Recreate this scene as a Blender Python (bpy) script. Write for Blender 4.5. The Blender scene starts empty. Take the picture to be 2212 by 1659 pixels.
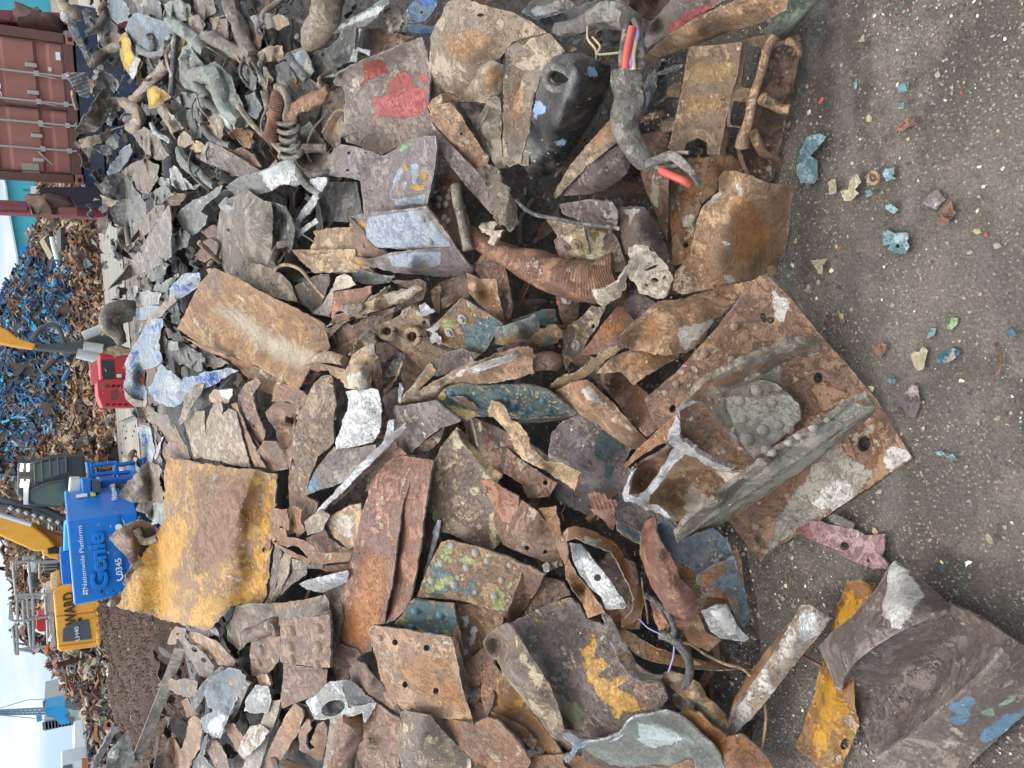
import bpy, bmesh, math, random
import numpy as np
from math import radians, sin, cos, pi
from mathutils import Vector, Matrix, noise
from mathutils.geometry import delaunay_2d_cdt
random.seed(7); RNG=np.random.default_rng(7)
SC=bpy.context.scene; COL=SC.collection
# ---------------------------------------------------------------- camera geometry
TH=radians(31.3); RHO=radians(5.1); FD=1609.0
_r=np.array([1,0,0.]); _u=np.array([0,sin(TH),cos(TH)]); _f=np.array([0,cos(TH),-sin(TH)])
EX=cos(RHO)*(-_u)-sin(RHO)*_r; EY=sin(RHO)*(-_u)+cos(RHO)*_r
CAM=np.array([0,0,1.6])
def rays(x,y):
    x=np.atleast_1d(np.asarray(x,float)); y=np.atleast_1d(np.asarray(y,float))
    return _f[None]+((x-1106)/FD)[:,None]*EX[None]+((829.5-y)/FD)[:,None]*EY[None]
def P(x,y,Y):
    d=rays(x,y)[0]; return Vector(CAM+Y*d/d[1])
CREST=5.2
_hx=np.array([-9,1.30,1.9,3.2,4.6,5.3,6.4,7.6,99]); _hz=np.array([0,0,.24,.72,1.08,1.16,.8,0,0])
def H(y): return np.interp(y,_hx,_hz)
def unproj(x,y,d):
    """points of the heap's surface under photo points, lifted d metres off it"""
    R=rays(x,y); d=np.broadcast_to(np.asarray(d,float),(len(R),))
    t=np.linspace(.6,9,420)
    px=CAM[1]+R[:,1:2]*t; pz=CAM[2]+R[:,2:3]*t
    hit=(pz<=H(px))|(px>=CREST)
    i=hit.argmax(1); i[~hit.any(1)]=419
    i=np.maximum(i,1); ar=np.arange(len(R))
    def g(k): return pz[ar,k]-H(px[ar,k])
    a=g(i-1); b=g(i)
    w=np.where((px[ar,i]>=CREST)&(b>0),1.0,np.clip(a/np.maximum(a-b,1e-9),0,1))
    T=t[i-1]+(t[i]-t[i-1])*w
    Tc=(CREST-CAM[1])/R[:,1]; T=np.where(px[ar,i]>=CREST,np.minimum(T,Tc),T)
    L=np.linalg.norm(R,axis=1)
    T=T-d/L
    return CAM[None]+R*T[:,None]
# ---------------------------------------------------------------- colours and materials
def lin(h,k=1.0):
    h=h.lstrip('#'); c=[int(h[i:i+2],16)/255 for i in (0,2,4)]
    return tuple(min(1,k*(v/12.92 if v<=.04045 else ((v+.055)/1.055)**2.4)) for v in c)+(1,)
MATS={}
ALB=0.86; SAT=1.1
def metal(name,c1,c2,c3,rim='8f8880',m1=None,m2=None,m3=None,speck=None,spk=.66,rough=.42,met=0.0,bump=.8,sc=1.0,k1=26,k2=26,rimw=4,spec=.7,soft=''):
    """weathered metal: three colours mixed by noise, paint left in masked areas, worn rim, chips"""
    m=bpy.data.materials.new(name); m.use_nodes=True; nt=m.node_tree; N=nt.nodes; Lk=nt.links
    q1,q2,q3=(1,1,1) if name in ('edge','edge_bright','silver','white_foil','plaster','scuffed_orange','gap_shade_rust','deep_grey') else (.9,.8,.92) if name.startswith('purple') else (.88,.74,1.0)
    for n in list(N): N.remove(n)
    out=N.new('ShaderNodeOutputMaterial'); bs=N.new('ShaderNodeBsdfPrincipled'); Lk.new(bs.outputs[0],out.inputs[0])
    tc=N.new('ShaderNodeTexCoord'); oi=N.new('ShaderNodeObjectInfo')
    ad=N.new('ShaderNodeVectorMath'); ad.operation='MULTIPLY_ADD'
    sx=N.new('ShaderNodeCombineXYZ')
    ml=N.new('ShaderNodeMath'); ml.operation='MULTIPLY'; ml.inputs[1].default_value=37; Lk.new(oi.outputs['Random'],ml.inputs[0])
    for i in range(3): Lk.new(ml.outputs[0],sx.inputs[i])
    Lk.new(tc.outputs['Object'],ad.inputs[0]); ad.inputs[1].default_value=(1,1,1); Lk.new(sx.outputs[0],ad.inputs[2])
    def nz(scale,det,ro=.6,dist=0.0):
        n=N.new('ShaderNodeTexNoise'); n.inputs['Scale'].default_value=scale*sc; n.inputs['Detail'].default_value=det
        n.inputs['Roughness'].default_value=ro; n.inputs['Distortion'].default_value=dist; Lk.new(ad.outputs[0],n.inputs['Vector']); return n.outputs['Fac']
    def mth(op,a,b=None,c=None):
        n=N.new('ShaderNodeMath'); n.operation=op
        for i,v in enumerate((a,b,c)):
            if v is None: continue
            if isinstance(v,(int,float)): n.inputs[i].default_value=v
            else: Lk.new(v,n.inputs[i])
        return n.outputs[0]
    def step(v,lo,hi):
        n=N.new('ShaderNodeMapRange'); n.inputs['From Min'].default_value=lo; n.inputs['From Max'].default_value=hi; Lk.new(v,n.inputs['Value']); return n.outputs[0]
    def mix(f,a,b,mode='MIX'):
        n=N.new('ShaderNodeMix'); n.data_type='RGBA'; n.blend_type=mode
        if isinstance(f,(int,float)): n.inputs[0].default_value=f
        else: Lk.new(f,n.inputs[0])
        for s,v in ((6,a),(7,b)):
            if isinstance(v,tuple): n.inputs[s].default_value=v
            else: Lk.new(v,n.inputs[s])
        return n.outputs[2]
    A=nz(5,5,.55,.9); B=nz(24,10,.72); Cn=nz(170,6,.75); D=nz(13,9,.74,.5); E1=nz(3.6,8,.62,.3); E2=nz(9.5,10,.78,.2)
    mp=N.new('ShaderNodeMapping'); mp.inputs['Rotation'].default_value=(.5,.3,.8); mp.inputs['Scale'].default_value=(1,2.4,1); Lk.new(ad.outputs[0],mp.inputs[0])
    sn=N.new('ShaderNodeTexNoise'); sn.inputs['Scale'].default_value=16*sc; sn.inputs['Detail'].default_value=7; sn.inputs['Roughness'].default_value=.66; sn.inputs['Distortion'].default_value=.4; Lk.new(mp.outputs[0],sn.inputs['Vector']); S_=sn.outputs['Fac']
    dk=lin(c1,ALB*.38)
    col=mix(step(A,.38,.62),lin(c1,ALB*q1),lin(c2,ALB*q2))
    col=mix(step(D,.48,.545),col,lin(c3,ALB*q3*1.06)); col=mix(mth('MULTIPLY',step(E2,.47,.42),.55),col,lin(c1,ALB*.52))
    col=mix(mth('MULTIPLY',step(S_,.52,.66),.35),col,lin(c3,ALB*1.12))
    col=mix(mth('MULTIPLY',step(B,.57,.61),.55),col,dk)
    if name.startswith(('rust','girder','cream','purple','dusty','yellow','hose','slab')):
        col=mix(mth('MULTIPLY',step(E1,.54,.70),.36),col,lin('93602f' if not name.startswith('purple') else '80604c',ALB))
    if name not in ('edge','gap_shade_rust','deep_grey','black_plastic','heap_dirt','loom'):
        pl=mth('MULTIPLY',step(E2,.585,.60),.7); col=mix(pl,col,lin('bdb3a4',ALB)); 
    at=N.new('ShaderNodeAttribute'); at.attribute_name='mk'; sp=N.new('ShaderNodeSeparateXYZ'); Lk.new(at.outputs['Vector'],sp.inputs[0])
    ar=N.new('ShaderNodeAttribute'); ar.attribute_name='rim'
    hgt=mth('ADD',mth('ADD',mth('MULTIPLY',B,.22),mth('MULTIPLY',Cn,.32)),mth('MULTIPLY',mth('ADD',step(D,.49,.52),step(E2,.55,.58)),.16))
    for i,(mm,k) in enumerate(((m1,k1),(m2,k2),(m3,20))):
        if not mm: continue
        v=mth('ADD',sp.outputs[i],mth('MULTIPLY',mth('SUBTRACT',mth('ADD',mth('MULTIPLY',B,.75),mth('MULTIPLY',D,.25)),.53),k*2.2))
        f=step(v,-9,9) if str(i+1) in soft else step(v,-.3,.5); pc=mix(step(A,.35,.65),lin(mm,ALB),lin(mm,ALB*.82)); pc=mix(step(Cn,.6,.66),pc,lin(mm,ALB*.5))
        f=mth('MULTIPLY',f,.8) if str(i+1) in soft else mth('MULTIPLY',f,mth('SUBTRACT',1,mth('MULTIPLY',mth('MAXIMUM',step(Cn,.58,.63),step(E2,.60,.62)),.8)))
        col=mix(f,col,pc); hgt=mth('ADD',hgt,mth('MULTIPLY',f,.25))
    if speck:
        f=mth('MULTIPLY',step(nz(75,4,.6),spk,spk+.03),step(D,.40,.56)); col=mix(f,col,lin(speck,ALB)); hgt=mth('ADD',hgt,mth('MULTIPLY',f,.2))
    mp2=N.new('ShaderNodeMapping'); mp2.inputs['Rotation'].default_value=(.2,.9,.35); mp2.inputs['Scale'].default_value=(1,22,4); Lk.new(ad.outputs[0],mp2.inputs[0])
    s2=N.new('ShaderNodeTexNoise'); s2.inputs['Scale'].default_value=22*sc; s2.inputs['Detail'].default_value=4; s2.inputs['Distortion'].default_value=.6; Lk.new(mp2.outputs[0],s2.inputs['Vector'])
    scr=mth('MULTIPLY',step(s2.outputs['Fac'],.64,.69),step(B,.46,.56)); col=mix(mth('MULTIPLY',scr,.55),col,lin(rim,ALB)); hgt=mth('SUBTRACT',hgt,mth('MULTIPLY',scr,.2))
    pit=mth('MULTIPLY',step(nz(60,5,.8),.58,.66),step(A,.62,.42)); col=mix(mth('MULTIPLY',pit,.75),col,lin(c1,ALB*.3)); hgt=mth('SUBTRACT',hgt,mth('MULTIPLY',pit,.4))
    f=step(mth('ADD',ar.outputs['Fac'],mth('MULTIPLY',B,rimw*5.0)),rimw*2.75,rimw*2.3)
    col=mix(mth('MULTIPLY',f,.75),col,lin(rim,ALB))
    dust=mth('MULTIPLY',step(mth('ADD',nz(7,9,.75),mth('MULTIPLY',Cn,.35)),.72,.9),.45); col=mix(dust,col,lin('9c9085',ALB))
    vo=N.new('ShaderNodeTexVoronoi'); vo.inputs['Scale'].default_value=85*sc; Lk.new(ad.outputs[0],vo.inputs['Vector']); sc_=N.new('ShaderNodeSeparateColor'); Lk.new(vo.outputs['Color'],sc_.inputs[0])
    ch=mth('MULTIPLY',step(sc_.outputs[0],.955,.97),step(vo.outputs['Distance'],.42,.25)); col=mix(mth('MULTIPLY',mth('MULTIPLY',ch,step(D,.42,.52)),.7),col,lin('cfc5b4',ALB)); hgt=mth('ADD',hgt,mth('MULTIPLY',ch,.15))
    g=N.new('ShaderNodeMapRange'); g.inputs['From Min'].default_value=.3; g.inputs['From Max'].default_value=.7; g.inputs['To Min'].default_value=.62; g.inputs['To Max'].default_value=1.3
    Lk.new(Cn,g.inputs['Value']); cx=N.new('ShaderNodeCombineColor')
    for i in range(3): Lk.new(g.outputs[0],cx.inputs[i])
    col=mix(1.0,col,cx.outputs[0],'MULTIPLY')
    if name.startswith(('rust','girder','hose','casting','dusty','tan','slab','teal_r','cream','yellow')): col=mix(1.0,col,(1.03,.97,.90,1),'MULTIPLY')
    hs=N.new('ShaderNodeHueSaturation'); hs.inputs['Saturation'].default_value=SAT; hs.inputs['Value'].default_value=.93; Lk.new(col,hs.inputs['Color']); col=hs.outputs[0]
    Lk.new(col,bs.inputs['Base Color'])
    r=N.new('ShaderNodeMapRange'); r.inputs['To Min'].default_value=max(.05,rough-.22); r.inputs['To Max'].default_value=min(1,rough+.18); Lk.new(B,r.inputs['Value']); Lk.new(r.outputs[0],bs.inputs['Roughness'])
    bs.inputs['Metallic'].default_value=met; bs.inputs['Specular IOR Level'].default_value=spec
    bp=N.new('ShaderNodeBump'); bp.inputs['Strength'].default_value=bump; bp.inputs['Distance'].default_value=.016/sc; Lk.new(hgt,bp.inputs['Height']); Lk.new(bp.outputs[0],bs.inputs['Normal'])
    MATS[name]=m; return m
def plain(name,c,rough=.5,met=0,var=.15,sc=8,emit=None,spec=.4,bump=.1,dirt=0):
    m=bpy.data.materials.new(name); m.use_nodes=True; nt=m.node_tree; N=nt.nodes; bs=N['Principled BSDF']
    tc=N.new('ShaderNodeTexCoord'); n=N.new('ShaderNodeTexNoise'); n.inputs['Scale'].default_value=sc; n.inputs['Detail'].default_value=6
    nt.links.new(tc.outputs['Object'],n.inputs['Vector'])
    mx=N.new('ShaderNodeMix'); mx.data_type='RGBA'; mx.inputs[6].default_value=lin(c,ALB*(1-var)); mx.inputs[7].default_value=lin(c,ALB*(1+var))
    nt.links.new(n.outputs['Fac'],mx.inputs[0]); nt.links.new(mx.outputs[2],bs.inputs['Base Color'])
    if dirt:
        mpp=N.new('ShaderNodeMapping'); mpp.inputs['Scale'].default_value=(1.6,1.6,.45); nt.links.new(tc.outputs['Object'],mpp.inputs[0]); n2=N.new('ShaderNodeTexNoise'); n2.inputs['Scale'].default_value=2.6; n2.inputs['Detail'].default_value=9; n2.inputs['Roughness'].default_value=.72; nt.links.new(mpp.outputs[0],n2.inputs['Vector']); q=N.new('ShaderNodeMapRange'); q.inputs['From Min'].default_value=.47; q.inputs['From Max'].default_value=.68; q.inputs['To Max'].default_value=dirt; nt.links.new(n2.outputs['Fac'],q.inputs['Value'])
        m2_=N.new('ShaderNodeMix'); m2_.data_type='RGBA'; m2_.inputs[7].default_value=lin('6b5f52',ALB); nt.links.new(q.outputs[0],m2_.inputs[0]); nt.links.new(mx.outputs[2],m2_.inputs[6]); nt.links.new(m2_.outputs[2],bs.inputs['Base Color'])
    bs.inputs['Roughness'].default_value=rough; bs.inputs['Metallic'].default_value=met; bs.inputs['Specular IOR Level'].default_value=spec
    b=N.new('ShaderNodeBump'); b.inputs['Strength'].default_value=bump; b.inputs['Distance'].default_value=.01; nt.links.new(n.outputs['Fac'],b.inputs['Height']); nt.links.new(b.outputs[0],bs.inputs['Normal'])
    if emit: bs.inputs['Emission Color'].default_value=lin(c); bs.inputs['Emission Strength'].default_value=emit
    MATS[name]=m; return m
# ---------------------------------------------------------------- object helpers
def tag(o,label=None,cat=None,group=None,kind=None):
    if label: o['label']=label
    if cat: o['category']=cat
    if group: o['group']=group
    if kind: o['kind']=kind
    return o
def link(name,me,mat,parent=None,loc=None):
    o=bpy.data.objects.new(name,me); COL.objects.link(o)
    for m in (mat if isinstance(mat,(list,tuple)) else [mat]):
        if m is not None: me.materials.append(MATS[m] if isinstance(m,str) else m)
    if parent is not None:
        o.parent=parent; o.location=(Vector(loc)-parent_world(parent)) if loc is not None else -parent_world(parent)
    elif loc is not None: o.location=loc
    return o
def parent_world(p):
    v=Vector((0,0,0))
    while p is not None: v=v+p.location; p=p.parent
    return v
def mesh(name,V,Fc,mi=None,smooth=True,ang=40):
    me=bpy.data.meshes.new(name); me.from_pydata([tuple(map(float,v)) for v in V],[],[tuple(map(int,f)) for f in Fc])
    if smooth: me.polygons.foreach_set('use_smooth',np.ones(len(me.polygons),bool))
    if mi is not None: me.polygons.foreach_set('material_index',np.asarray(mi,np.int32))
    me.update()
    if smooth: me.set_sharp_from_angle(angle=radians(ang))
    return me
def G(name,label,cat,loc,group=None):
    o=bpy.data.objects.new(name,None); COL.objects.link(o); o.location=loc; o.empty_display_size=.1; return tag(o,label,cat,group)
TILE=(0,0)
def T(c,r):
    global TILE; TILE=(c*553.125,r*553.125)
def pts(s,n=3):
    a=np.array([[float(v) for v in t.split(',')] for t in s.split()])
    a[:,0]=a[:,0]/3+TILE[0]; a[:,1]=a[:,1]/3+TILE[1]
    return a
def inpoly(px,py,poly):
    ins=np.zeros(len(px),bool); x1,y1=poly[:,0],poly[:,1]; x2,y2=np.roll(x1,-1),np.roll(y1,-1)
    for a,b,c,d in zip(x1,y1,x2,y2):
        cnd=((b>py)!=(d>py)); 
        with np.errstate(divide='ignore',invalid='ignore'): xi=(c-a)*(py-b)/(d-b)+a
        ins^=cnd&(px<xi)
    return ins
def segdist(px,py,poly):
    D=np.full(len(px),1e9)
    for (a,b),(c,d) in zip(poly[:,:2],np.roll(poly[:,:2],-1,0)):
        vx,vy=c-a,d-b; L=max(vx*vx+vy*vy,1e-9); t=np.clip(((px-a)*vx+(py-b)*vy)/L,0,1)
        D=np.minimum(D,np.hypot(px-a-t*vx,py-b-t*vy))
    return D
def interp(ctrl,x,y,pw=1.5):
    c=ctrl; n=len(c); X=c[:,:2]/100
    K=np.linalg.norm(X[:,None]-X[None],axis=2)**pw
    M=np.zeros((n+3,n+3)); M[:n,:n]=K+np.eye(n)*1e-6; M[:n,n]=1; M[:n,n+1:]=X; M[n,:n]=1; M[n+1:,:n]=X.T
    b=np.zeros(n+3); b[:n]=c[:,2]
    w=np.linalg.lstsq(M,b,rcond=None)[0]
    Q=np.stack([x,y],1)/100; Kq=np.linalg.norm(Q[:,None]-X[None],axis=2)**pw
    return np.clip(Kq@w[:n]+w[n]+Q@w[n+1:],c[:,2].min()-2,c[:,2].max()+2)
def vnoise(Pw,f,seed=0.,oct=3):
    return np.array([noise.fractal(Vector((p[0]*f+seed,p[1]*f-seed*.7,p[2]*f+seed*.3)),.7,2.1,oct) for p in Pw])
def crumple(Pw,f,seed,k=5):
    """sharp folds: sum of triangle waves in random directions"""
    rg=np.random.default_rng(int(seed*13)+1); wv=np.stack([vnoise(Pw,f*.22,seed+q,2) for q in (1,2)],1); out=np.zeros(len(Pw))
    for i in range(k):
        v=rg.normal(0,1,3); v/=np.linalg.norm(v); ff=f*rg.uniform(.16,.42); ph=Pw@v*ff+rg.uniform(0,1)+wv[:,i%2]*.45
        out+=np.abs((ph%1)-.5)*2/ff*rg.uniform(.5,1)
    out-=out.mean(); return out/max(out.std(),1e-6)
NS=[0]
def S(name,label,cat,mat,out,th=6,dent=.4,df=9,torn=1.2,c='',holes=(),m1='',m2='',m3='',parent=None,riv=(),rmat='rivet',sp=None,edge='edge',rr=1.0,ext=None,group=None,ridge=0,rfreq=3.0,rang=0,cr=None):
    """a steel sheet of real thickness: outline with lift (cm) at each corner, bent smoothly between them"""
    NS[0]+=1; seed=NS[0]*3.71
    o3=pts(out); ctrl=o3.copy()
    if c: ctrl=np.vstack([ctrl,pts(c)])
    ext_=np.ptp(o3[:,0]),np.ptp(o3[:,1]); s=sp or max(3.0,min(6.0,math.sqrt(ext_[0]*ext_[1])/26))
    # densify outline
    B=[]
    for a,b in zip(o3,np.roll(o3,-1,0)):
        L=math.hypot(*(b-a)[:2]); n=max(1,int(round(L/s)))
        for k in range(n): B.append(a+(b-a)*k/n)
    B=np.array(B)[:,:2]
    if torn:
        nrm=np.roll(B,-1,0)-np.roll(B,1,0); nrm=np.stack([nrm[:,1],-nrm[:,0]],1)/np.maximum(np.linalg.norm(nrm,axis=1)[:,None],1e-6)
        j=np.array([noise.fractal(Vector((p[0]*.05+seed,p[1]*.05,seed)),.8,2.,3)+.9*noise.noise(Vector((p[0]*.16,p[1]*.16,seed)))+.5*noise.noise(Vector((p[0]*.4,p[1]*.4,seed))) for p in B])*torn*1.25
        B=B+nrm*j[:,None]
    hp=[]
    for h in holes:
        hx,hy=h[0]/3+TILE[0],h[1]/3+TILE[1]; r1=h[2]/3; r2=(h[3] if len(h)>3 else h[2])/3; an=radians(h[4]) if len(h)>4 else 0
        q=[]
        for k in range(14):
            t=-2*pi*k/14; ux,uy=r1*cos(t),r2*sin(t)
            if len(h)>5: ux,uy=r1*math.copysign(abs(cos(t))**.3,cos(t)),r2*math.copysign(abs(sin(t))**.3,sin(t))
            q.append((hx+ux*cos(an)-uy*sin(an),hy+ux*sin(an)+uy*cos(an)))
        hp.append(np.array(q))
    gx=np.arange(B[:,0].min()+s/2,B[:,0].max(),s); gy=np.arange(B[:,1].min()+s/2,B[:,1].max(),s*.87)
    X,Yg=np.meshgrid(gx,gy); X[1::2]+=s/2
    X=X.ravel()+RNG.uniform(-.2,.2,X.size)*s; Yg=Yg.ravel()+RNG.uniform(-.2,.2,Yg.size)*s
    k=inpoly(X,Yg,B)&(segdist(X,Yg,B)>s*.45)
    for q in hp: k&=~inpoly(X,Yg,q)&(segdist(X,Yg,q)>s*.3)
    V2=[tuple(v) for v in B]; E=[(i,(i+1)%len(B)) for i in range(len(B))]
    for q in hp:
        n0=len(V2); V2+= [tuple(v) for v in q]; E+=[(n0+i,n0+(i+1)%len(q)) for i in range(len(q))]
    V2+=list(zip(X[k],Yg[k]))
    r=delaunay_2d_cdt([Vector(v) for v in V2],E,[],0,1e-5)
    v2=np.array([tuple(v) for v in r[0]]); F=np.array([f for f in r[2] if len(f)==3])
    cen=v2[F].mean(1); ok=inpoly(cen[:,0],cen[:,1],B)
    for q in hp: ok&=~inpoly(cen[:,0],cen[:,1],q)
    F=F[ok]; used=np.unique(F); rm=-np.ones(len(v2),int); rm[used]=np.arange(len(used)); v2=v2[used]; F=rm[F]
    d=interp(ctrl,v2[:,0],v2[:,1])/100
    d=d.mean()*1.4+(d-d.mean())*(1.9 if th>3 or parent is not None else 1)
    P3=unproj(v2[:,0],v2[:,1],d)
    cr=cr if cr is not None else (0 if (sp or dent<.25) else (.3 if parent is not None else 1))
    if cr:
        rg_=np.random.default_rng(NS[0]); size=float(np.linalg.norm(np.ptp(P3,axis=0))); mpx=size/max(math.hypot(*ext_),1)
        for q_ in range(2 if size>.12 else 1):
            a_=rg_.uniform(0,6.28); j_=rg_.integers(len(v2)); t_=(v2[:,0]-v2[j_,0])*cos(a_)+(v2[:,1]-v2[j_,1])*sin(a_); t_=np.sqrt(t_*t_+2)*mpx
            d=d+(t_-t_.mean())*cr*rg_.uniform(.16,.36)*rg_.choice([-1,1])
        e_=segdist(v2[:,0],v2[:,1],B); cl=np.array([noise.noise(Vector((p[0]*.022+seed,p[1]*.022,5))) for p in v2])
        d=d+np.exp(-e_/7)*cr*cl*min(.007,size*.03)
        d=d+vnoise(P3,3.2,seed+30,2)*size*.012*cr
        P3=unproj(v2[:,0],v2[:,1],d)
    if dent:
        d2=d+vnoise(P3,df,seed)*min(dent,.8)/100
        if dent>=.8: d2=d2+crumple(P3,df*1.25,seed+9)*dent*.55/100
        elif dent>=.3 and cr: d2=d2+crumple(P3,df*.7,seed+9,3)*dent*.5/100
        if ridge: 
            a=radians(rang); d2=d2+ridge/100*np.cos((v2[:,0]*cos(a)+v2[:,1]*sin(a))/rfreq)
        P3=unproj(v2[:,0],v2[:,1],d2)
    elif ridge:
        a=radians(rang); P3=unproj(v2[:,0],v2[:,1],d+ridge/100*np.cos((v2[:,0]*cos(a)+v2[:,1]*sin(a))/rfreq))
    dfix=P3[:,2]-(H(P3[:,1])+.009); P3[:,2]-=np.where(P3[:,1]<CREST-.1,np.minimum(dfix,0),0)
    # orient to camera
    nf=np.cross(P3[F[:,1]]-P3[F[:,0]],P3[F[:,2]]-P3[F[:,0]])
    tocam=CAM[None]-P3[F].mean(1)
    if (nf*tocam).sum()<0: F=F[:,::-1]; nf=-nf
    vn=np.zeros_like(P3)
    for i in range(3): np.add.at(vn,F[:,i],nf)
    vn/=np.maximum(np.linalg.norm(vn,axis=1)[:,None],1e-12)
    n=len(P3); back=P3-vn*th*.85/1000
    ed={}
    for f in F:
        for a,b in ((f[0],f[1]),(f[1],f[2]),(f[2],f[0])):
            if (b,a) in ed: del ed[(b,a)]
            else: ed[(a,b)]=1
    side=[(b,a,a+n,b+n) for a,b in ed]
    allV=np.vstack([P3,back]); faces=[tuple(f) for f in F]+[tuple(f[::-1]+n) for f in F]+side
    mi=[0]*(2*len(F))+[1]*len(side)
    loc=P3.mean(0)
    me=mesh(name,allV-loc,faces,mi,True,38 if dent<.8 else 20)
    rim=segdist(v2[:,0],v2[:,1],B)
    for q in hp: rim=np.minimum(rim,segdist(v2[:,0],v2[:,1],q))
    a=me.attributes.new('rim','FLOAT','POINT'); a.data.foreach_set('value',np.tile(rim,2).astype(np.float32))
    mk=np.full((n,3),-60.)
    for i,ms in enumerate((m1,m2,m3)):
        if not ms: continue
        if ms=='all': mk[:,i]=6; continue
        for p in ms.split(';'):
            pl=pts(p.strip()); sd=segdist(v2[:,0],v2[:,1],pl); ins=inpoly(v2[:,0],v2[:,1],pl)
            mk[:,i]=np.maximum(mk[:,i],np.where(ins,sd,-sd))
    a=me.attributes.new('mk','FLOAT_VECTOR','POINT'); a.data.foreach_set('vector',np.tile(mk,(2,1)).astype(np.float32).ravel())
    o=link(name,me,[mat,edge],parent,loc); tag(o,label,cat,group)
    for q in riv:
        xx,yy=q[0]/3+TILE[0],q[1]/3+TILE[1]; j=np.argmin(np.hypot(v2[:,0]-xx,v2[:,1]-yy))
        rad=.82*q[2]/3*np.linalg.norm(P3[j]-CAM)/FD
        rivet(o,P3[j],vn[j],rad,rmat,'bolt' if len(q)>3 else 'rivet')
    return o
_rv={}
def rivet(par,p,n,rad,mat,kind='rivet'):
    key=(mat,kind)
    if key not in _rv:
        bm=bmesh.new()
        if kind=='rivet':
            prof=[(0,.75),(.4,.7),(.72,.52),(.92,.25),(1,0),(1.25,-.12),(1.3,-.4)]; seg=12
        else: prof=[(0,.85),(.5,.85),(.56,.8),(.62,.3),(1.05,.28),(1.1,0),(1.1,-.4)]; seg=12
        rings=[]
        for k,(rr,z) in enumerate(prof):
            if rr==0: rings.append([bm.verts.new((0,0,z))]); continue
            q=[]
            for i in range(seg):
                t=2*pi*i/seg; w=rr*(1+.06*sin(i*2.3+k)); 
                if kind=='bolt' and 1<=k<=3: w=rr/max(abs(cos((t%(pi/3))-pi/6)),.86)*.95
                q.append(bm.verts.new((w*cos(t),w*sin(t),z)))
            rings.append(q)
        for a,b in zip(rings,rings[1:]):
            for i in range(seg):
                if len(a)==1: bm.faces.new((a[0],b[i],b[(i+1)%seg]))
                else: bm.faces.new((a[i],b[i],b[(i+1)%seg],a[(i+1)%seg]))
        me=bpy.data.meshes.new(kind); bm.to_mesh(me); bm.free()
        me.polygons.foreach_set('use_smooth',np.ones(len(me.polygons),bool))
        if kind=='bolt': me.set_sharp_from_angle(angle=radians(35))
        me.materials.append(MATS[mat]); _rv[key]=me
    o=bpy.data.objects.new(kind,_rv[key]); COL.objects.link(o); o.parent=par; o.location=Vector(p)-parent_world(par)
    o.rotation_mode='QUATERNION'; o.rotation_quaternion=Vector(n).to_track_quat('Z','Y')@Matrix.Rotation(random.random()*6,3,'Z').to_quaternion()
    o.scale=(rad,rad,rad); return o
def spline(C,n):
    C=np.asarray(C,float); m=len(C)
    if m==2: return C[0]+(C[1]-C[0])*np.linspace(0,1,n)[:,None]
    C2=np.vstack([2*C[0]-C[1],C,2*C[-1]-C[-2]]); out=[]
    for t in np.linspace(0,m-1-1e-6,n):
        i=int(t); u=t-i; p0,p1,p2,p3=C2[i:i+4]
        out.append(.5*((2*p1)+(-p0+p2)*u+(2*p0-5*p1+4*p2-p3)*u*u+(-p0+3*p1-3*p2+p3)*u**3))
    return np.array(out)
def tube_mesh(name,Q,R,seg=10,lump=0.,flat=1.0,hollow=False,rib=0,twist=0,cap=True):
    Q=np.asarray(Q,float); n=len(Q); R=np.broadcast_to(np.asarray(R,float),(n,))
    tg=np.gradient(Q,axis=0); tg/=np.maximum(np.linalg.norm(tg,axis=1)[:,None],1e-9)
    up=np.array([0,-.5,.8]); a=np.cross(tg[0],up); a/=np.linalg.norm(a)+1e-9
    V=[];ang=np.arange(seg)*2*pi/seg
    for i in range(n):
        a=a-tg[i]*(a@tg[i]); a/=np.linalg.norm(a)+1e-9; b=np.cross(tg[i],a)
        rr=R[i]*(1+rib*sin(i*pi)) if False else R[i]
        if rib: rr=R[i]*(1+(rib if i%2 else -rib))
        tw=twist*i/n
        for t in ang:
            l=1+lump*noise.noise(Vector(Q[i]*14)+Vector((cos(t),sin(t),0))*1.3)
            cc,ss=cos(t)*rr*l,sin(t)*rr*l*flat
            c2,s2=cc*cos(tw)-ss*sin(tw),cc*sin(tw)+ss*cos(tw)
            V.append(Q[i]+a*c2+b*s2)
    F=[]
    for i in range(n-1):
        for k in range(seg): F.append((i*seg+k,i*seg+(k+1)%seg,(i+1)*seg+(k+1)%seg,(i+1)*seg+k))
    V=np.array(V)
    if hollow:
        N0=len(V); Cn=np.repeat(Q,seg,0); V=np.vstack([V,Cn+(V-Cn)*.84])
        F2=[tuple(v+N0 for v in f[::-1]) for f in F]; F+=F2
        for i in (0,n-1):
            for k in range(seg):
                q=(i*seg+k,i*seg+(k+1)%seg,N0+i*seg+(k+1)%seg,N0+i*seg+k); F.append(q if i else q[::-1])
    elif cap: F.append(tuple(range(seg))[::-1]); F.append(tuple((n-1)*seg+k for k in range(seg)))
    return V,F
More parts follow.
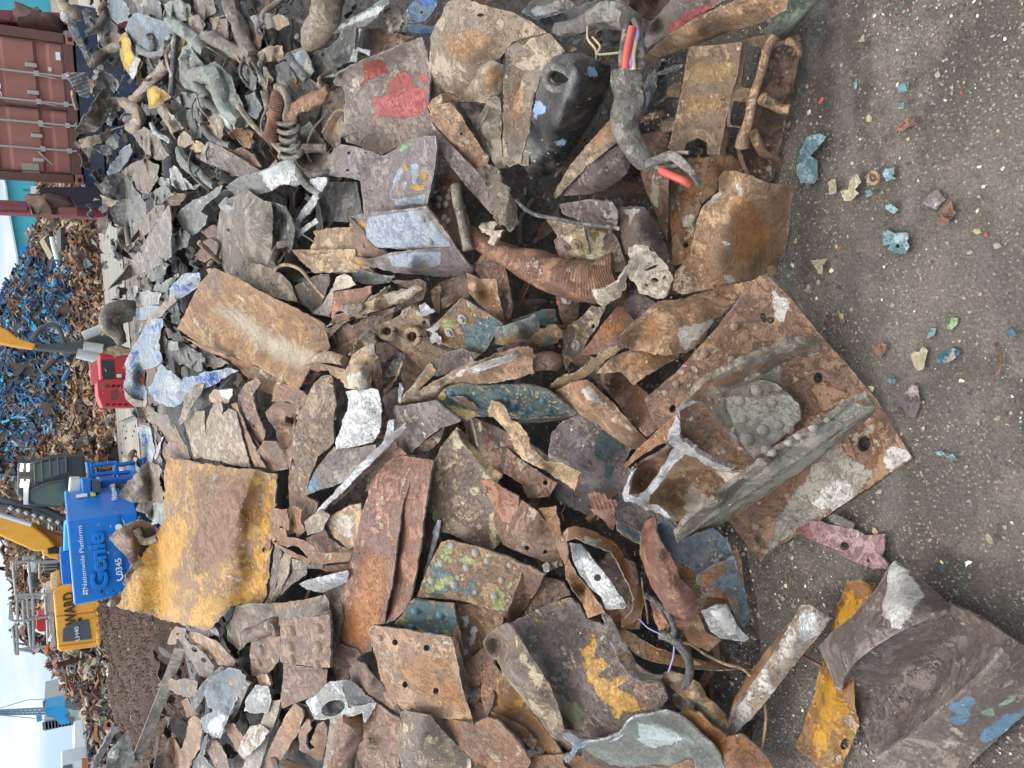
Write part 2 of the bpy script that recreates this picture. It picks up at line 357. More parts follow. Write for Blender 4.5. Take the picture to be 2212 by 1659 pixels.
def W(name,label,cat,mat,path,r,seg=10,n=None,lump=.15,flat=1.0,hollow=False,rib=0,twist=0,parent=None,group=None,r2=None,world=False):
    """pipe, hose, rod or wire along a lifted path; r in metres (list = per point)"""
    if world: Q0=np.array(path,float)
    else:
        a=pts(path); Q0=unproj(a[:,0],a[:,1],a[:,2]*1.4/100)
    n=n or max(6,len(Q0)*6); Q=spline(Q0,n)
    if isinstance(r,(list,tuple)): R=np.interp(np.linspace(0,1,n),np.linspace(0,1,len(r)),r)
    else: R=np.full(n,r)
    V,F=tube_mesh(name,Q,R,seg,lump,flat,hollow,rib,twist); loc=Q.mean(0)
    me=mesh(name,V-loc,F,None,True,50)
    a=me.attributes.new('rim','FLOAT','POINT'); a.data.foreach_set('value',np.full(len(V),30,np.float32))
    a=me.attributes.new('mk','FLOAT_VECTOR','POINT'); a.data.foreach_set('vector',np.full(len(V)*3,-60,np.float32))
    return tag(link(name,me,mat,parent,loc),label,cat,group)
def strip(name,label,cat,mat,path,**k):
    """a metal strip: path of x,y,lift,width"""
    a=np.array([[float(v) for v in t.split(',')] for t in path.split()]); n=max(8,len(a)*4); q=spline(a,n)
    t=np.gradient(q[:,:2],axis=0); t/=np.linalg.norm(t,axis=1)[:,None]; nr=np.stack([-t[:,1],t[:,0]],1)
    tilt=k.pop('tilt',1.0)
    L=np.c_[q[:,:2]+nr*q[:,3:4]/2,q[:,2]+tilt]; R=np.c_[q[:,:2]-nr*q[:,3:4]/2,q[:,2]-tilt]
    st=2 if n>12 else 1
    o=np.vstack([L[::st],R[::-1][::st]]); s=' '.join('%.1f,%.1f,%.2f'%tuple(v) for v in o)
    return S(name,label,cat,mat,s,**k)
# solids at a distance: outline traced on an upright plane at depth Y, given its real depth
def slab(name,label,cat,mat,poly,Y,depth,parent=None,bev=0.0,Y2=None,kind=None,zmin=None,full=False):
    """poly: photo points (2212 wide); prism of the outline standing at depth Y, 'depth' metres deep"""
    p=[P(x,y,Y) for x,y in poly]
    if zmin is not None: p=[Vector((v.x,v.y,max(v.z,zmin))) for v in p]
    return prism(name,label,cat,mat,p,Vector((0,depth,0)),parent,bev,kind)
def prism(name,label,cat,mat,p,ex,parent=None,bev=0.0,kind=None):
    n=len(p); loc=sum(p,Vector())/n+ex*.5
    nrm=Vector()
    for i in range(n): nrm+=(p[i]-p[0]).cross(p[(i+1)%n]-p[0])
    if nrm.dot(ex)>0: p=p[::-1]
    V=[v-loc for v in p]+[v+ex-loc for v in p]
    F=[tuple(range(n)),tuple(range(2*n-1,n-1,-1))]+[(i,i+n,(i+1)%n+n,(i+1)%n) for i in range(n)]
    me=mesh(name,V,F,None,False); o=link(name,me,mat,parent,loc)
    if bev:
        b=o.modifiers.new('Bevel','BEVEL'); b.width=bev; b.segments=3; b.limit_method='ANGLE'; me.polygons.foreach_set('use_smooth',np.ones(len(me.polygons),bool)); me.set_sharp_from_angle(angle=radians(30)); b.harden_normals=True
    return tag(o,label,cat,None,kind)
def boxm(name,label,cat,mat,a,b,parent=None,bev=0.0,kind=None,rz=0):
    a=Vector(a); b=Vector(b); p=[Vector((a.x,a.y,a.z)),Vector((b.x,a.y,a.z)),Vector((b.x,a.y,b.z)),Vector((a.x,a.y,b.z))]
    return prism(name,label,cat,mat,p,Vector((0,b.y-a.y,0)),parent,bev,kind)
def rod(name,label,cat,mat,path,r,parent=None,seg=8,n=None):
    Q0=np.array([tuple(v) for v in path],float); n=n or len(Q0)
    Q=Q0 if n==len(Q0) else spline(Q0,n)
    V,F=tube_mesh(name,Q,r,seg); loc=Q.mean(0); me=mesh(name,V-loc,F,None,True,50)
    return tag(link(name,me,mat,parent,loc),label,cat)
def text(name,s,mat,loc,size,parent,label=None,ext=.004,rot=(pi/2,0,0),sx=1.0,space=1.0,bold=0.0,bd=0):
    c=bpy.data.curves.new(name,'FONT'); c.body=s; c.size=size; c.extrude=ext; c.align_x='LEFT'; c.align_y='BOTTOM_BASELINE'; c.space_character=space; c.offset=bold; c.bevel_depth=bd
    o=bpy.data.objects.new(name,c); COL.objects.link(o); c.materials.append(MATS[mat]); o.parent=parent; o.location=Vector(loc)-parent_world(parent); o.rotation_euler=rot; o.scale=(sx,1,1)
    bpy.context.view_layer.update(); me=bpy.data.meshes.new_from_object(o); me.name=name; m=bpy.data.objects.new(name,me); COL.objects.link(m); m.parent=parent; m.location=o.location; m.rotation_euler=rot; m.scale=o.scale; bpy.data.objects.remove(o)
    return m
metal('edge','6e6056','8d8177','54463c',bump=.8,rimw=.01)
metal('edge_bright','cfd0d4','dadbe0','a9a49e',bump=.9,rimw=.01,rough=.6)
plain('rivet','826e60',.6,0,.5,sc=2,bump=.5,dirt=.6)
plain('rivet_teal','3a6472',.5,0,.3,sc=3,bump=.4)
plain('rivet_grey','948f86',.6,0,.5,sc=2,bump=.5,dirt=.7)
metal('purple','6c5f5c','5c504e','7f736d',rim='a59c92',speck='b9ac95',spk=.70,m1='d8d5cf',m2='7f9fb5',met=.12,rough=.46)
metal('purple_blue','7b7068','6a5e5a','91877b',rim='a59c92',speck='b9ac95',spk=.68,m1='7394ab',m2='9fb89a')
metal('purple_teal','645b5e','574e52','776d6b',rim='aaa79f',speck='a89f90',spk=.72,m1='35555b',m2='d8d5cf')
metal('purple_red','83756d','74665f','8d8177',rim='a99e90',speck='b6ab98',spk=.72,m1='b0605c',m2='9c453c',k1=4,k2=4)
metal('purple_patch','85797a','74676a','8f857f',rim='b0a89c',speck='bdb2a0',spk=.68,m1='a9b2bf',m2='c99a55',m3='8fb98a',k1=9,k2=12)
metal('rust','7c6255','6a5248','8f7361',rim='a58b74',speck='b09c82',spk=.72,m1='c9c3b8',m2='4c3a31',soft='2')
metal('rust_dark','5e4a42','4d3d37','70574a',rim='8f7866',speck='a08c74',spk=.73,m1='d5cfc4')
metal('rust_red','8b6558','7a584c','9d7766',rim='b08c70',speck='b59c82',spk=.74,m1='a46c34',k1=30,soft='1')
metal('rust_orange','9c6f44','845f42','7d6551',rim='b98f5c',speck='c0a684',spk=.70,m1='cfc9bd',m2='6f5140',soft='2')
metal('rust_light','9c8069','8a6c57','ad9177',rim='c0ac95',speck='c8bba8',spk=.66,m1='d9d6d0',m2='a0744a',m3='46402f',soft='23')
metal('yellow_rust','9c7440','84603f','ab8646',rim='8f7c60',speck='c9a35a',spk=.70,m1='cf9d38',m2='74492c',k1=60,soft='2')
metal('yellow_chip','5f5552','544a49','6c6260',rim='94897c',speck='c9b48c',spk=.66,m1='c9a262',m2='8f8f7b',k1=30)
metal('cream_chip','74675f','665a55','8a7c6c',rim='b0a48e',speck='d9cba8',spk=.60,m1='cfc6ac',m2='9a8760',k1=30)
metal('tan','a58d72','96806a','b79f82',rim='c5b49c',speck='c9bda8',spk=.72,m1='d8d3c8')
metal('dusty','968a7b','877a6c','a79b8c',rim='b5a894',speck='bfb29c',spk=.70,m1='ab8560',m2='5f5148',soft='12')
metal('dusty_dark','736b62','625b53','878077',rim='a39887',speck='a89c88',spk=.72,m1='a3764a',soft='1')
metal('slab_dirt','85705f','75604f','9c8672',rim='a59480',speck='b0a08c',spk=.68,bump=1.0,soft='1')
metal('grey','8d908c','7b7e7b','6b6a66',rim='b4b4b0',speck='c4c4be',spk=.70,m1='d5d8d8',m2='9c6a3c',m3='a98a5a',soft='2',met=.3,rough=.45)
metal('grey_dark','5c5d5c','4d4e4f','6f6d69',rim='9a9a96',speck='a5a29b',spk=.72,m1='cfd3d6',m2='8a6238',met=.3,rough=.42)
metal('grey_green','98a19a','87918c','79786f',rim='b9bfb9',speck='c5c9c2',spk=.70,m1='d3dede',m2='5e5f58',met=.15,rough=.55,soft='2')
metal('grey_blue','8697a3','74848f','6d6f70',rim='b9c0c5',speck='cdd3d6',spk=.68,m1='e0e5e8',m2='a8743c',met=.2,rough=.5,soft='2')
metal('silver','b9bdbf','a4a7a8','8b8882',rim='e0e0e0',speck='e5e5e2',spk=.62,m1='efefef',met=.5,rough=.42)
metal('white_foil','cfc9bf','dcd8d0','a38a74',rim='e0dcd2',speck='6f6258',spk=.64,m1='ededed',bump=1.0)
metal('pink_plate','a07f82','96757a','a88c8c',rim='8e8078',speck='b59f9c',spk=.76,m1='8c5a58')
metal('teal_cream','2f4f56','39595f','4a5a58',rim='a9905f',speck='d6bb83',spk=.58,m1='24454d',m2='d9bf88',m3='8f6a44',k2=30)
metal('teal_rust','7b5e48','6c4f40','8d7358',rim='a38c6c',speck='c6b98a',spk=.62,m1='4a6870',m2='98a272',m3='d6dada',k1=40,k2=46)
metal('blue_cast','4f7390','3f5f7a','61574f',rim='8aa4b4',speck='a9bcc8',spk=.70,m1='3b62ad')
metal('blue_car','8ea6c4','b5bfc9','7e8486',rim='c9ced2',speck='dde3e6',spk=.58,m1='2f57a8',k1=40,rough=.45,m2='c2cacc')
metal('black_plastic','26272a','1c1d20','3a3835',rim='4d4a46',speck='8d99a3',spk=.70,m1='8ea6bf',rough=.30,spec=.7,bump=.25)
metal('hose_rust','826150','725142','93705a',rim='8a5f48',speck='b08a66',spk=.74,m1='b98a62',bump=.8)
metal('plaster','c2b3a2','b3a493','cdc0b0',rim='ccc0b2',speck='6b5c50',spk=.70,m1='8f7f70',bump=1.0)
metal('loom','77716a','69635d','858077',rim='77716a',speck='a09a90',spk=.72,bump=.8)
metal('yellow_paint','d2a82e','c29a2c','8f8358',rim='b9b29c',speck='55503c',spk=.64,m1='e6c233')
metal('wood','8d8274','7d7266','9c9284',rim='a09688',speck='6a6056',spk=.70,sc=1.5)
metal('girder','836858','72574a','967a66',rim='a98f78',speck='c4b7a4',spk=.72,m1='a3a19a',m2='d6d6d8',m3='8f8f86',k1=40)
metal('girder_grey','7d7a72','6d6960','8f8c82',rim='a8a294',speck='b4b0a2',spk=.66,m1='8a6a4c',m2='a56a32',m3='b3b3ad',bump=.9,soft='2',k2=40)
metal('casting','84705d','746150','957f68',rim='9d8d7c',speck='b2a48c',spk=.74,m1='a58a62',m2='5b4a40',rough=.6,soft='12')
metal('green_pipe','717a6c','656e62','7f8678',rim='717a6c',speck='9aa090',spk=.74)
plain('red_wire','c24c42',.5,0,.3,sc=30,dirt=.6); plain('blue_wire','8c86b8',.45); plain('cream_wire','b9a58a',.5)
plain('hole_shade','17120f',.9)
metal('scuffed_orange','94693c','7e5836','9f7a4c',rim='b98f5c',speck='c0a684',spk=.70,m1='b9ad98',m2='6f5140',soft='12')
metal('gap_shade_rust','3d322c','2f2723','4f4038',rim='54463c',speck='7d6c5c',spk=.74)  # rust darkened for filler pieces, so gap shade is partly painted in
metal('deep_grey','3c3d3d','2c2d2e','54534f',rim='6c6a66',speck='8d8a84',spk=.72,met=.3,rough=.45)  # near black grey: varied tone, and painted shade for pieces in gaps
EXPO=0.48
# ================================================================ near ground, lower edge of the heap
T(3,2)
S('bent_channel','crumpled yellow rusty channel lying under the folded brown plate','metal scrap','yellow_rust',"510,450,3 600,443,5 695,485,2 640,580,3 560,900,3 560,1250,3 590,1380,2 500,1600,2 470,1700,2 370,1690,2 300,1570,2 245,1480,1 270,1320,2 330,1080,2 400,800,2 450,600,2",c="520,700,5 450,1300,5 540,520,1",th=4,dent=1.2,holes=[(495,1505,26,38,20)],m1="510,480 640,560 560,760 400,820 450,600;370,1050 480,1190 540,1300 420,1400 400,1640 330,1500 320,1300")
g=G('folded_plate','big purple brown steel plate folded into a trough with blue paint on its lip','metal scrap',unproj(1445,1490,.03)[0])
S('trough',None,None,'purple',"1175,590,6 1400,710,6 1600,832,8 1500,930,9 1400,1040,9 1200,1200,9 980,1400,8 705,1572,8 600,1380,4 520,1220,3 470,1120,5 500,1020,8 600,920,9 760,820,10 900,740,10 1060,660,9",cr=.2,c="1000,950,1.5 800,1150,1.5 1250,850,2.5 1100,1150,3 900,1350,4",th=9,dent=.25,df=6,parent=g,torn=.8)
S('curled_flap',None,None,'purple',"820,310,8 960,410,8 1175,590,8 1165,620,13 1050,690,15 860,770,16 680,880,16 560,975,15 490,1070,12 472,1190,5 430,1130,6 400,1030,8 350,930,9 330,870,9 400,790,9 560,660,10 700,500,10 780,360,9",c="700,750,17 900,620,16 500,900,15",th=9,dent=.3,parent=g,m1="775,340 830,312 920,400 1000,480 1010,540 960,600 900,700 850,760 800,760 770,700 740,700 735,600 760,500 750,420",torn=.8)
S('lip',None,None,'purple_blue',"1600,835,8 1720,900,5 1760,1230,2 1560,1400,2 1300,1640,3 1290,1720,3 720,1720,7 700,1650,9 697,1585,9 980,1410,10 1240,1190,11 1430,1020,11 1530,890,10",th=9,dent=.3,parent=g,m1="1150,1260 1210,1210 1290,1190 1360,1240 1310,1280 1310,1340 1240,1400 1180,1380 1140,1350 1200,1310;1370,1410 1480,1350 1530,1300 1660,1290 1720,1320 1560,1440 1440,1490 1390,1510",m2="1350,1290 1600,1190 1620,1210 1480,1290 1490,1330 1380,1310",torn=.8)
S('flat_offcut','flat pink steel strip with two holes lying on the gravel','metal scrap','pink_plate',"180,110,1 250,60,1 330,55,1.2 400,80,1 500,100,1 560,112,1 640,150,1 755,140,1.5 755,240,1.5 732,285,2 780,335,2 778,365,2 680,365,1.5 600,340,1.2 490,290,1 430,240,1 330,200,1 230,155,1",holes=[(495,220,28,28),(648,315,11)],th=5,dent=.15,m1="180,110 250,60 300,120 300,180 230,155",torn=.5)
S('curved_sliver','thin grey curved steel sliver beside the pink strip','metal scrap','grey',"395,25,2 440,22,2 500,50,2 555,78,2 552,108,1 470,90,1 398,62,1",th=4,dent=.2)
g=G('bent_box_bar','white crusted square bar bent to a tight V on the dirt','metal scrap',unproj(1640,1560,.05)[0])
S('upper_arm',None,None,'white_foil',"215,600,7 280,602,8 405,690,6 350,770,6 330,800,6 200,950,6 0,1210,6 -110,1340,5 -230,1450,4 -272,1457,4 -262,1385,5 -215,1260,6 0,970,7 100,800,8",c="0,1080,9 150,880,9 300,690,9",th=6,dent=.8,m1="215,600 400,690 330,800 220,870 200,780",parent=g)
S('side_web',None,None,'rust_light',"215,600,6 190,660,4 100,760,4 0,885,4 -150,1080,4 -215,1200,4 -250,1300,4 -262,1385,5 -215,1260,6 0,970,7 100,800,8",th=6,dent=.3,parent=g)
S('lower_arm',None,None,'tan',"-680,1040,7 -640,1025,8 -540,1060,8 -440,1110,8 -400,1200,8 -340,1240,7 -280,1310,5 -262,1380,5 -268,1452,4 -340,1390,5 -480,1270,6 -560,1200,7 -640,1130,7 -700,1110,6",c="-450,1190,10 -350,1310,8",th=6,dent=1.3,parent=g,m1="-680,1040 -560,1060 -600,1130;-480,1200 -400,1250 -420,1300")
W('twisted_rod','short bent rusty rod poking out of the white bar','rod','rust',"180,800,6 185,870,5 230,930,4 300,975,3 350,1000,2",.005,seg=8)
# ---------------------------------------------------------------- the riveted girder end
T(3,1)
g=G('torn_steelwork','torn riveted girder end with thick bottom plate lying on the gravel','metal scrap',unproj(1700,900,.02)[0])
S('bottom_flange',None,None,'girder',"-60,130,13 -5,128,13 40,170,12 150,280,10 330,500,7 560,760,4 700,930,3 945,1308,2.5 800,1400,2.5 560,1560,2.5 300,1740,2.5 0,1930,3 -35,1980,3 -120,1890,5 -240,1740,8 -400,1560,10 -560,1420,11 -720,1110,13 -765,1030,14 -800,930,15 -600,760,15 -310,440,14",th=14,dent=.25,df=5,holes=[(-30,400,20,36,-20),(15,415,26,24),(322,790,30,36,10),(620,1218,42,52,20),(-70,1690+140,18,34,-30),(-620,990,20,28,20)],m1="250,1400 480,1100 500,1280 700,1400 560,1560 100,1850 -20,1960 60,1700;-380,1250 -200,1050 60,700 120,900 0,1400 -300,1400",m2="770,1230 900,1250 940,1300 790,1400 740,1330;20,200 150,310 100,430 40,400;280,1620 440,1660 560,1560 520,1420 340,1500",m3="-300,880 0,700 200,950 -100,1250",riv=[(-222,450,36),(-236,665,36),(-410,640,36),(-590,820,32),(130,1548,30),(-80,1745,34),(-70,1900,30)],rmat='rivet',torn=1.0,parent=g)
S('torn_ledge',None,None,'girder_grey',"330,600,14 330,640,13 180,660,15 120,680,15 0,760,17 -80,790,18 -230,860,19 -260,910,19 -350,912,20 -450,908,20 -570,985,19 -600,1000,18 -470,880,22 -410,820,23 -260,740,23 -100,650,22 0,620,21 120,555,19 250,565,16",th=22,dent=2.4,df=15,m2="300,600 0,700 -250,830 -470,900 -450,850 -200,750",m3="0,620 130,555 250,570 100,640",riv=[(-60,770,22),(-130,800,20),(40,740,20),(110,700,18)],rmat='rivet_grey',torn=2,parent=g,edge='girder_grey')
S('inner_web',None,None,'girder_grey',"-300,900,12.5 -60,800,12.5 60,830,11.5 200,960,9.5 215,1060,8.5 60,1200,9.5 -80,1300,10.5 -120,1390,10.5 -300,1180,12.5 -420,1030,13.5",th=12,dent=1.0,riv=[(-185,930,44),(-80,880,40),(-130,1190,46),(-40,1130,46),(60,1090,40),(120,1130,36),(0,1260,34),(-170,1060,30),(30,960,34)],rmat='rivet_grey',parent=g,m3='-300,900 200,900 215,1060 -120,1390')
S('long_angle',None,None,'girder_grey',"550,950,19 640,913,19 700,975,15 560,1090,16 300,1262,17 0,1460,18 -250,1610,19 -450,1745,20 -590,1855,20 -600,1800,22 -540,1730,23 -300,1530,23 -100,1375,23 0,1300,23 200,1175,22 400,1055,21",c="300,1150,23 0,1350,24 -300,1580,24",th=16,dent=.5,riv=[(380,1050,26),(280,1110,28),(190,1160,30),(110,1190,30),(20,1240,30)],rmat='rivet_grey',parent=g,m2="480,960 650,915 620,960 500,1020",m3='550,950 700,975 0,1460 -590,1855 0,1350',ridge=.35,rfreq=2.2,rang=58)
S('angle_toe',None,None,'girder_grey',"690,985,7 700,1010,5 480,1200,5 200,1410,6 -60,1580,7 -300,1740,8 -560,1900,10 -590,1856,13 -250,1615,12 0,1465,11 300,1265,10 560,1092,9",th=8,dent=.3,parent=g,m3='690,985 200,1410 -590,1860 0,1465')
T(2,1)
S('cut_flange',None,None,'girder',"1085,1005,27 1190,950,25 1240,960,24 1330,1060,22 1480,1230,19 1582,1345,16 1560,1368,16 1440,1378,17 1300,1340,19 1200,1275,21 1110,1240,22 1085,1180,24 1092,1130,25",c="1280,1180,20",th=14,dent=.3,riv=[(1165,1050,24),(1370,1270,22)],rmat='rivet_grey',parent=g,edge='edge_bright')
S('upper_plate',None,None,'rust_orange',"1080,1008,28 1070,1050,27 1035,1120,26 1012,1195,25 960,1220,23 820,1300,20 735,1378,18 722,1350,18 800,1260,20 940,1130,24",th=10,dent=.3,parent=g)
S('left_chamber',None,None,'rust',"790,1368,16 1020,1235,19 1062,1262,14 1000,1360,12 940,1440,11 850,1552,12 760,1555,14 742,1500,15",c="900,1400,8 850,1480,9",th=8,dent=.4,parent=g)
S('right_chamber',None,None,'tan',"1110,1268,15 1200,1300,13 1430,1392,10 1580,1362,9 1720,1250,8 1659,1320,8 1480,1480,9 1200,1680,10 1060,1720,10 900,1620,12 870,1595,13 950,1490,11 1050,1370,12",c="1200,1480,6 1050,1560,6",th=8,dent=.8,parent=g,m1="1180,1400 1400,1400 1580,1370 1400,1560 1200,1690 1100,1640")
S('cut_edge',None,None,'edge_bright',"1012,1195,28 1070,1035,30 1088,1080,29 1085,1180,27 1200,1272,24 1300,1338,22 1440,1380,20 1400,1400,19 1240,1352,21 1190,1302,22 1120,1280,23 1062,1340,22 985,1440,21 905,1545,20 880,1600,19 960,1625,19 1040,1700,18 1010,1700,18 880,1630,20 730,1585,22 716,1540,22 745,1460,22 770,1395,22 800,1385,22 760,1470,22 752,1545,22 830,1562,21 865,1545,21 955,1425,22 1020,1310,23 1058,1245,24 1020,1220,26",th=14,dent=.3,torn=1.8,sp=3.0,parent=g,edge='edge_bright')
# ---------------------------------------------------------------- centre right
S('tapered_channel','pale crusted tapering channel pointing down towards the girder end','metal scrap','rust_light',"285,870,12 380,820,15 480,800,15 520,825,15 660,960,13 870,1190,10 850,1232,9 770,1255,9 560,1100,9 400,1000,10 300,905,11",c="500,920,17 650,1060,15 780,1180,12",th=7,dent=.5,m1="440,870 510,825 560,900 590,960 480,935;560,900 740,1080 840,1190 700,1080")
S('torn_beam','dark rust beam running down beside the pale channel','metal scrap','rust',"380,680,9 430,640,10 500,640,10 700,735,8 860,880,8 930,960,8 945,1108,8 870,1172,7 760,1060,7 640,900,7 520,790,9",c="700,860,5 640,790,10",th=8,dent=.4,m1="560,700 620,740 600,770 545,735")
S('crushed_foil','crumpled brown sheet with a silver patch left of the long riveted plate','metal scrap','rust_light',"695,590,15 700,520,18 780,440,18 900,335,17 950,298,16 1130,270,14 1250,222,13 1400,190,13 1590,145,14 1590,200,15 1500,240,15 1400,350,16 1310,415,15 1240,540,15 1130,625,15 1000,640,14 870,625,13",c="1000,450,20 1200,330,18 850,520,14 1100,560,18",th=3,dent=2.4,df=11,m1="1060,500 1120,450 1250,430 1290,400 1310,440 1200,540 1140,615 1090,590;1270,330 1330,340 1310,370 1270,355",m2="850,420 950,400 960,520 880,560",torn=2.5)
S('twisted_strip','long torn strip curling over the brown beam','metal scrap','tan',"250,850,14 300,800,17 400,760,19 500,690,21 600,610,22 690,580,22 700,600,20 640,650,20 560,720,18 500,770,17 420,810,15 300,850,13",th=5,dent=1.4,torn=2.5)
S('orange_foil','orange brown crumpled sheet tucked under the silver patched sheet','metal scrap','rust_light',"545,760,13 640,660,15 760,610,16 860,600,16 1080,630,14 1080,660,13 1000,700,12 880,770,12 785,835,11 700,750,12",c="860,680,18 700,680,13",th=3,dent=1.6,m2="650,650 1000,620 1050,650 800,760")
S('rust_wedge','smooth rust brown wedge plate below the plaster coloured torn end','metal scrap','rust_red',"430,640,11 520,540,12 600,420,13 690,320,12 720,340,12 800,430,11 700,520,12 690,585,12 560,640,12",th=6,dent=.3,m1="540,440 760,380 740,460 600,560")
S('speckled_wedge','dark brown wedge plate with cream flakes and a bolt','metal scrap','cream_chip',"350,740,7 320,660,8 330,540,9 360,450,10 440,400,11 520,320,11 600,335,11 560,440,11 480,560,10 440,640,9 380,680,8",th=6,dent=.4,holes=[(525,455,9,16)],m1="380,440 440,440 460,490 420,500;470,330 560,370 520,430",m2='390,460 480,480 470,520 400,500',riv=[(415,575,44,1)],rmat='rivet_grey')
S('dark_plate','dark purple brown plate behind the plaster coloured torn end','metal scrap','purple',"670,285,9 740,240,9 800,215,9 930,310,9 900,350,9 820,440,9 740,370,9",th=6,dent=.2)
S('curled_clip','dark curled plate corner with a bolt head beside the ribbed hose','metal scrap','rust_dark',"285,240,12 320,235,13 430,290,12 430,380,10 360,480,8 320,420,10 290,300,12",th=8,dent=.3,riv=[(355,275,44,1)],rmat='rivet_grey')
S('round_plate','large dark purple round ended plate with teal paint left','metal scrap','purple_teal',"235,1280,6 250,1150,7 330,1065,8 440,1030,8 540,1090,8 700,1200,6 770,1250,5 730,1340,5 770,1390,5 730,1580,4 900,1640,4 1100,1750,3 1000,1900,3 800,1860,3 640,1700,3 500,1680,3 300,1600,3 250,1470,3",c="450,1300,9 550,1450,6",th=7,dent=.25,df=5,m1="540,1150 600,1130 640,1160 745,1250 640,1280 600,1320 550,1320 530,1290 550,1230;600,1350 670,1370 640,1440 600,1440;740,1750 900,1800 850,1900")
S('tan_strip','bent tan strip reaching over the dark round plate','metal scrap','tan',"-60,960,20 0,1060,19 40,1075,19 95,1150,18 130,1250,17 210,1330,16 330,1340,15 448,1400,14 405,1525,13 300,1440,14 250,1410,15 60,1310,17 20,1250,18 -40,1130,19 -160,1000,18 -140,930,18",th=4,dent=1.2,torn=2,c="200,1360,18")
S('holed_plate','rust brown plate with one hole under the tan strip','metal scrap','rust',"-30,1250,9 60,1320,9 180,1400,9 290,1470,8 240,1560,8 100,1570,8 60,1480,8 0,1440,8 -60,1400,8",th=6,dent=.3,holes=[(215,1470,16)])
S('scorched_leaf','small ribbed metal leaf with a white scorched tip','metal scrap','rust_red',"490,1540,13 540,1528,14 600,1550,14 620,1575,14 684,1592,13 670,1640,12 655,1770,9 600,1720,10 520,1640,12",th=5,dent=.6,ridge=.3,rfreq=1.4,rang=-20)
W('rolled_tube','short crushed dark rust tube beside the teal riveted box','pipe','rust',"60,700,14 150,690,15 250,680,14 300,690,12",[.024,.028,.028,.024],lump=.3,hollow=True,seg=14)
S('scorched_strip','white scorched lip of a torn plate beside the crushed tube','metal scrap','edge_bright',"-40,640,19 20,625,20 90,640,20 135,680,19 135,720,18 115,700,19 90,675,20 30,670,20 -40,690,19",th=6,dent=.5,edge='edge_bright')
# ribbed hose with torn plaster-like end
T(2,1)
g=G('ribbed_hose','rust brown ribbed hose with a torn tan end','hose',unproj(1200,590,.1)[0])
W('hose',None,None,'hose_rust',"-420,-200,3 -300,-160,5 -150,-60,8 0,10,11 120,60,13 260,110,14 400,160,14 560,170,13 700,120,12",[.020,.026,.033,.040,.048,.055,.062,.062],seg=22,n=150,rib=.022,lump=.3,parent=g)
S('torn_end',None,None,'plaster',"750,-60,21 850,-75,21 940,-10,20 1000,60,19 1045,150,18 1000,262,17 940,275,17 900,268,18 830,235,20 790,168,22 745,125,23 735,200,21 700,260,20 640,300,19 590,343,18 540,290,19 515,215,20 600,212,22 690,165,24 735,80,24 760,20,23",th=9,dent=2.2,df=13,holes=[(905,75,52,9,-24),(925,158,26,17,10),(985,140,9,16,30),(870,190,14,7,40)],parent=g,torn=2.5,edge='plaster')
# ---------------------------------------------------------------- c2r0
T(2,0)
S('cream_sheet','cream flecked torn sheet carrying a small yellow bolted plate','metal scrap','cream_chip',"220,1420,12 300,1430,13 480,1462,14 640,1485,14 680,1540,14 735,1700,14 720,1750,14 560,1800,13 400,1740,13 300,1650,12 290,1520,12",th=6,dent=.5,m1="490,1490 620,1490 590,1700 500,1760 470,1640",m2="500,1500 560,1500 540,1700",parent=None)
S('bolted_plate','small yellow square plate with two bolts on the cream sheet','metal scrap','cream_chip',"270,1560,18 300,1535,18 465,1480,18 480,1550,17 500,1645,16 430,1660,16 330,1690,15 295,1640,16",th=8,dent=.3,m1="300,1540 465,1480 500,1645 430,1660 380,1600",m2="380,1500 460,1485 490,1640 430,1650",riv=[(338,1600,46,1),(412,1580,46,1)])
S('folded_rim_plate','purple brown plate with a white scorched curl on its upper corner','metal scrap','purple',"300,1325,13 440,1300,16 560,1300,18 640,1302,19 688,1365,18 680,1455,15 640,1490,14 560,1460,14 430,1430,14 330,1385,13",c="620,1350,20",th=10,dent=.6,m1="570,1340 620,1390 640,1370 615,1310 660,1300 690,1365 680,1445 620,1420 590,1390",edge='edge_bright')
S('arched_plate','dark purple arched plate standing beside the torn tan hose end','metal scrap','purple',"695,1345,13 780,1335,15 860,1345,15 930,1440,14 1000,1600,12 1050,1760,11 1000,1720,12 900,1600,14 800,1610,15 730,1660,13 705,1500,12",c="800,1460,18",th=7,dent=.4,m1="700,1350 860,1345 800,1390 740,1400")
W('steel_cable','thin grey steel cable lying across the cream sheet','cable','grey_dark',"30,1300,16 80,1350,17 150,1390,18 250,1410,19 400,1440,19 550,1460,19 700,1480,18",.006,seg=8,n=40)
g=G('bumper_shell','torn black glossy plastic shell with a round socket','car part',unproj(1220,260,.2)[0])
S('shell',None,None,'black_plastic',"160,600,22 200,450,24 260,370,25 340,345,26 480,345,25 590,415,23 640,430,20 640,550,18 560,700,17 440,900,14 330,1080,12 200,1160,11 120,1165,12 60,1050,14 110,820,18",c="350,650,28 300,800,25 480,520,28 220,980,17 400,420,30",th=4,dent=2.2,df=8,torn=1.5,parent=g,m1="160,650 230,700 180,760 140,800 130,720;480,440 550,430 560,500 500,500;300,900 345,870 350,930 280,960",edge='black_plastic',holes=[(305,500,62,40,15)])
W('socket_ring',None,None,'loom',"225,470,31 225,540,30 280,580,30 360,565,29 395,510,30 340,455,31 270,430,32 225,470,31",.011,seg=8,n=40,parent=g)
S('cable_wrap_plate','dusty steel plate framing the black plastic shell','metal scrap','dusty_dark',"-30,80,20 60,140,21 180,200,22 300,260,22 420,320,20 330,345,20 230,370,20 180,450,19 140,600,18 110,820,16 60,1060,14 -20,1070,15 -40,900,17 -60,600,20",th=6,dent=1.6,m1="0,560 60,500 80,600 40,760 0,800",torn=2)
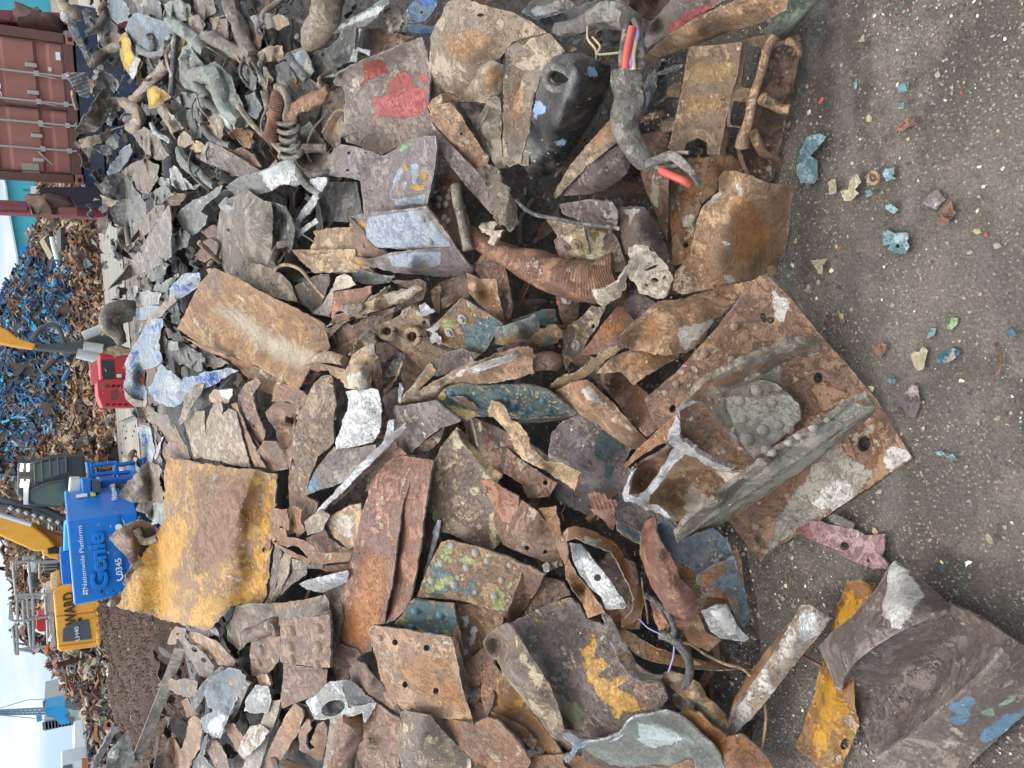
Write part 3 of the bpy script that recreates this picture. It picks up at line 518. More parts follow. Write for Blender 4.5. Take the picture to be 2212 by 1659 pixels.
S('edge_plate','brown flat plate behind the black plastic shell','metal scrap','dusty_dark',"560,420,12 620,375,14 680,410,13 660,520,12 560,700,11 440,900,9 330,1090,8 270,1150,8 330,1000,8 480,780,10 600,560,12",th=8,dent=.4)
g=G('cable_loom','grey taped cable loom with red and blue wires showing','cable',unproj(1480,160,.25)[0])
W('taped_sleeve',None,None,'loom',"290,205,20 420,170,22 560,110,24 690,95,26 760,140,27",[.018,.02,.024,.026,.028],n=40,lump=.5,parent=g)
W('taped_trunk',None,None,'loom',"735,440,25 745,540,24 760,640,22 725,760,21 735,860,20 790,960,19 860,1040,18 900,1080,17",[.032,.034,.038,.036,.034,.03,.025,.018],n=50,lump=.35,seg=14,parent=g,flat=.6)
W('split_side',None,None,'loom',"750,130,27 735,220,27 715,340,26 712,440,25",.010,parent=g)
W('split_side',None,None,'loom',"790,120,27 820,200,26 835,320,26 840,450,25",.010,parent=g)
W('red_wire',None,None,'red_wire',"780,175,29 765,240,29 748,330,29 735,440,28",.0105,seg=8,lump=0,parent=g)
W('blue_wire',None,None,'blue_wire',"805,185,28 812,230,28 790,300,28 770,400,28 775,445,27",.006,seg=8,lump=0,parent=g)
W('cream_wire',None,None,'cream_wire',"790,180,28 800,260,28 785,360,28 790,450,27",.006,seg=8,lump=0,parent=g)
W('branch',None,None,'loom',"880,1060,18 950,1030,19 1040,1010,20 1130,1080,20 1180,1150,20 1215,1200,19",[.014,.012,.011,.008],lump=.5,parent=g)
W('branch',None,None,'loom',"1020,1020,20 1080,990,20 1145,990,20",.005,parent=g)
W('branch',None,None,'loom',"930,1080,18 1000,1090,19 1080,1070,20",.007,parent=g)
W('red_tip',None,None,'red_wire',"965,1105,20 1040,1140,21 1110,1170,21 1150,1195,20",.0095,seg=8,lump=0,parent=g)
W('loose_wire','thin pale wire looping out above the black shell','wire','cream_wire',"520,240,24 570,300,25 550,350,25 610,350,25 700,340,24",.003,seg=6)
W('loose_wire','thin bundle of pale wires beside the black shell top','wire','cream_wire',"490,160,24 490,250,25 540,320,25 545,390,24",.003,seg=6)
S('long_offcut','long dusty blade of steel running down from the cable loom','metal scrap','dusty',"900,470,12 930,440,13 940,520,13 900,620,14 840,740,15 780,820,15 710,900,15 600,985,14 480,1080,13 360,1210,12 280,1290,10 270,1260,11 380,1060,12 520,900,14 700,700,15 800,600,15",c="600,880,17 700,800,17",th=5,dent=.9,m1="500,900 700,720 720,800 560,980")
S('grey_curl','pale grey steel curl right of the taped cable','metal scrap','grey_blue',"880,490,16 1060,420,14 1110,420,13 1080,450,13 920,500,16 940,560,15 870,700,14 800,800,13 790,770,14 850,620,17",th=4,dent=.6,m1="860,600 900,580 890,680 840,740")
S('round_shield','purple grey rounded plate below the dusty blade','metal scrap','purple',"330,1270,8 380,1180,10 420,1120,11 560,1010,12 690,945,12 770,1010,11 750,1120,10 600,1235,9 480,1262,8",c="560,1120,15",th=6,dent=.4)
S('flat_bar','narrow flat steel slat beside the black gap','metal scrap','rust_dark',"820,760,5 980,715,6 1000,750,6 840,795,5",th=5,dent=.2)
S('big_rusty_leaf','long pale rusty leaf shaped sheet at the heap edge above the casting','metal scrap','rust_light',"843,430,18 850,370,19 1000,240,20 1200,110,20 1500,-20,18 1800,-90,16 1780,60,14 1650,130,14 1400,215,15 1200,290,16 1050,335,17 920,390,18",c="1200,200,23 1500,80,20",th=6,dent=.5)
S('red_streak_sheet','brown sheet with red streaks behind the pale leaf shaped sheet','metal scrap','purple_red',"840,285,15 900,160,17 980,60,18 1040,-20,18 1450,-30,16 1300,50,17 1150,140,18 1000,230,18 880,310,16",c="950,180,14 1050,140,20",th=6,dent=.4,m1="1000,190 1150,60 1400,-20 1200,110 1040,220")
S('upright_plates','dark rust plates standing on edge at the top of the frame','metal scrap','rust_dark',"560,40,10 620,-30,11 1080,-30,12 1000,50,12 930,130,12 850,110,12 700,100,11 620,90,10",c="760,30,16 900,20,9",th=6,dent=.6,ridge=1.4,rfreq=7,rang=20)
# cast track shoe
g=G('track_casting','heavy brown iron casting with rectangular slots and lugs','iron casting',unproj(1560,200,.1)[0])
S('face_plate',None,None,'casting',"1012,955,15 1060,760,16 1110,520,17 1135,340,17 1160,300,17 1330,292,17 1490,270,17 1460,480,16 1400,700,15 1342,1000,14 1265,1000,14 1260,920,14 1200,893,14 1130,925,14 1112,985,14 1040,985,15",th=40,dent=.25,m1="1150,400 1440,420 1400,540 1150,540;1130,620 1400,640 1390,720 1120,740",c="1290,480,15.8 1290,580,16.6 1270,800,15.2",parent=g,edge='casting',torn=.6)
S('slotted_flange',None,None,'casting',"1490,270,16 1560,240,15 1660,225,13 1690,270,12 1640,470,12 1580,650,12 1545,790,12 1530,830,12 1400,822,14 1400,700,14.5 1460,480,15",th=32,dent=.2,holes=[(1550,435,52,140,8,1),(1470,737,52,80,8,1)],parent=g,edge='rust_dark',torn=.5)
S('lug',None,None,'casting',"1000,610,12 1010,565,13 1095,560,14 1080,635,13 1015,622,12",th=30,dent=.2,parent=g,edge='casting')
S('lug',None,None,'casting',"955,825,11 970,780,12 1055,790,13 1040,850,12 975,860,11",th=30,dent=.2,parent=g,edge='casting')
W('worn_rib',None,None,'rust_light',"1700,240,15 1650,330,16 1610,480,16 1560,640,16 1530,790,16 1500,880,16 1490,950,15",[.012,.010,.010,.010,.011,.014,.017],lump=.15,seg=12,parent=g)
S('side_wall',None,None,'rust_dark',"1640,470,9 1700,300,9 1860,255,7 1868,340,5 1830,520,4 1760,850,3 1700,1150,2 1640,1220,3 1540,1140,5 1480,980,8 1530,830,10 1580,650,10",c="1700,800,5 1640,900,4",th=20,dent=.2,parent=g,edge='rust_dark',torn=.6)
W('hook_rib',None,None,'rust_light',"1620,640,12 1680,670,9 1740,705,7 1800,712,6",[.015,.013,.012,.014],parent=g)
W('hook_rib',None,None,'rust_light',"1560,850,13 1620,980,10 1670,1010,8 1710,1030,6 1730,1060,4",[.012,.01,.008,.010],parent=g)
W('hook_rib',None,None,'rust_light',"1780,265,9 1840,285,7 1865,330,5 1850,360,4",[.009,.009,.008,.008],parent=g)
W('green_pipe','weathered green grey pipe sloping away at the top edge','pipe','green_pipe',"1700,235,5 1790,120,6 1870,20,7 1960,-80,8",.029,seg=16,lump=.05)
S('rusty_spotted_plate','ochre rust plate with cream spots and bolt holes below the casting','metal scrap','rust_orange',"1010,1040,7 1200,1020,8 1430,1010,8 1490,1040,7 1500,1140,6 1380,1110,7 1330,1150,8 1330,1230,8 1230,1320,8 1190,1420,8 1150,1700,7 1040,1720,6 1025,1400,6",th=8,dent=.4,holes=[(1125,1587,19),(920,1590,5)],m1="1040,1100 1090,1080 1100,1200 1060,1210;1120,1400 1180,1380 1160,1460 1100,1470;1040,1330 1060,1380 1050,1480 1020,1400")
S('curled_rust_sheet','wide curled rust sheet mottled orange and grey at the heap toe','metal scrap','rust_light',"1330,1150,12 1380,1110,15 1440,1108,17 1560,1140,16 1659,1190,13 1840,1205,5 1805,1330,4 1790,1500,3 1780,1660,3 1755,1740,3 1720,1780,5 1659,1790,7 1500,1810,9 1400,1850,11 1240,1880,12 1100,1910,12 1040,1880,12 1060,1760,12 1150,1659,13 1200,1420,14 1240,1330,15 1340,1240,14",c="1500,1300,16 1450,1500,14 1600,1400,11 1350,1700,14 1350,1400,17",th=6,dent=.9,df=6,m1="1260,1340 1290,1250 1340,1210 1370,1260 1300,1330;1430,1150 1450,1150 1500,1280 1480,1290;1270,1540 1400,1560 1500,1640 1390,1600;1360,1790 1420,1780 1460,1840 1400,1850",m2="1400,1300 1500,1250 1700,1500 1600,1750 1450,1700",m3="1330,1150 1370,1110 1400,1180 1360,1240;1530,1650 1600,1640 1600,1760 1540,1740",torn=1.5)
S('rust_gutter','long narrow rust sheet running down behind the cable branch','metal scrap','rust',"830,880,8 900,860,9 1000,840,10 1015,1000,9 1010,1500,7 1000,1560,7 940,1400,8 870,1240,8 830,1120,9 860,1040,9",c="930,1200,12 930,1000,12",th=6,dent=.4,m1='900,1180 960,1200 940,1330 890,1300')
S('blue_scrap','small crushed grey casting with blue tint above the cable loom','metal scrap','grey_dark',"540,210,15 600,180,18 700,200,18 720,260,17 660,300,16 560,290,15",th=15,dent=2.5,df=16)
S('crushed_grey_corner','crushed pale grey part at the top beside the cable loom','metal scrap','grey',"60,80,14 150,-20,16 300,-30,17 420,40,18 540,10,18 640,80,17 560,130,17 430,130,17 330,80,16 160,130,15",th=6,dent=2.6,df=12,m1='100,60 300,0 330,80 160,120',m2='160,20 320,40 300,80')
S('dark_hood_sheet','dark bent sheet under the crushed grey part','metal scrap','grey_dark',"160,135,11 330,75,13 440,110,13 490,180,12 420,300,12 300,260,12",th=4,dent=1.)
# ================================================================ lower middle
T(2,2)
S('yellow_flaked_plate','dark flat plate with yellow and grey green paint flakes left','metal scrap','yellow_chip',"-10,720,9 120,650,10 270,580,11 375,550,11 430,600,11 480,690,10 620,740,9 700,820,8 800,980,8 960,1100,8 1010,1200,7 960,1290,7 900,1310,7 800,1330,7 740,1360,7 690,1440,7 620,1470,6 450,1500,6 330,1450,6 240,1250,7 100,1000,8",th=9,dent=.35,df=5,c="500,1000,10 700,1200,9",m1="430,900 480,860 530,800 560,880 540,940 600,950 640,980 700,970 560,1060 640,1080 760,1020 740,1100 700,1130 800,1200 820,1250 920,1270 820,1300 740,1310 680,1350 640,1300 620,1250 560,1200 520,1130 470,1040 460,960;270,600 370,550 390,570 290,615;450,1370 480,1360 500,1430 470,1430;500,790 525,795 520,840 490,830;150,690 200,690 180,740",m2="250,1150 330,1180 360,1230 420,1220 460,1290 450,1330 480,1400 500,1440 420,1420 340,1330 290,1250")
S('curled_long_bar','long cream flecked bar with a curled leaf shaped top end','metal scrap','cream_chip',"-190,840,15 -120,760,17 -40,715,18 -5,740,19 60,840,18 150,965,17 240,1115,16 300,1250,15 340,1420,13 400,1500,11 385,1550,10 345,1600,7 290,1510,9 200,1375,11 60,1205,13 -50,1060,14 -100,960,14 -160,900,14",c="20,960,20 160,1180,18 280,1400,14 -100,850,11",th=7,dent=.4,m1="10,820 60,860 200,1080 230,1130 170,1150 120,1060 40,940;130,1180 200,1290 190,1330 100,1230")
S('grey_scorched_sheet','grey green torn sheet with a thick scorched edge','metal scrap','grey_green',"395,1540,6 450,1500,9 620,1475,10 690,1440,10 745,1365,11 800,1330,11 900,1315,11 1000,1290,11 1100,1330,10 1200,1420,9 1330,1550,7 1400,1720,5 1200,1740,5 1100,1690,5 900,1680,5 750,1660,5 560,1620,5 450,1560,5",c="900,1460,8 1100,1560,7 700,1560,8",th=8,dent=.9,m1="820,1360 1000,1380 1130,1450 1040,1520 880,1520 800,1470",m2="900,1320 1060,1300 1190,1450 1150,1480 960,1400;1040,1540 1100,1520 1120,1600 1040,1620;1130,1480 1330,1560 1380,1700 1200,1700",edge='edge_bright')
S('scorched_edge','thick grey cut edge branching to a Y below the yellow flaked plate','metal scrap','grey_blue',"325,1430,13 370,1425,13 430,1465,13 480,1475,12 580,1470,12 680,1440,12 740,1352,12 800,1316,12 900,1305,12 905,1335,12 800,1350,12 765,1395,12 720,1448,12 680,1475,12 600,1492,12 480,1512,12 430,1535,11 405,1585,11 350,1625,10 335,1595,10 390,1540,11 395,1505,12 330,1462,12",th=14,dent=.4,torn=1.2,sp=3)
S('ochre_gutter','long ochre rust sheet curving to the lower right heap edge','metal scrap','yellow_rust',"1060,1310,9 1150,1285,10 1210,1300,10 1390,1455,8 1430,1450,8 1480,1440,8 1560,1490,7 1659,1600,6 1740,1740,5 1400,1740,6 1345,1560,7 1200,1425,8",c="1400,1560,9 1250,1380,10",th=6,dent=.4,m2="1060,1310 1700,1300 1740,1740 1200,1740")
S('orange_bed_plate','orange brown plate beneath the curled long bar','metal scrap','rust_orange',"-120,980,6 0,1120,8 80,1230,8 200,1390,7 300,1520,6 340,1600,4 250,1580,4 130,1480,5 0,1430,6 -150,1380,7 -200,1200,7 -200,1040,7",th=6,dent=.6,m2='-100,1000 60,1200 0,1240 -160,1100')
S('ochre_lobe','rounded ochre plate corner at the lower frame edge','metal scrap','rust_orange',"-120,1380,5 -20,1400,7 40,1460,8 90,1560,8 120,1620,7 90,1700,6 -100,1740,5 -200,1600,5",th=7,dent=.4)
S('rust_shelf','flat rust plate lying along the lower frame edge','metal scrap','rust_orange',"100,1600,4 160,1575,5 400,1570,5 560,1600,4 680,1640,4 720,1740,3 90,1740,3",th=6,dent=.3,m2="100,1600 700,1640 700,1740 300,1740")
S('dark_shelf','long dark brown sheet edge under the scorched sheet','metal scrap','rust',"430,1530,3 600,1590,3 750,1640,3 1000,1655,3 1150,1600,4 1250,1640,3 1280,1740,2 700,1740,2 480,1620,2",th=5,dent=.7,m2="430,1530 900,1600 800,1740 500,1640")
# orange loop strip
S('orange_ribbon','orange rust strip twisted into an open loop','metal scrap','rust_orange',"170,-20,15 280,-40,16 305,60,17 320,150,18 360,200,18 362,300,17 345,350,16 320,300,16 280,190,16 240,110,15",th=4,dent=1.2,torn=1.8)
strip('orange_ribbon','orange rust strip arching over the white drilled plate','metal scrap','rust_orange',"320,165,19,60 400,130,22,75 480,150,23,85 570,190,23,80 660,235,22,60 700,300,21,55 740,380,20,60 780,460,19,65 815,560,18,70 810,640,17,65 770,690,16,60 700,725,15,50",th=4,dent=1.3,torn=1.8,df=14,m1="450,140 560,180 520,230 470,200;740,440 800,500 790,560",tilt=1.4)
S('drilled_plate','white painted steel strip with a drilled hole inside the orange loop','metal scrap','silver',"370,200,14 440,205,15 470,235,15 560,350,14 640,450,14 745,605,12 720,625,12 610,632,12 580,560,13 500,480,14 440,410,14 400,330,14",th=6,dent=.2,holes=[(553,425,24)],m1="420,240 560,350 740,600 620,625 500,450")
S('loop_backing','brown curved sheet behind the white drilled plate','metal scrap','rust_light',"340,330,12 362,300,13 420,400,11 500,500,9 570,600,10 600,650,11 560,665,10 490,688,9 460,600,9 400,510,10 345,430,12",th=4,dent=.4,c="450,500,6")
S('copper_leaf','smooth salmon brown leaf shaped plate curling at both ends','metal scrap','rust_red',"900,33,17 930,45,18 928,130,20 960,190,20 1020,270,19 1060,350,19 1085,430,18 1160,500,17 1215,575,15 1195,680,14 1145,750,12 1085,762,12 1040,710,14 960,570,17 905,490,17 860,370,17 825,270,17 835,130,17 865,65,17",c="940,300,22 1000,480,20 1110,620,17",th=6,dent=.5)
S('leaf_tongue','dark rust tongue tucked under the salmon leaf plate','metal scrap','rust_red',"890,560,12 960,640,12 1020,740,12 1010,800,11 950,770,11 920,690,11",th=6,dent=.3)
g=G('bent_steel_sheet','bent blue grey steel panel with rust stains and a folded edge','metal scrap',unproj(1480,1230,.1)[0])
S('panel',None,None,'grey_blue',"920,100,14 990,40,15 1050,90,15 1110,180,14 1200,140,14 1300,100,12 1395,185,10 1425,245,9 1435,300,9 1370,330,10 1200,400,12 1130,370,13 1040,310,14 960,210,14",c="1200,260,11 1300,210,12",th=5,dent=.9,df=7,parent=g)
S('folded_side',None,None,'grey_blue',"1200,400,12 1300,345,11 1435,285,9 1500,480,6 1548,680,4 1500,745,4 1455,690,7 1400,560,9 1250,545,11 1190,450,12",th=5,dent=.8,m2="1220,390 1380,300 1380,400 1290,480 1390,520 1440,600 1300,560 1200,470",parent=g)
S('ochre_gusset',None,None,'rust_orange',"1050,310,14 1200,405,12 1260,500,12 1400,570,9 1425,640,8 1300,600,10 1210,660,11 1260,780,9 1355,830,8 1270,905,7 1150,850,8 1105,760,10 1170,680,11 1200,560,12 1090,430,13",th=5,dent=.5,parent=g)
S('flaking_strip','brown peeling strip on the outer side of the grey panel','metal scrap','rust_light',"1430,210,6 1450,225,6 1490,330,5 1500,500,4 1480,510,5 1440,350,6",th=6,dent=.8)
S('white_triangle','white scuffed triangular plate end resting on the ochre gusset','metal scrap','silver',"1225,640,13 1310,610,14 1390,597,13 1420,660,11 1470,750,9 1535,820,8 1500,842,8 1340,815,9 1290,780,11",th=5,dent=.6,m1="1280,640 1390,600 1450,740 1480,810 1370,800",m2='1440,760 1535,820 1480,840')
W('black_hose','thin dark hose curving over the dirt below the salmon leaf','hose','grey_dark',"865,540,14 930,580,15 1000,640,15 1040,720,15 1050,790,14 1010,810,14",.008,seg=10,n=40)
W('black_hose','dark hose end hooking down to the tan strip','hose','grey_dark',"960,790,13 1020,810,13 1080,860,13 1130,930,13 1150,1010,12 1140,1080,12 1110,1130,11",[.013,.013,.012,.012,.012,.012],seg=10,n=50)
strip('rust_strip','long flat rusty strap reaching across to the bare dirt','metal scrap','rust_orange',"690,760,9,40 760,820,10,85 850,890,10,100 950,930,10,90 1100,965,9,70 1300,1000,8,50 1450,1000,6,30 1620,1005,3,22",th=4,dent=.6,m1="840,870 960,900 950,940;1100,950 1250,980 1200,1010")
strip('tan_strap','twisted tan and white strap along the yellow flaked plate','metal scrap','white_foil',"590,640,15,25 630,730,16,60 680,850,16,80 740,950,15,90 800,1050,14,60 870,1070,13,60 980,1080,12,50",th=4,dent=1.,torn=1.6)
W('thin_rod','thin bent brown wire rod lying across the dirt','wire','tan',"1070,850,8 1150,855,8 1250,920,7 1380,985,6 1500,1020,5 1590,1130,4 1640,1270,3 1640,1400,3 1610,1560,2 1560,1640,2 1500,1700,2",.004,seg=6,n=60)
W('thin_rod','thin brown wire pair beside the dark hose','wire','rust',"840,420,12 850,520,13 870,620,13 880,720,12",.003,seg=6)
W('blue_fibre','pale violet thread caught beside the salmon leaf','wire','blue_wire',"820,690,13 880,750,14 960,790,14 1040,830,13 1045,930,12 1015,1030,12",.0022,seg=5,n=40)
S('rust_leaf','broad rust brown leaf plate with two bolt holes','metal scrap','rust',"-100,-130,12 0,-60,12 60,-80,13 170,0,14 240,100,14 280,180,13 330,350,10 240,340,10 150,300,11 0,240,12 -60,210,12 -130,60,11",c="100,120,17",th=6,dent=.5,holes=[(95,235,17),(215,260,15)])
S('small_dark_leaf','small brown pointed leaf plate beside the dark round plate','metal scrap','rust_red',"500,-20,12 660,-20,12 668,60,11 655,125,11 600,60,12",th=5,dent=.3)
S('white_chip','small pale grey chip sitting on the rust plate','metal chip','grey',"195,345,14 225,322,15 245,345,15 240,385,14 205,390,13",th=14,dent=.6)
S('pebble_chip','small grey stone chip beside the orange ribbon','metal chip','grey',"255,340,14 290,335,15 300,355,14 262,365,13",th=12,dent=.4)
S('flank_sheet','rust brown flank of the riveted teal plate stack','metal scrap','rust',"0,320,11 60,335,12 130,360,12 210,405,11 180,480,10 100,600,9 20,705,8 -10,650,9 20,520,10",th=6,dent=.3)
S('under_plate','dark rust plate below the flank of the riveted plate','metal scrap','rust_dark',"210,420,6 330,450,7 380,540,7 260,580,7 120,650,6 30,710,5 110,600,6",th=6,dent=.4)
S('corner_plate','dark smooth plate behind the orange loop','metal scrap','rust_dark',"560,340,8 620,270,8 700,290,8 800,340,7 840,600,6 830,760,5 720,760,5 600,640,6 480,690,6",th=6,dent=.4)
S('teal_sliver','sliver of dark teal painted plate beside the salmon leaf','metal scrap','purple_teal',"665,50,6 760,80,6 840,140,5 830,210,5 760,180,5 680,120,5",th=6,dent=.2,m1='665,50 840,140 830,210')
S('rubble_lump','small broken tan lumps under the hose end','metal scrap','dusty',"1030,1190,6 1080,1160,8 1150,1230,8 1140,1300,6 1060,1260,6",th=20,dent=2.5,df=22)
S('blue_bag_scrap','torn pale blue grey wrapper on the dirt','wrapper','grey_blue',"1060,1260,7 1130,1235,8 1170,1290,7 1140,1335,6 1110,1290,7",th=2,dent=1.2,df=22)
# ---------------------------------------------------------------- c1r2
T(1,2)
g=G('channel_section','long smooth red brown channel lying down the middle of the heap','metal scrap',unproj(860,1180,.12)[0])
S('wide_flange',None,None,'rust_red',"690,-10,16 745,-190,15 850,-330,13 915,-372,12 1030,-355,14 980,-150,16 940,0,17 910,250,16 880,480,15 850,600,14 830,720,13 745,735,12 755,800,12 750,900,10 700,920,10 640,882,10 520,842,10 540,700,11 575,500,13 640,180,15",c="800,300,15.5 700,700,12.5",th=8,dent=.35,df=5,m1="700,250 850,300 830,700 700,900 560,800",parent=g)
S('ridge_flange',None,None,'rust_red',"1030,-355,14 1150,-335,15 1120,-160,18 1090,10,19 1075,150,18 1040,380,17 1000,560,16 975,620,15 900,700,14 832,722,13 852,600,11 882,480,12 912,250,13 942,0,14 982,-150,14",c="960,300,17 1000,0,18.5",th=8,dent=.2,parent=g)
g=G('drilled_channel','large square rust plate with bolt holes and one rolled side','metal scrap',unproj(900,1480,.15)[0])
S('drilled_face',None,None,'rust_light',"733,755,19 760,732,19 1000,768,19 1270,812,18 1290,900,18 1340,1150,15 1410,1372,12 1250,1342,12 1000,1292,13 870,1272,13 830,1200,14 790,1000,16 745,830,18",th=7,dent=.3,df=5,c="1050,1000,18",holes=[(900,845,19,21),(1105,880,20,22),(965,1118,18,22),(1165,1160,19,22),(1012,1278,10,6)],m2="870,1000 1050,930 1240,940 1330,1150 1380,1330 1100,1180;830,950 880,1000 900,1170 850,1180",m1="810,930 850,960 900,1070 890,1130 850,1080;1190,830 1240,830 1250,860 1180,850",m3="1180,1040 1215,1020 1210,1130 1180,1120",parent=g,riv=[(803,822,28)])
S('rolled_side',None,None,'rust_dark',"1270,812,18 1305,830,17 1350,1000,14 1400,1180,10 1440,1140,8 1532,1150,10 1548,1185,11 1530,1260,10 1500,1330,9 1410,1372,12 1340,1150,15 1290,900,18",c="1440,1280,7 1400,1260,8",th=7,dent=.2,holes=[(1382,1218,14,18),(1462,1222,18,18)],parent=g)
S('riveted_tab','small blue green plate with two large rivet heads','metal scrap','teal_rust',"900,725,14 960,650,16 1000,590,17 1025,570,17 1150,585,17 1280,602,17 1300,700,15 1315,795,13 1200,802,13 1080,775,13 980,755,13",th=9,dent=.25,m1="950,650 1020,565 1290,600 1310,790 1160,790 980,740",m2="900,725 960,640 970,730;1200,770 1310,740 1300,800;1160,590 1190,590 1175,640",riv=[(1040,640,38),(1200,668,38),(1010,742,30),(1175,780,26)],rmat='rivet_teal')
S('tab_side','brown side plate of the small riveted blue green plate','metal scrap','rust',"1300,700,12 1320,790,15 1345,930,13 1325,950,12 1300,860,13 1280,815,13",th=5,dent=.2)
g=G('riveted_plate_stack','teal and rust plate studded with rivets and flaked lime paint','metal scrap',unproj(980,1240,.15)[0])
S('riveted_face',None,None,'teal_rust',"1045,550,14 1060,500,15 1130,320,16 1200,195,16 1250,180,16 1400,215,16 1550,262,15 1650,300,14 1740,350,13 1700,450,12 1625,650,12 1570,640,12 1430,605,13 1320,572,14 1150,555,14",th=9,dent=.5,m1="1060,520 1140,330 1250,360 1300,400 1330,530 1120,540;1330,480 1420,440 1440,540 1360,560;1480,360 1380,480 1340,520 1460,390;1530,530 1600,510 1590,590 1530,600",m2="1200,220 1300,200 1230,330 1160,340;1300,290 1560,290 1400,360 1260,330 1280,300;1060,500 1310,380 1350,420 1110,540;1500,540 1659,440 1640,640 1560,640;1100,545 1430,590 1430,605 1150,560",riv=[(1275,215,34),(1425,262,36),(1210,330,36),(1360,360,34),(1505,318,28),(1145,440,36),(1290,475,36),(1590,440,28),(1640,350,26),(1555,548,32),(1420,520,22)],rmat='rivet_grey',parent=g)
S('rust_flank',None,None,'rust_orange',"1570,642,12 1628,652,12 1740,352,13 1790,380,10 1760,540,8 1690,680,7 1660,735,7 1600,720,8",th=8,dent=.3,parent=g,m2="1570,642 1790,380 1660,735")
S('flaked_plate','dark plate with white flaked paint between the riveted plates','metal scrap','teal_rust',"1310,600,8 1440,590,8 1600,650,7 1600,720,7 1480,870,6 1380,1010,5 1340,980,6 1345,850,7 1310,700,8",th=6,dent=.3,m3="1330,670 1380,660 1390,720 1340,800 1360,780 1330,690;1400,720 1450,710 1420,850 1350,930 1330,980 1310,990 1320,960 1370,880")
S('dark_flap','dark rust flap under the white flaked plate','metal scrap','rust',"1340,1000,8 1480,870,9 1560,740,9 1600,730,9 1540,900,9 1560,1010,8 1470,1080,7 1440,1140,6 1350,1150,6",th=5,dent=.6)
g=G('riveted_bracket','brown bracket with two rows of big rivets','metal scrap',unproj(660,1370,.2)[0])
S('bracket_face',None,None,'rust',"150,720,20 175,690,21 300,685,21 475,668,20 485,740,20 478,1010,18 360,1000,18 200,985,19 155,970,19 160,830,20",th=14,dent=.25,riv=[(235,765,42),(412,757,42),(230,867,42),(412,872,42),(235,955,38),(400,988,36)],parent=g)
S('bracket_tail',None,None,'rust',"180,985,18 300,1000,17 462,1018,16 455,1100,14 445,1140,13 400,1185,13 330,1210,12 170,1272,12 162,1200,14",th=6,dent=.3,parent=g,m2='180,985 460,1015 450,1060 190,1030')
S('side_lip',None,None,'rust',"-20,800,15 60,795,17 150,785,18 160,870,17 150,960,14 110,1010,13 60,1062,12 -30,1065,12 -40,930,14",th=10,dent=.5,riv=[(40,890,38),(20,975,36)],parent=g)
W('rolled_edge','tightly rolled dark sheet edge above the riveted bracket','pipe','rust_dark',"-60,800,20 20,780,21 90,740,21 130,720,20 140,790,19",[.03,.035,.03,.022],lump=.3,hollow=True)
S('dark_corner_sheet','dark brown sheet corner with a torn furry upper edge','metal scrap','dusty_dark',"-130,610,16 -40,590,17 60,595,17 160,590,17 300,570,16 400,545,15 450,530,15 462,560,15 485,640,14 478,668,17 300,686,18 170,690,18 140,740,17 60,790,16 -20,810,15 -60,850,12 -110,900,12 -180,830,13 -190,740,13 -150,680,14",c="100,650,12 0,720,10",th=5,dent=1.0,m1="120,600 400,540 380,580 150,640")
W('torn_scorched_lip','bright torn lip at the corner of the dark brown sheet','metal scrap','edge_bright',"-330,710,16 -290,730,17 -250,760,17 -240,790,16",[.015,.022,.02,.012],lump=.8)
S('dark_backplate','dark red brown plate behind the riveted bracket','metal scrap','rust_dark',"478,560,10 560,600,11 560,690,11 530,800,10 530,850,10 640,890,9 690,920,8 650,960,8 610,1000,8 600,1080,8 470,1110,8 455,1040,9 475,800,10",th=6,dent=.4)
S('light_block','pale grey tapered block end beside the red brown channel','metal scrap','silver',"275,465,16 330,440,17 590,378,17 600,400,17 590,455,15 480,500,14 420,522,14 330,500,15",th=14,dent=.4)
S('crushed_web','dark brown crushed sheet left of the channel','metal scrap','rust_dark',"420,520,10 590,460,11 575,520,11 560,590,11 480,590,10 460,545,10",th=5,dent=.8)
strip('ochre_bracket','bent ochre angle strip beside the yellow sheet','metal scrap','rust_orange',"90,150,18,90 150,130,19,80 180,190,19,70 260,190,20,50 330,230,20,70 380,290,19,70 450,300,18,70 540,290,17,60 620,290,16,55",th=5,dent=1.1,torn=1.2)
W('coil_spring','small greasy coil spring under the ochre angle strip','spring','dusty_dark',' '.join('%f,%f,%f'%(345+k*1.7+8*cos(k*.9),335+22*sin(k*.9)+k*.1,17+2.0*cos(k*.9)) for k in range(0,57)),.006,seg=6,n=260,lump=.1)
S('ochre_angle_foot','lower ochre strip with a dark inside','metal scrap','rust_orange',"100,190,13 200,240,13 340,300,13 460,350,13 620,330,12 620,370,12 460,385,12 340,340,12 180,260,12",th=4,dent=.5,m2="200,240 460,350 620,340 460,385")
for i,(pp,lab,mt) in enumerate((("95,-20,13 200,-20,13 215,60,12 210,120,12 160,90,12 100,150,11 85,260,11 60,600,9 10,600,9 40,300,11 90,100,12",'narrow ochre rib standing beside the yellow sheet edge','rust_orange'),("130,190,9 165,260,9 150,400,9 120,500,8 95,590,7 55,600,7 90,420,8",'purple grey narrow sheet beside the yellow sheet edge','purple'),("165,260,10 230,280,10 210,400,10 160,520,8 110,590,7 95,560,8 140,470,9",'ochre grey tapering sheet beside the coil spring','dusty'),("230,300,9 330,330,9 330,400,9 230,470,8 120,580,7 200,440,9",'dusty dark sheet under the coil spring','dusty_dark'),("240,-40,12 300,-20,12 290,70,12 320,120,12 270,160,11 225,80,11",'orange rust patch above the ochre angle strip','rust_orange'))):
    S('narrow_sheet',lab,'metal scrap',mt,pp,th=5,dent=.8)
S('pale_disc','large pale tan dusty disc left of the channel','metal scrap','tan',"450,60,11 520,0,12 600,-40,13 680,-60,13 690,60,13 640,220,13 600,240,12 500,160,11",th=8,dent=.3,m1='470,60 650,0 620,180 540,150')
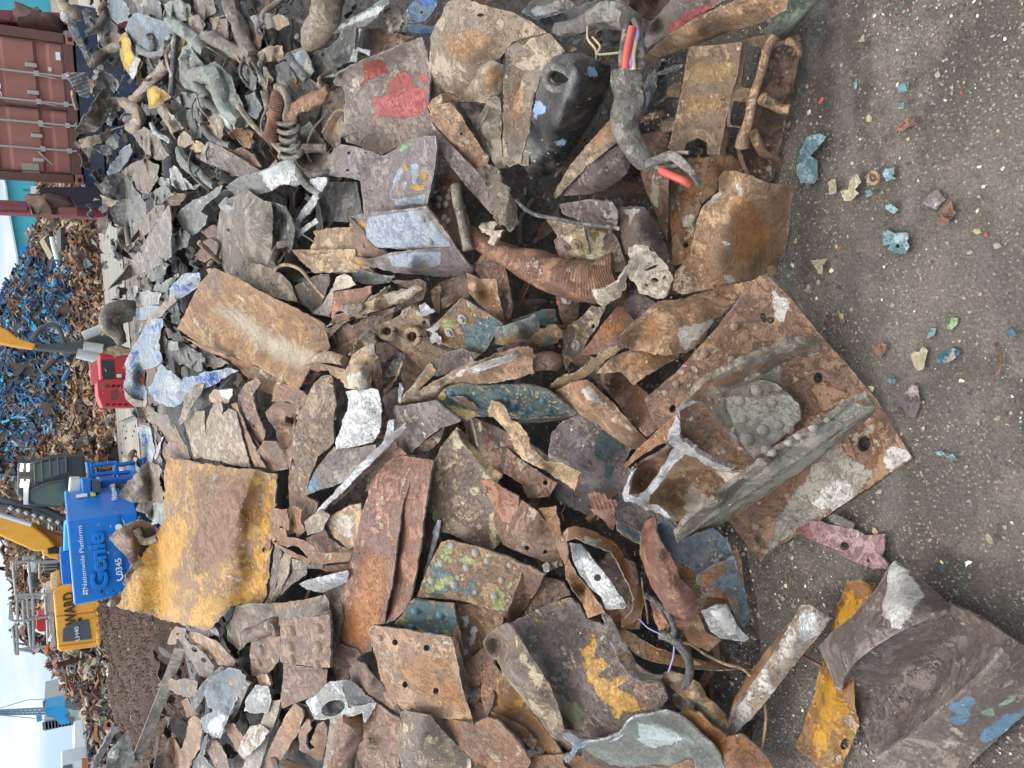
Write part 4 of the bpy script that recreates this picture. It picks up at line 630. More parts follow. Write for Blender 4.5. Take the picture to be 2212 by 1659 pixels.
S('small_box_lid','brown small sheets bridging above the ochre strip','metal scrap','rust',"320,170,12 440,110,13 470,160,13 540,220,13 620,240,13 620,270,13 470,270,12 380,260,12",th=4,dent=.8)
S('scorched_fold','light brown folded sheet corner with a white chip','metal scrap','dusty',"310,60,13 420,-20,14 480,20,14 450,70,14 430,120,14 330,150,13",th=4,dent=1.5)
S('white_seam','thin white scorched seam right of the channel','metal scrap','edge_bright',"1175,50,13 1195,60,13 1180,160,12 1140,280,11 1110,400,10 1080,450,10 1100,350,10 1130,230,11 1150,120,12",th=6,dent=.2,edge='edge_bright')
S('seam_sheet','dark plate hemmed by the thin white seam','metal scrap','rust_dark',"1095,0,10 1180,30,10 1170,120,10 1120,260,9 1060,240,9 1070,120,10",th=5,dent=.3)
S('dark_pocket_sheet','dark brown sheet in the hollow right of the channel','metal scrap','rust_dark',"1050,260,6 1130,280,6 1090,430,6 1040,540,5 1010,560,6 1030,400,6",th=5,dent=.3)
# bottom row
S('plank_strip','weathered grey flat bar leaning at the lower frame edge','metal scrap','wood',"85,1225,12 160,1215,12 150,1280,12 100,1420,10 30,1640,8 0,1720,7 -120,1720,7 -20,1500,9",th=14,dent=.1,torn=.5)
S('orange_bar','broad orange rust bar beside the grey flat bar','metal scrap','rust_light',"200,1300,11 250,1240,12 300,1280,11 305,1330,10 270,1440,9 190,1560,8 90,1720,6 -20,1740,6 60,1600,7 150,1400,9",th=10,dent=.4,m2="180,1350 290,1300 280,1420 190,1540 170,1450;100,1580 170,1560 80,1700")
S('dark_cleft_sheet','dark brown bent sheet above the orange bar','metal scrap','rust',"260,1240,9 380,1270,9 380,1350,8 330,1370,8 305,1330,8 290,1280,8",th=5,dent=.5)
g=G('torn_ring','orange rust ring torn open with a dark inside','metal scrap',unproj(660,1590,.05)[0])
S('ring_wall',None,None,'rust_orange',"275,1420,11 330,1340,12 350,1345,12 360,1400,12 330,1440,12 320,1500,11 350,1540,10 385,1530,10 350,1490,11 400,1370,11 440,1350,10 465,1400,9 450,1520,8 430,1600,7 400,1610,7 355,1580,8 280,1540,9",th=7,dent=.5,parent=g)
S('ring_inside',None,None,'hole_shade',"330,1440,6 360,1400,6 420,1360,6 350,1490,6 380,1530,5 350,1540,5",th=2,dent=.1,parent=g)  # near black sheet stands in for the shade inside the ring
W('bark_pipe','rough brown bark textured pipe at the lower frame edge','pipe','hose_rust',"640,1340,9 610,1480,8 570,1600,7 540,1740,6",.05,seg=18,n=60,lump=.5,rib=.02)
S('flat_bar','pale dusty slat beside the bark textured pipe','metal scrap','dusty',"480,1340,9 550,1345,9 545,1420,8 500,1640,6 480,1740,5 420,1740,5 450,1560,7",th=8,dent=.3)
S('tan_bent_bar','pale bent bar between the riveted bracket and the white box','metal scrap','tan',"0,1060,14 70,1045,15 90,1100,15 100,1200,14 80,1240,13 40,1200,13 20,1110,13",th=12,dent=.5)
g=G('white_box','crushed white steel box open towards the camera','metal scrap',unproj(735,1500,.1)[0])
S('box_rim',None,None,'silver',"320,1225,14 380,1190,15 440,1130,15 480,1095,15 555,1090,15 560,1140,14 600,1265,12 780,1235,12 750,1290,11 730,1330,10 700,1370,10 690,1300,12 600,1330,12 400,1350,12 380,1340,13",holes=[(500,1270,80,50,-20)],th=4,dent=.9,parent=g,m1="320,1225 400,1180 400,1340",torn=1.5)
S('box_inside',None,None,'grey_dark',"420,1200,6 560,1180,6 600,1300,5 430,1330,5 390,1290,6",th=3,dent=.4,parent=g)
S('box_flap',None,None,'grey_dark',"550,1085,17 620,1090,17 700,1170,15 778,1238,13 700,1262,12 600,1275,12",th=4,dent=.6,parent=g)
S('rolled_sheet','long brown rolled sheet diving under the drilled plate','metal scrap','rust_dark',"605,1010,12 640,965,14 700,985,15 780,1080,15 870,1190,14 940,1290,12 930,1330,11 880,1330,11 760,1230,12 660,1140,12 615,1080,12",c="740,1110,17",th=7,dent=.4)
S('rolled_sheet','second brown fold below the long rolled sheet','metal scrap','rust',"600,1085,10 640,1090,11 760,1220,12 880,1310,11 935,1340,10 930,1380,9 860,1370,9 740,1270,9 640,1180,9",th=6,dent=.4)
S('wide_brown_plate','wide brown plate with a diagonal fold at the lower frame edge','metal scrap','rust',"760,1250,9 860,1330,10 940,1370,9 925,1480,8 930,1740,5 740,1740,5 660,1600,6 650,1550,6 690,1480,9 700,1370,9",c="720,1480,11 800,1500,7",th=7,dent=.4)
S('cream_specked_sheet','pale grey sheet with cream flecks at the lower frame edge','metal scrap','cream_chip',"935,1300,11 970,1285,12 1130,1322,12 1190,1390,11 1250,1460,11 1400,1600,8 1480,1740,6 950,1740,6 920,1500,9",c="1050,1480,13",th=6,dent=.5,m1="950,1350 1000,1380 1010,1440 950,1430;1100,1400 1180,1500 1160,1560 1100,1480;1360,1580 1420,1600 1460,1680 1380,1640")
S('bucket_plate','large curved olive brown plate right of the cream flecked sheet','metal scrap','rust_orange',"1190,1380,8 1250,1340,10 1410,1372,11 1500,1330,11 1560,1350,11 1659,1440,10 1740,1540,9 1760,1740,5 1500,1740,4 1400,1600,6 1250,1455,8",c="1450,1500,7 1600,1560,8",th=8,dent=.4,m2="1200,1380 1480,1400 1600,1560 1450,1640 1260,1440")
S('ochre_fold','bright ochre curved sheet beside the rolled side of the drilled plate','metal scrap','yellow_rust',"1460,1100,8 1500,1050,9 1570,1020,9 1700,1060,9 1780,1160,9 1700,1300,8 1600,1330,8 1545,1200,9 1530,1150,9",c="1600,1150,12",th=6,dent=.5,m2="1530,1100 1700,1060 1700,1300 1600,1300")
S('ochre_fold_lower','ochre brown strip below the bright ochre curved sheet','metal scrap','rust_orange',"1520,1290,8 1620,1340,8 1740,1400,8 1820,1480,7 1800,1540,7 1659,1440,8 1550,1350,8",th=6,dent=.4)
# ================================================================ middle of the heap
T(1,1)
g=G('riveted_teal_box','dark teal riveted box section flecked with cream chips','metal scrap',unproj(1120,860,.15)[0])
S('box_face',None,None,'teal_cream',"1165,930,16 1215,865,19 1320,832,20 1480,845,19 1660,838,18 1780,845,17 1880,870,16 2000,960,13 2090,1020,11 2085,1035,10 1900,1050,11 1750,1062,12 1600,1045,14 1420,1040,15 1380,1060,14 1370,1072,13 1270,1020,14",c="1500,950,17",th=9,dent=.5,m2="1220,960 1420,1000 1430,1040 1370,1075 1200,950;1160,900 1215,865 1230,930 1190,930;1480,1010 1560,1010 1540,1045",m1="1320,850 1600,850 1700,1000 1480,1000 1350,900",riv=[(1265,885,34),(1620,935,26),(1660,985,24),(1740,1015,22),(1850,935,26),(1900,995,24),(1790,990,22)],rmat='rivet_teal',parent=g)
S('box_foot',None,None,'teal_cream',"1700,1060,10 1900,1048,10 2085,1035,9 2000,1060,6 1820,1085,5 1700,1090,6",th=6,dent=.3,m1='1700,1050 2080,1030 1820,1080',parent=g)
S('split_seam',None,None,'rust_dark',"1240,915,20 1340,915,20 1400,950,19 1440,990,18 1430,1010,17 1380,990,18 1300,940,19",th=5,dent=.4,parent=g)
S('folded_brown_plate','purple brown plate folded over left of the teal riveted box','metal scrap','purple',"850,1000,18 900,975,20 1160,935,19 1320,1068,15 1270,1090,14 1190,1120,15 1110,1180,14 1050,1230,12 990,1290,10 960,1280,10 900,1215,12 905,1150,14 870,1080,16",c="950,1040,21 1100,1050,18 1040,1150,16",th=7,dent=.4,m1="1060,1140 1120,1120 1100,1180;1070,1080 1100,1080 1090,1110")
S('torn_hem','crumpled lower hem of the folded brown plate','metal scrap','rust_dark',"960,1230,8 1060,1220,10 1180,1140,11 1220,1110,11 1200,1190,9 1130,1260,8 1060,1270,7 990,1290,7",th=4,dent=1.3)
S('diagonal_bundle','long crushed tan sheet folded into a diagonal ridge across the middle','metal scrap','rust_light',"870,985,20 950,930,22 1070,870,23 1200,790,24 1330,720,24 1400,690,24 1560,640,22 1700,590,21 1800,590,19 1790,700,18 1800,760,17 1659,800,18 1480,830,19 1330,830,20 1220,865,19 1180,920,18 1040,960,18",c="1200,850,23 1450,760,25",th=6,dent=2.0,df=13,torn=2.5,m1="1000,920 1200,820 1330,740 1400,700 1380,740 1200,860 1060,930")
S('scorched_fold','white grey scorched fold along the upper side of the teal box','metal scrap','edge_bright',"1370,740,26 1450,700,27 1560,670,27 1660,640,26 1700,640,25 1690,665,25 1600,700,26 1480,740,26 1390,760,25",th=6,dent=.5,edge='edge_bright')
S('lilac_plate','smooth mauve brown plate between the holed casting and the diagonal ridge','metal scrap','purple',"1130,690,12 1250,615,14 1330,600,15 1450,640,15 1400,690,14 1300,740,13 1180,780,12 1110,770,12",th=6,dent=.2)
g=G('teal_bolt_plate','grey teal plate with ochre chips and two big bolts','metal scrap',unproj(1010,720,.2)[0])
S('plate_face',None,None,'teal_rust',"1105,480,16 1180,420,18 1270,330,19 1330,268,19 1390,300,18 1460,350,18 1545,395,17 1600,440,16 1560,490,16 1530,540,15 1500,600,14 1480,620,14 1450,645,13 1250,592,13 1170,560,14",th=9,dent=.35,m1="1300,430 1400,440 1420,390 1560,410 1600,440 1530,600 1420,630 1300,580 1340,500;1240,340 1330,290 1300,400 1260,380",m2="1230,390 1300,420 1290,470 1210,480 1200,440;1320,280 1380,300 1420,380 1360,350;1480,590 1540,580 1530,610",riv=[(1250,497,44,1),(1342,408,42,1)],rmat='rivet_grey',parent=g,m3="")
S('scorched_corner',None,None,'edge_bright',"1098,480,18 1150,450,19 1180,430,19 1190,460,18 1160,490,18 1200,530,17 1205,575,15 1180,575,15 1160,560,16 1140,570,16 1130,530,17 1145,500,18",th=6,dent=1.,parent=g,edge='edge_bright',torn=2)
S('grey_roll','pale rolled sheet end right of the teal bolted plate','metal scrap','grey',"1530,500,17 1560,465,19 1700,420,20 1810,390,20 1835,430,18 1840,480,17 1800,530,16 1700,560,17 1600,580,16 1540,560,15",c="1700,480,22",th=6,dent=.9,m3="1530,540 1700,500 1700,560 1600,580")
S('teal_frill','torn rust and teal frill under the pale rolled end','metal scrap','teal_rust',"1560,600,15 1700,560,17 1800,510,17 1900,450,17 1960,460,16 1990,510,15 1950,560,14 1860,590,14 1800,600,14 1700,620,15 1600,660,15",th=5,dent=2.2,df=15,m1="1880,520 1940,560 1850,590",m2="1700,570 1800,530 1800,560",torn=3)
S('teal_back_sheet','blue green sheet edge behind the pale rolled end','metal scrap','teal_rust',"1640,420,12 1740,390,13 1850,355,13 1940,345,12 1950,420,11 1900,460,10 1830,440,10",th=6,dent=.3,m1='all')
g=G('holed_casting','brown cast bracket with large round holes','metal scrap',unproj(870,720,.2)[0])
S('bracket_plate',None,None,'casting',"755,465,18 800,440,20 880,420,21 930,390,21 950,350,21 1000,330,21 1060,370,20 1085,400,19 1125,410,18 1130,450,17 1100,490,16 1140,580,15 1190,600,14 1255,625,14 1240,680,12 1180,770,11 1100,760,11 1040,700,13 950,620,15 850,548,16 780,515,17",th=22,dent=.5,holes=[(852,485,30,34),(1015,520,34,38),(1090,432,13,16)],parent=g,edge='casting',rr=1)
W('hole_rim',None,None,'casting',' '.join('%f,%f,%f'%(1015+46*cos(t),520+50*sin(t),19.2-(t and 0)) for t in np.linspace(0,2*pi,13)),.010,seg=8,n=48,lump=.3,parent=g)
W('hole_rim',None,None,'casting',' '.join('%f,%f,%f'%(852+44*cos(t),487+46*sin(t),20.8) for t in np.linspace(0,2*pi,13)),.011,seg=8,n=48,lump=.3,parent=g)
S('scorched_top',None,None,'edge_bright',"960,345,23 1000,325,23 1060,365,22 1060,320,22 1095,300,21 1130,340,21 1165,360,20 1120,385,20 1075,395,21 1020,360,22",th=8,dent=1.2,parent=g,edge='edge_bright',torn=2)
# jaws
g=G('laminated_jaw','stack of crushed rusty sheets with a pale scaly upper edge','metal scrap',unproj(800,700,.2)[0])
S('pale_crest',None,None,'tan',"448,462,20 500,400,21 560,370,21 640,335,22 740,290,22 830,245,22 930,230,21 1060,185,20 1075,215,19 1010,270,19 900,325,19 800,355,19 700,375,19 600,402,19 520,440,19",c="760,310,24",th=7,dent=2.4,df=15,m1="830,250 1060,190 1000,270 850,320;480,440 600,370 700,350 600,400",torn=3,parent=g)
S('under_jaw',None,None,'rust',"455,480,16 600,405,18 720,382,18 900,330,18 890,360,17 800,390,16 720,380,15 640,400,15 560,440,15 500,500,14 470,540,14",th=7,dent=.6,parent=g)
S('lower_plate',None,None,'rust_dark',"490,470,13 620,430,12 760,385,12 890,372,14 880,400,13 800,430,12 740,470,12 700,510,11 600,560,11 530,590,11 500,520,12",th=6,dent=.4,holes=[(640,425,40,16,-25)],parent=g)
S('left_jamb',None,None,'rust_dark',"420,480,14 450,470,15 490,470,14 525,590,11 470,620,10 440,560,11",th=6,dent=.3,parent=g)
S('rust_box_top','red brown sheet box behind the scaly jaw','metal scrap','rust_red',"500,235,14 560,225,14 690,205,15 750,190,15 740,240,15 700,300,15 620,335,15 530,360,14 490,400,14",th=5,dent=.5)
S('crumbled_debris','grey crumbly debris wedged on the scaly jaw','metal scrap','dusty_dark',"540,350,21 600,290,22 650,330,22 740,260,23 790,240,23 870,200,22 820,290,22 700,340,22 600,390,21",th=8,dent=3.0,df=20,torn=3)
S('curved_rust_tab','dark curved rust sheet behind the jaw','metal scrap','rust_dark',"870,160,14 970,160,15 1060,150,15 1100,170,15 1100,220,14 1080,280,13 980,330,12 900,370,12 900,330,13 1010,270,14 1070,220,15 960,200,15",th=6,dent=.5)
S('dark_wedge','dark smooth wedge sheet above the teal bolted plate','metal scrap','rust_dark',"1200,170,11 1270,140,12 1350,128,12 1385,190,11 1380,270,10 1330,270,10 1210,350,9 1190,260,10",th=6,dent=.4)
S('flared_sheet','flared brown sheet curling above the teal bolted plate','metal scrap','rust_light',"1360,105,15 1460,150,15 1555,150,15 1565,230,14 1590,330,13 1620,440,12 1600,445,12 1545,395,14 1490,350,15 1440,300,15 1380,240,15",c="1480,250,11 1420,190,17",th=5,dent=.4,m2="1440,280 1560,300 1600,420 1540,390")
S('fin_strip','thin dark fins beside the dark wedge','metal scrap','rust_dark',"1130,230,12 1190,170,13 1200,200,12 1190,370,10 1160,360,10",th=5,dent=.6)
S('dark_round_sheet','brown rounded sheet under the grey white channel lip','metal scrap','rust',"1400,60,8 1480,-20,9 1560,-60,9 1600,40,9 1640,180,8 1659,330,7 1640,430,7 1600,430,7 1560,250,8 1540,150,9 1460,150,9",th=6,dent=.5)
# white foil
g=G('white_foil_block','crumpled white painted foil strip standing out in the middle','metal scrap',unproj(780,830,.3)[0])
S('lower_foil',None,None,'white_foil',"585,880,24 640,868,25 760,860,24 800,870,23 812,980,21 808,1080,20 790,1160,18 755,1210,17 640,1235,17 520,1252,17 508,1200,17 540,1130,19 590,1000,22 600,930,23",c="700,1000,24 680,1130,20",th=4,dent=2.0,df=16,m1='all',parent=g,torn=2)
S('upper_fold',None,None,'tan',"530,785,24 580,740,25 620,650,26 690,590,26 765,558,25 770,620,24 800,690,23 760,760,23 740,865,23 640,868,24 590,860,24",c="680,760,28",th=4,dent=2.2,df=13,m1='560,780 740,700 720,860 600,860;700,600 765,560 770,640',parent=g,torn=2)
S('dark_fold','dark crushed sheet folding away right of the white foil','metal scrap','rust_dark',"770,640,19 810,690,20 820,800,19 815,900,18 840,1020,16 820,1100,15 800,1160,15 812,980,18 800,870,20 745,860,21 760,760,21",th=5,dent=1.3)
S('rags_above_foil','tangled grey and brown scraps above the white foil','metal scrap','dusty_dark',"600,640,22 640,560,23 700,500,24 760,450,23 770,520,22 780,570,22 700,600,22 650,680,22",th=8,dent=3.2,df=22,torn=4,m1='620,600 700,560 680,640')
W('bone_pipe','pale curved pipe piece left of the white foil','pipe','tan',"330,695,22 400,665,23 480,655,24 570,680,24",[.008,.02,.022,.018],seg=12,lump=.2)
S('curled_copper','curled copper brown sheet under the pale curved pipe','metal scrap','rust_light',"320,720,20 400,690,22 520,720,23 580,740,22 540,800,20 490,775,20 470,740,19 410,745,19 310,740,18",th=4,dent=.8)
S('rust_step','dark rust slat crossing the end of the long orange sheet','metal scrap','rust_dark',"290,725,18 410,610,20 420,640,20 400,690,19 320,720,18 300,740,17",th=6,dent=.5)
S('rust_step','brown slat below the curled copper sheet','metal scrap','rust_dark',"270,870,14 350,770,16 400,750,17 410,765,16 330,840,14 290,885,13",th=8,dent=.3)
# loose bits between
S('slim_scrap','slim brown sheet leaning against the holed casting','metal scrap','rust_light',"820,870,13 850,850,14 900,790,15 950,660,16 950,700,16 920,780,15 860,870,13 830,900,12",th=5,dent=1.)
S('slim_scrap','grey crumpled piece under the holed casting','metal scrap','grey_dark',"830,760,14 870,700,16 920,620,17 965,640,17 950,720,16 900,770,15 860,790,14",th=5,dent=2.2,df=18,m1='880,700 940,660 930,720')
S('pale_lathe','pale splintered slat lying on the mauve plate','metal scrap','tan',"930,950,19 960,900,20 1040,810,21 1130,690,21 1170,740,20 1150,770,19 1060,860,19 980,935,18",th=9,dent=.8,m1='930,950 1130,690 1140,700 980,900')
S('scorched_tip','narrow white scorched strip below the slim brown sheet','metal scrap','edge_bright',"925,820,17 945,830,17 955,860,17 935,960,16 920,940,16",th=6,dent=.6,edge='edge_bright')
S('upright_sheet','dark brown upright sheet between the foil and the mauve plate','metal scrap','rust_dark',"820,900,9 870,860,10 920,850,10 930,960,10 870,990,10 830,1060,9",th=6,dent=.4)
S('rust_sheet','rust sheet deep under the holed casting','metal scrap','rust',"940,700,8 980,640,9 1090,740,9 1060,800,8 960,880,8 940,800,8",th=6,dent=.5)
S('rust_sheet','orange brown sheet left of the holed casting','metal scrap','rust_orange',"470,640,12 560,580,13 660,530,14 740,470,15 760,500,14 680,560,13 600,640,12 560,670,12",th=5,dent=.6)
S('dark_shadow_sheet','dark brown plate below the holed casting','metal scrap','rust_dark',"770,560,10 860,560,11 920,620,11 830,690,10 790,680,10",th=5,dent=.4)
# big dirty slab
S('dirty_slab','large dirt caked rusty slab left of the white foil','metal scrap','slab_dirt',"215,1680,7 210,1450,9 235,1200,11 265,1080,13 320,930,15 370,830,17 430,775,18 490,770,18 500,860,18 520,960,17 500,1100,15 505,1210,13 400,1300,11 330,1480,10 325,1560,9 400,1600,9 380,1750,8 240,1800,6",c="400,1000,17 300,1400,11",th=10,dent=1.2,m1='240,1200 280,1000 300,1300 240,1550')
S('buckled_tab','buckled rust tabs on top of the dirt caked slab','metal scrap','rust_light',"420,850,20 470,820,21 500,840,21 510,940,20 520,1060,18 500,1070,18 480,1000,19 460,920,20 440,950,19",th=5,dent=1.)
S('buckled_tab','pointed brown flap folded over the dirt caked slab','metal scrap','rust_light',"370,950,18 430,960,19 460,1000,19 440,1030,18 400,1040,17 380,1090,16 360,1070,16",th=5,dent=1.2)
S('dirt_crumbs','dark crumbly dirt heaped on the caked slab','metal scrap','slab_dirt',"255,1000,15 290,940,17 320,900,18 370,920,18 340,1000,18 330,1080,17 290,1090,16 260,1060,15",th=8,dent=3,df=20,torn=3)
S('curling_strap','wide rusty strap curling in an S beside the long orange sheet','metal scrap','rust',"60,1010,14 110,960,17 180,945,18 260,965,18 330,895,19 330,920,18 290,980,16 255,1030,13 250,1130,11 248,1260,10 220,1385,10 185,1330,12 150,1240,13 130,1130,13 80,1070,13",c="160,1050,11 190,1180,9",th=6,dent=.5)
S('strap_root','yellow brown root of the wide curling strap','metal scrap','rust_orange',"100,940,16 110,860,17 130,815,18 220,840,18 320,880,18 325,925,18 260,965,17 200,940,18 150,945,18",th=6,dent=.5,m2="200,850 320,890 260,960")
S('small_rust_plate','small dusty rust plate under the curling strap','metal scrap','rust',"0,1270,10 50,1205,11 130,1200,11 170,1280,11 210,1380,10 100,1400,9 20,1380,9",th=6,dent=.6)
S('grey_spear_plate','grey brown spear shaped plate below the white foil','metal scrap','purple_blue',"318,1552,17 350,1460,18 385,1380,18 440,1310,18 505,1240,18 640,1240,18 775,1222,18 780,1260,17 740,1330,16 690,1380,16 620,1430,16 540,1475,16 420,1515,16",th=7,dent=.3,df=5,m1="318,1552 350,1460 390,1400 420,1500;420,1500 470,1460 500,1480")
S('scorched_spine','long white scorched knife edge forking at its upper end','metal scrap','edge_bright',"838,1150,23 862,1060,24 893,1062,24 890,1135,23 930,1125,22 968,1088,22 975,1110,21 945,1150,20 905,1180,20 870,1225,19 800,1280,18 750,1340,18 690,1400,17 620,1470,17 560,1530,16 480,1600,15 400,1680,14 370,1680,14 450,1590,15 540,1490,17 600,1430,18 640,1380,18 720,1310,19 790,1240,20 830,1200,22",th=10,dent=.5,torn=1.4,sp=3,edge='edge_bright')
S('spine_web','dark web plate under the white knife edge','metal scrap','rust_dark',"870,1225,14 905,1200,15 915,1240,14 860,1290,12 760,1370,11 680,1450,11 580,1550,10 480,1640,9 420,1700,8 400,1690,9 480,1605,12 620,1475,13 740,1350,13",th=7,dent=.4)
S('pocket_sheet','brown smooth sheet in the hollow under the folded plate','metal scrap','rust',"900,1215,8 985,1290,8 930,1290,8 880,1330,7 830,1420,7 770,1500,6 700,1530,6 760,1400,7 850,1290,8",th=6,dent=.3)
S('cream_speckled_plate','dark plate covered in cream flecks right of the red brown channel','metal scrap','cream_chip',"1155,1320,10 1185,1270,11 1240,1180,12 1300,1105,12 1345,1150,12 1400,1260,11 1470,1370,10 1560,1450,10 1600,1600,10 1659,1700,9 1640,1760,8 1600,1830,7 1535,1915,6 1400,1860,7 1200,1780,8 1150,1700,9 1130,1500,10",c="1350,1500,12 1500,1700,10",th=8,dent=.5,m1="1250,1200 1300,1110 1370,1200 1300,1330;1350,1250 1470,1380 1560,1470 1480,1480 1440,1380;1380,1500 1440,1480 1450,1540 1400,1580;1520,1600 1600,1700 1540,1900 1500,1700;1200,1360 1290,1330 1210,1400",torn=1.5)
strip('flaked_spine','peeling tan strip on the cream flecked plate','metal scrap','tan',"1305,1120,16,20 1350,1190,16,35 1420,1280,16,40 1500,1370,15,50 1560,1430,15,70 1580,1450,14,60",th=6,dent=.7)
S('maroon_plate','dark maroon plate above the cream flecked plate','metal scrap','rust_dark',"1340,1060,8 1420,1050,9 1560,1110,9 1760,1210,8 1900,1300,8 1960,1350,7 1900,1440,6 1700,1360,6 1560,1440,6 1470,1340,7 1380,1170,8",th=6,dent=.4,m1="1430,1060 1480,1120 1440,1140")
W('thin_rod','thin grey rod hanging beside the cream flecked plate','rod','dusty',"1395,1050,14 1415,1120,14 1440,1230,13",.006,seg=8)
S('orange_lobe','smooth orange brown plate curving beside the cream flecked plate','metal scrap','rust_red',"1455,1455,14 1520,1450,14 1600,1500,14 1700,1560,14 1700,1659,14 1680,1750,13 1600,1720,13 1560,1640,13 1490,1540,13",th=6,dent=.4,m1='1470,1460 1560,1500 1600,1680')
# upper middle fill
S('tan_stone_plate','tan flat plate under the wood coloured beam','metal scrap','tan',"270,-40,14 330,0,14 400,-10,14 560,-30,14 700,-20,14 780,70,13 740,100,13 600,105,13 370,105,13 330,50,13",th=6,dent=.3)
S('grey_tan_sheet','pale grey tan plate beside the top of the long orange sheet','metal scrap','dusty',"-70,120,15 -40,50,16 30,52,16 120,88,16 170,120,15 225,180,14 272,300,13 200,290,13 100,260,13 0,200,14",th=5,dent=.4)
W('rebar','thin ribbed rebar arching over the grey plates','rod','tan',"120,100,19 150,65,20 210,58,21 290,90,20 350,160,18 400,220,17 445,270,16",.007,seg=8,n=70,rib=.12,lump=0)
S('grey_floor_plate','grey rounded plate under the thin rebar','metal scrap','dusty_dark',"240,200,9 320,160,10 420,115,10 470,120,11 475,170,11 440,270,10 410,360,9 370,380,9 330,330,9 270,300,9",th=6,dent=.5)
S('cream_wrapper','pale cream crumpled sheet beside the red brown box','metal scrap','tan',"470,250,12 495,190,13 520,135,14 570,115,14 620,140,13 650,190,12 580,210,12 500,230,12 490,350,11 480,400,11 430,385,11 372,370,10 420,320,11",th=3,dent=1.,m1='all')
S('mid_grey_sheet','greyish sheet with paint traces under the channel lip','metal scrap','grey',"620,110,9 700,90,10 800,120,10 900,130,9 860,170,9 760,185,9 690,180,9 640,160,9",th=5,dent=.6)
S('long_orange_sheet','long ochre orange grooved sheet with pale scuffs','metal scrap','scuffed_orange',ridge=1.3,rfreq=11,rang=114,out="-514,470,17 -470,390,20 -370,180,23 -275,78,23 -100,150,23 0,218,23 200,310,22 330,380,20 440,440,18 460,520,17 478,590,16 420,640,17 350,720,17 280,860,15 200,830,15 100,770,16 0,710,17 -190,640,18 -360,570,17",c="-300,350,17 -100,430,16 100,530,15 250,620,14 -200,210,25 0,310,24 150,380,23 -330,280,21 -100,340,20 100,440,19",th=6,dent=.4,df=5,m1="-300,330 -130,330 100,500 330,600 420,620 300,740 100,650 -150,450;-60,520 40,480 180,640 150,700",m2="-370,190 -275,90 -180,140 -250,260;300,400 440,440 470,580 400,600")
S('sheet_fold','orange under fold of the long grooved sheet','metal scrap','rust_orange',"-480,520,12 -360,572,14 -190,645,15 0,712,15 140,790,14 290,870,14 320,890,13 240,870,12 130,815,12 110,905,11 0,850,10 -160,680,11 -330,610,11",th=5,dent=.4,m1='0,720 200,830 240,860 60,790')
# ================================================================ upper middle
T(1,0)
S('red_patched_plate','large grey brown curved plate with red paint patches','metal scrap','purple_red',cr=.3,out="498,530,16 530,480,19 600,435,21 700,390,22 900,310,22 1075,238,21 1110,350,20 1132,480,19 1122,600,19 1110,700,18 1140,800,17 1185,890,15 1150,885,14 1050,905,13 900,960,11 820,1003,10 740,980,10 650,940,11 580,920,12 570,760,15 575,600,17 560,555,17 520,555,16",c="850,450,16 1000,400,16 850,650,18 700,500,17 800,900,10 1000,850,13 560,490,16",th=8,dent=.25,df=5,m1="750,625 820,622 850,600 880,510 910,500 910,480 960,458 1012,490 1030,560 1100,580 1112,700 1050,752 950,765 820,752 775,782 765,700;625,650 650,650 650,670 630,672;1040,460 1120,500 1110,560 1060,520",m2="690,410 800,380 830,400 858,470 850,482 790,495 712,530 700,560 665,565 700,525 695,470",torn=.8)
S('dusty_rear_sheet','dusty grey sheet left of the red patched plate','metal scrap','dusty_dark',"430,650,9 480,590,10 560,560,10 578,600,10 570,760,9 575,900,9 560,920,8 500,960,8 440,900,8 420,780,8",th=6,dent=.6)
W('pale_stick','thin pale wire on the dusty grey sheet','wire','tan',"430,860,12 480,770,13 530,715,13 580,715,13",.005,seg=6)
g=G('creased_panel','large dusty tan creased panel crumpled at the top of the frame','metal scrap',unproj(1100,120,.2)[0])
S('upper_panel',None,None,'dusty',"1128,340,21 1130,250,22 1150,180,23 1200,100,24 1230,20,25 1320,-20,25 1480,35,25 1659,80,24 1780,140,22 1890,215,21 1780,230,21 1659,270,21 1590,370,20 1520,410,19 1470,420,20 1400,530,20 1315,655,18 1300,625,18 1210,590,18 1130,640,18 1115,480,20",c="1300,300,25 1500,250,24 1250,500,21",th=6,dent=1.1,df=6,m1="1200,250 1400,180 1520,250 1500,330 1380,420 1260,380",holes=[(1455,98,22,12)],parent=g)
S('triangle_flap',None,None,'dusty',"1312,660,20 1400,530,22 1450,440,23 1530,385,23 1600,420,22 1620,500,21 1590,590,20 1550,655,19 1480,668,19 1400,660,19",c="1500,540,24",th=5,dent=.8,m1='1480,420 1590,450 1580,560 1480,620',parent=g)
S('lower_panel',None,None,'dusty_dark',"1325,670,14 1480,675,14 1560,660,15 1595,720,15 1585,900,13 1600,1000,12 1625,1090,11 1560,1090,11 1480,960,12 1420,830,13 1380,760,13",c="1500,800,17 1480,720,11",th=5,dent=1.2,parent=g)
S('small_fold',None,None,'dusty_dark',"1440,760,17 1480,690,19 1500,630,20 1560,625,21 1585,660,20 1590,740,18 1540,740,18 1510,700,19 1490,760,17 1430,850,15",th=4,dent=.8,parent=g)
S('right_panel',None,None,'dusty',"1600,690,17 1650,430,20 1690,330,21 1780,250,21 1900,215,21 2000,330,20 1870,440,19 1810,600,18 1775,800,16 1765,1070,13 1740,1075,13 1690,1060,13 1640,1085,13 1605,1050,13 1595,850,15",c="1700,700,19",th=6,dent=1.0,df=6,m1="1640,600 1700,540 1730,600 1700,760 1640,950 1610,800",parent=g)
g=G('dusty_beam','long crushed dusty I beam lying diagonally','metal scrap',unproj(1000,340,.2)[0])
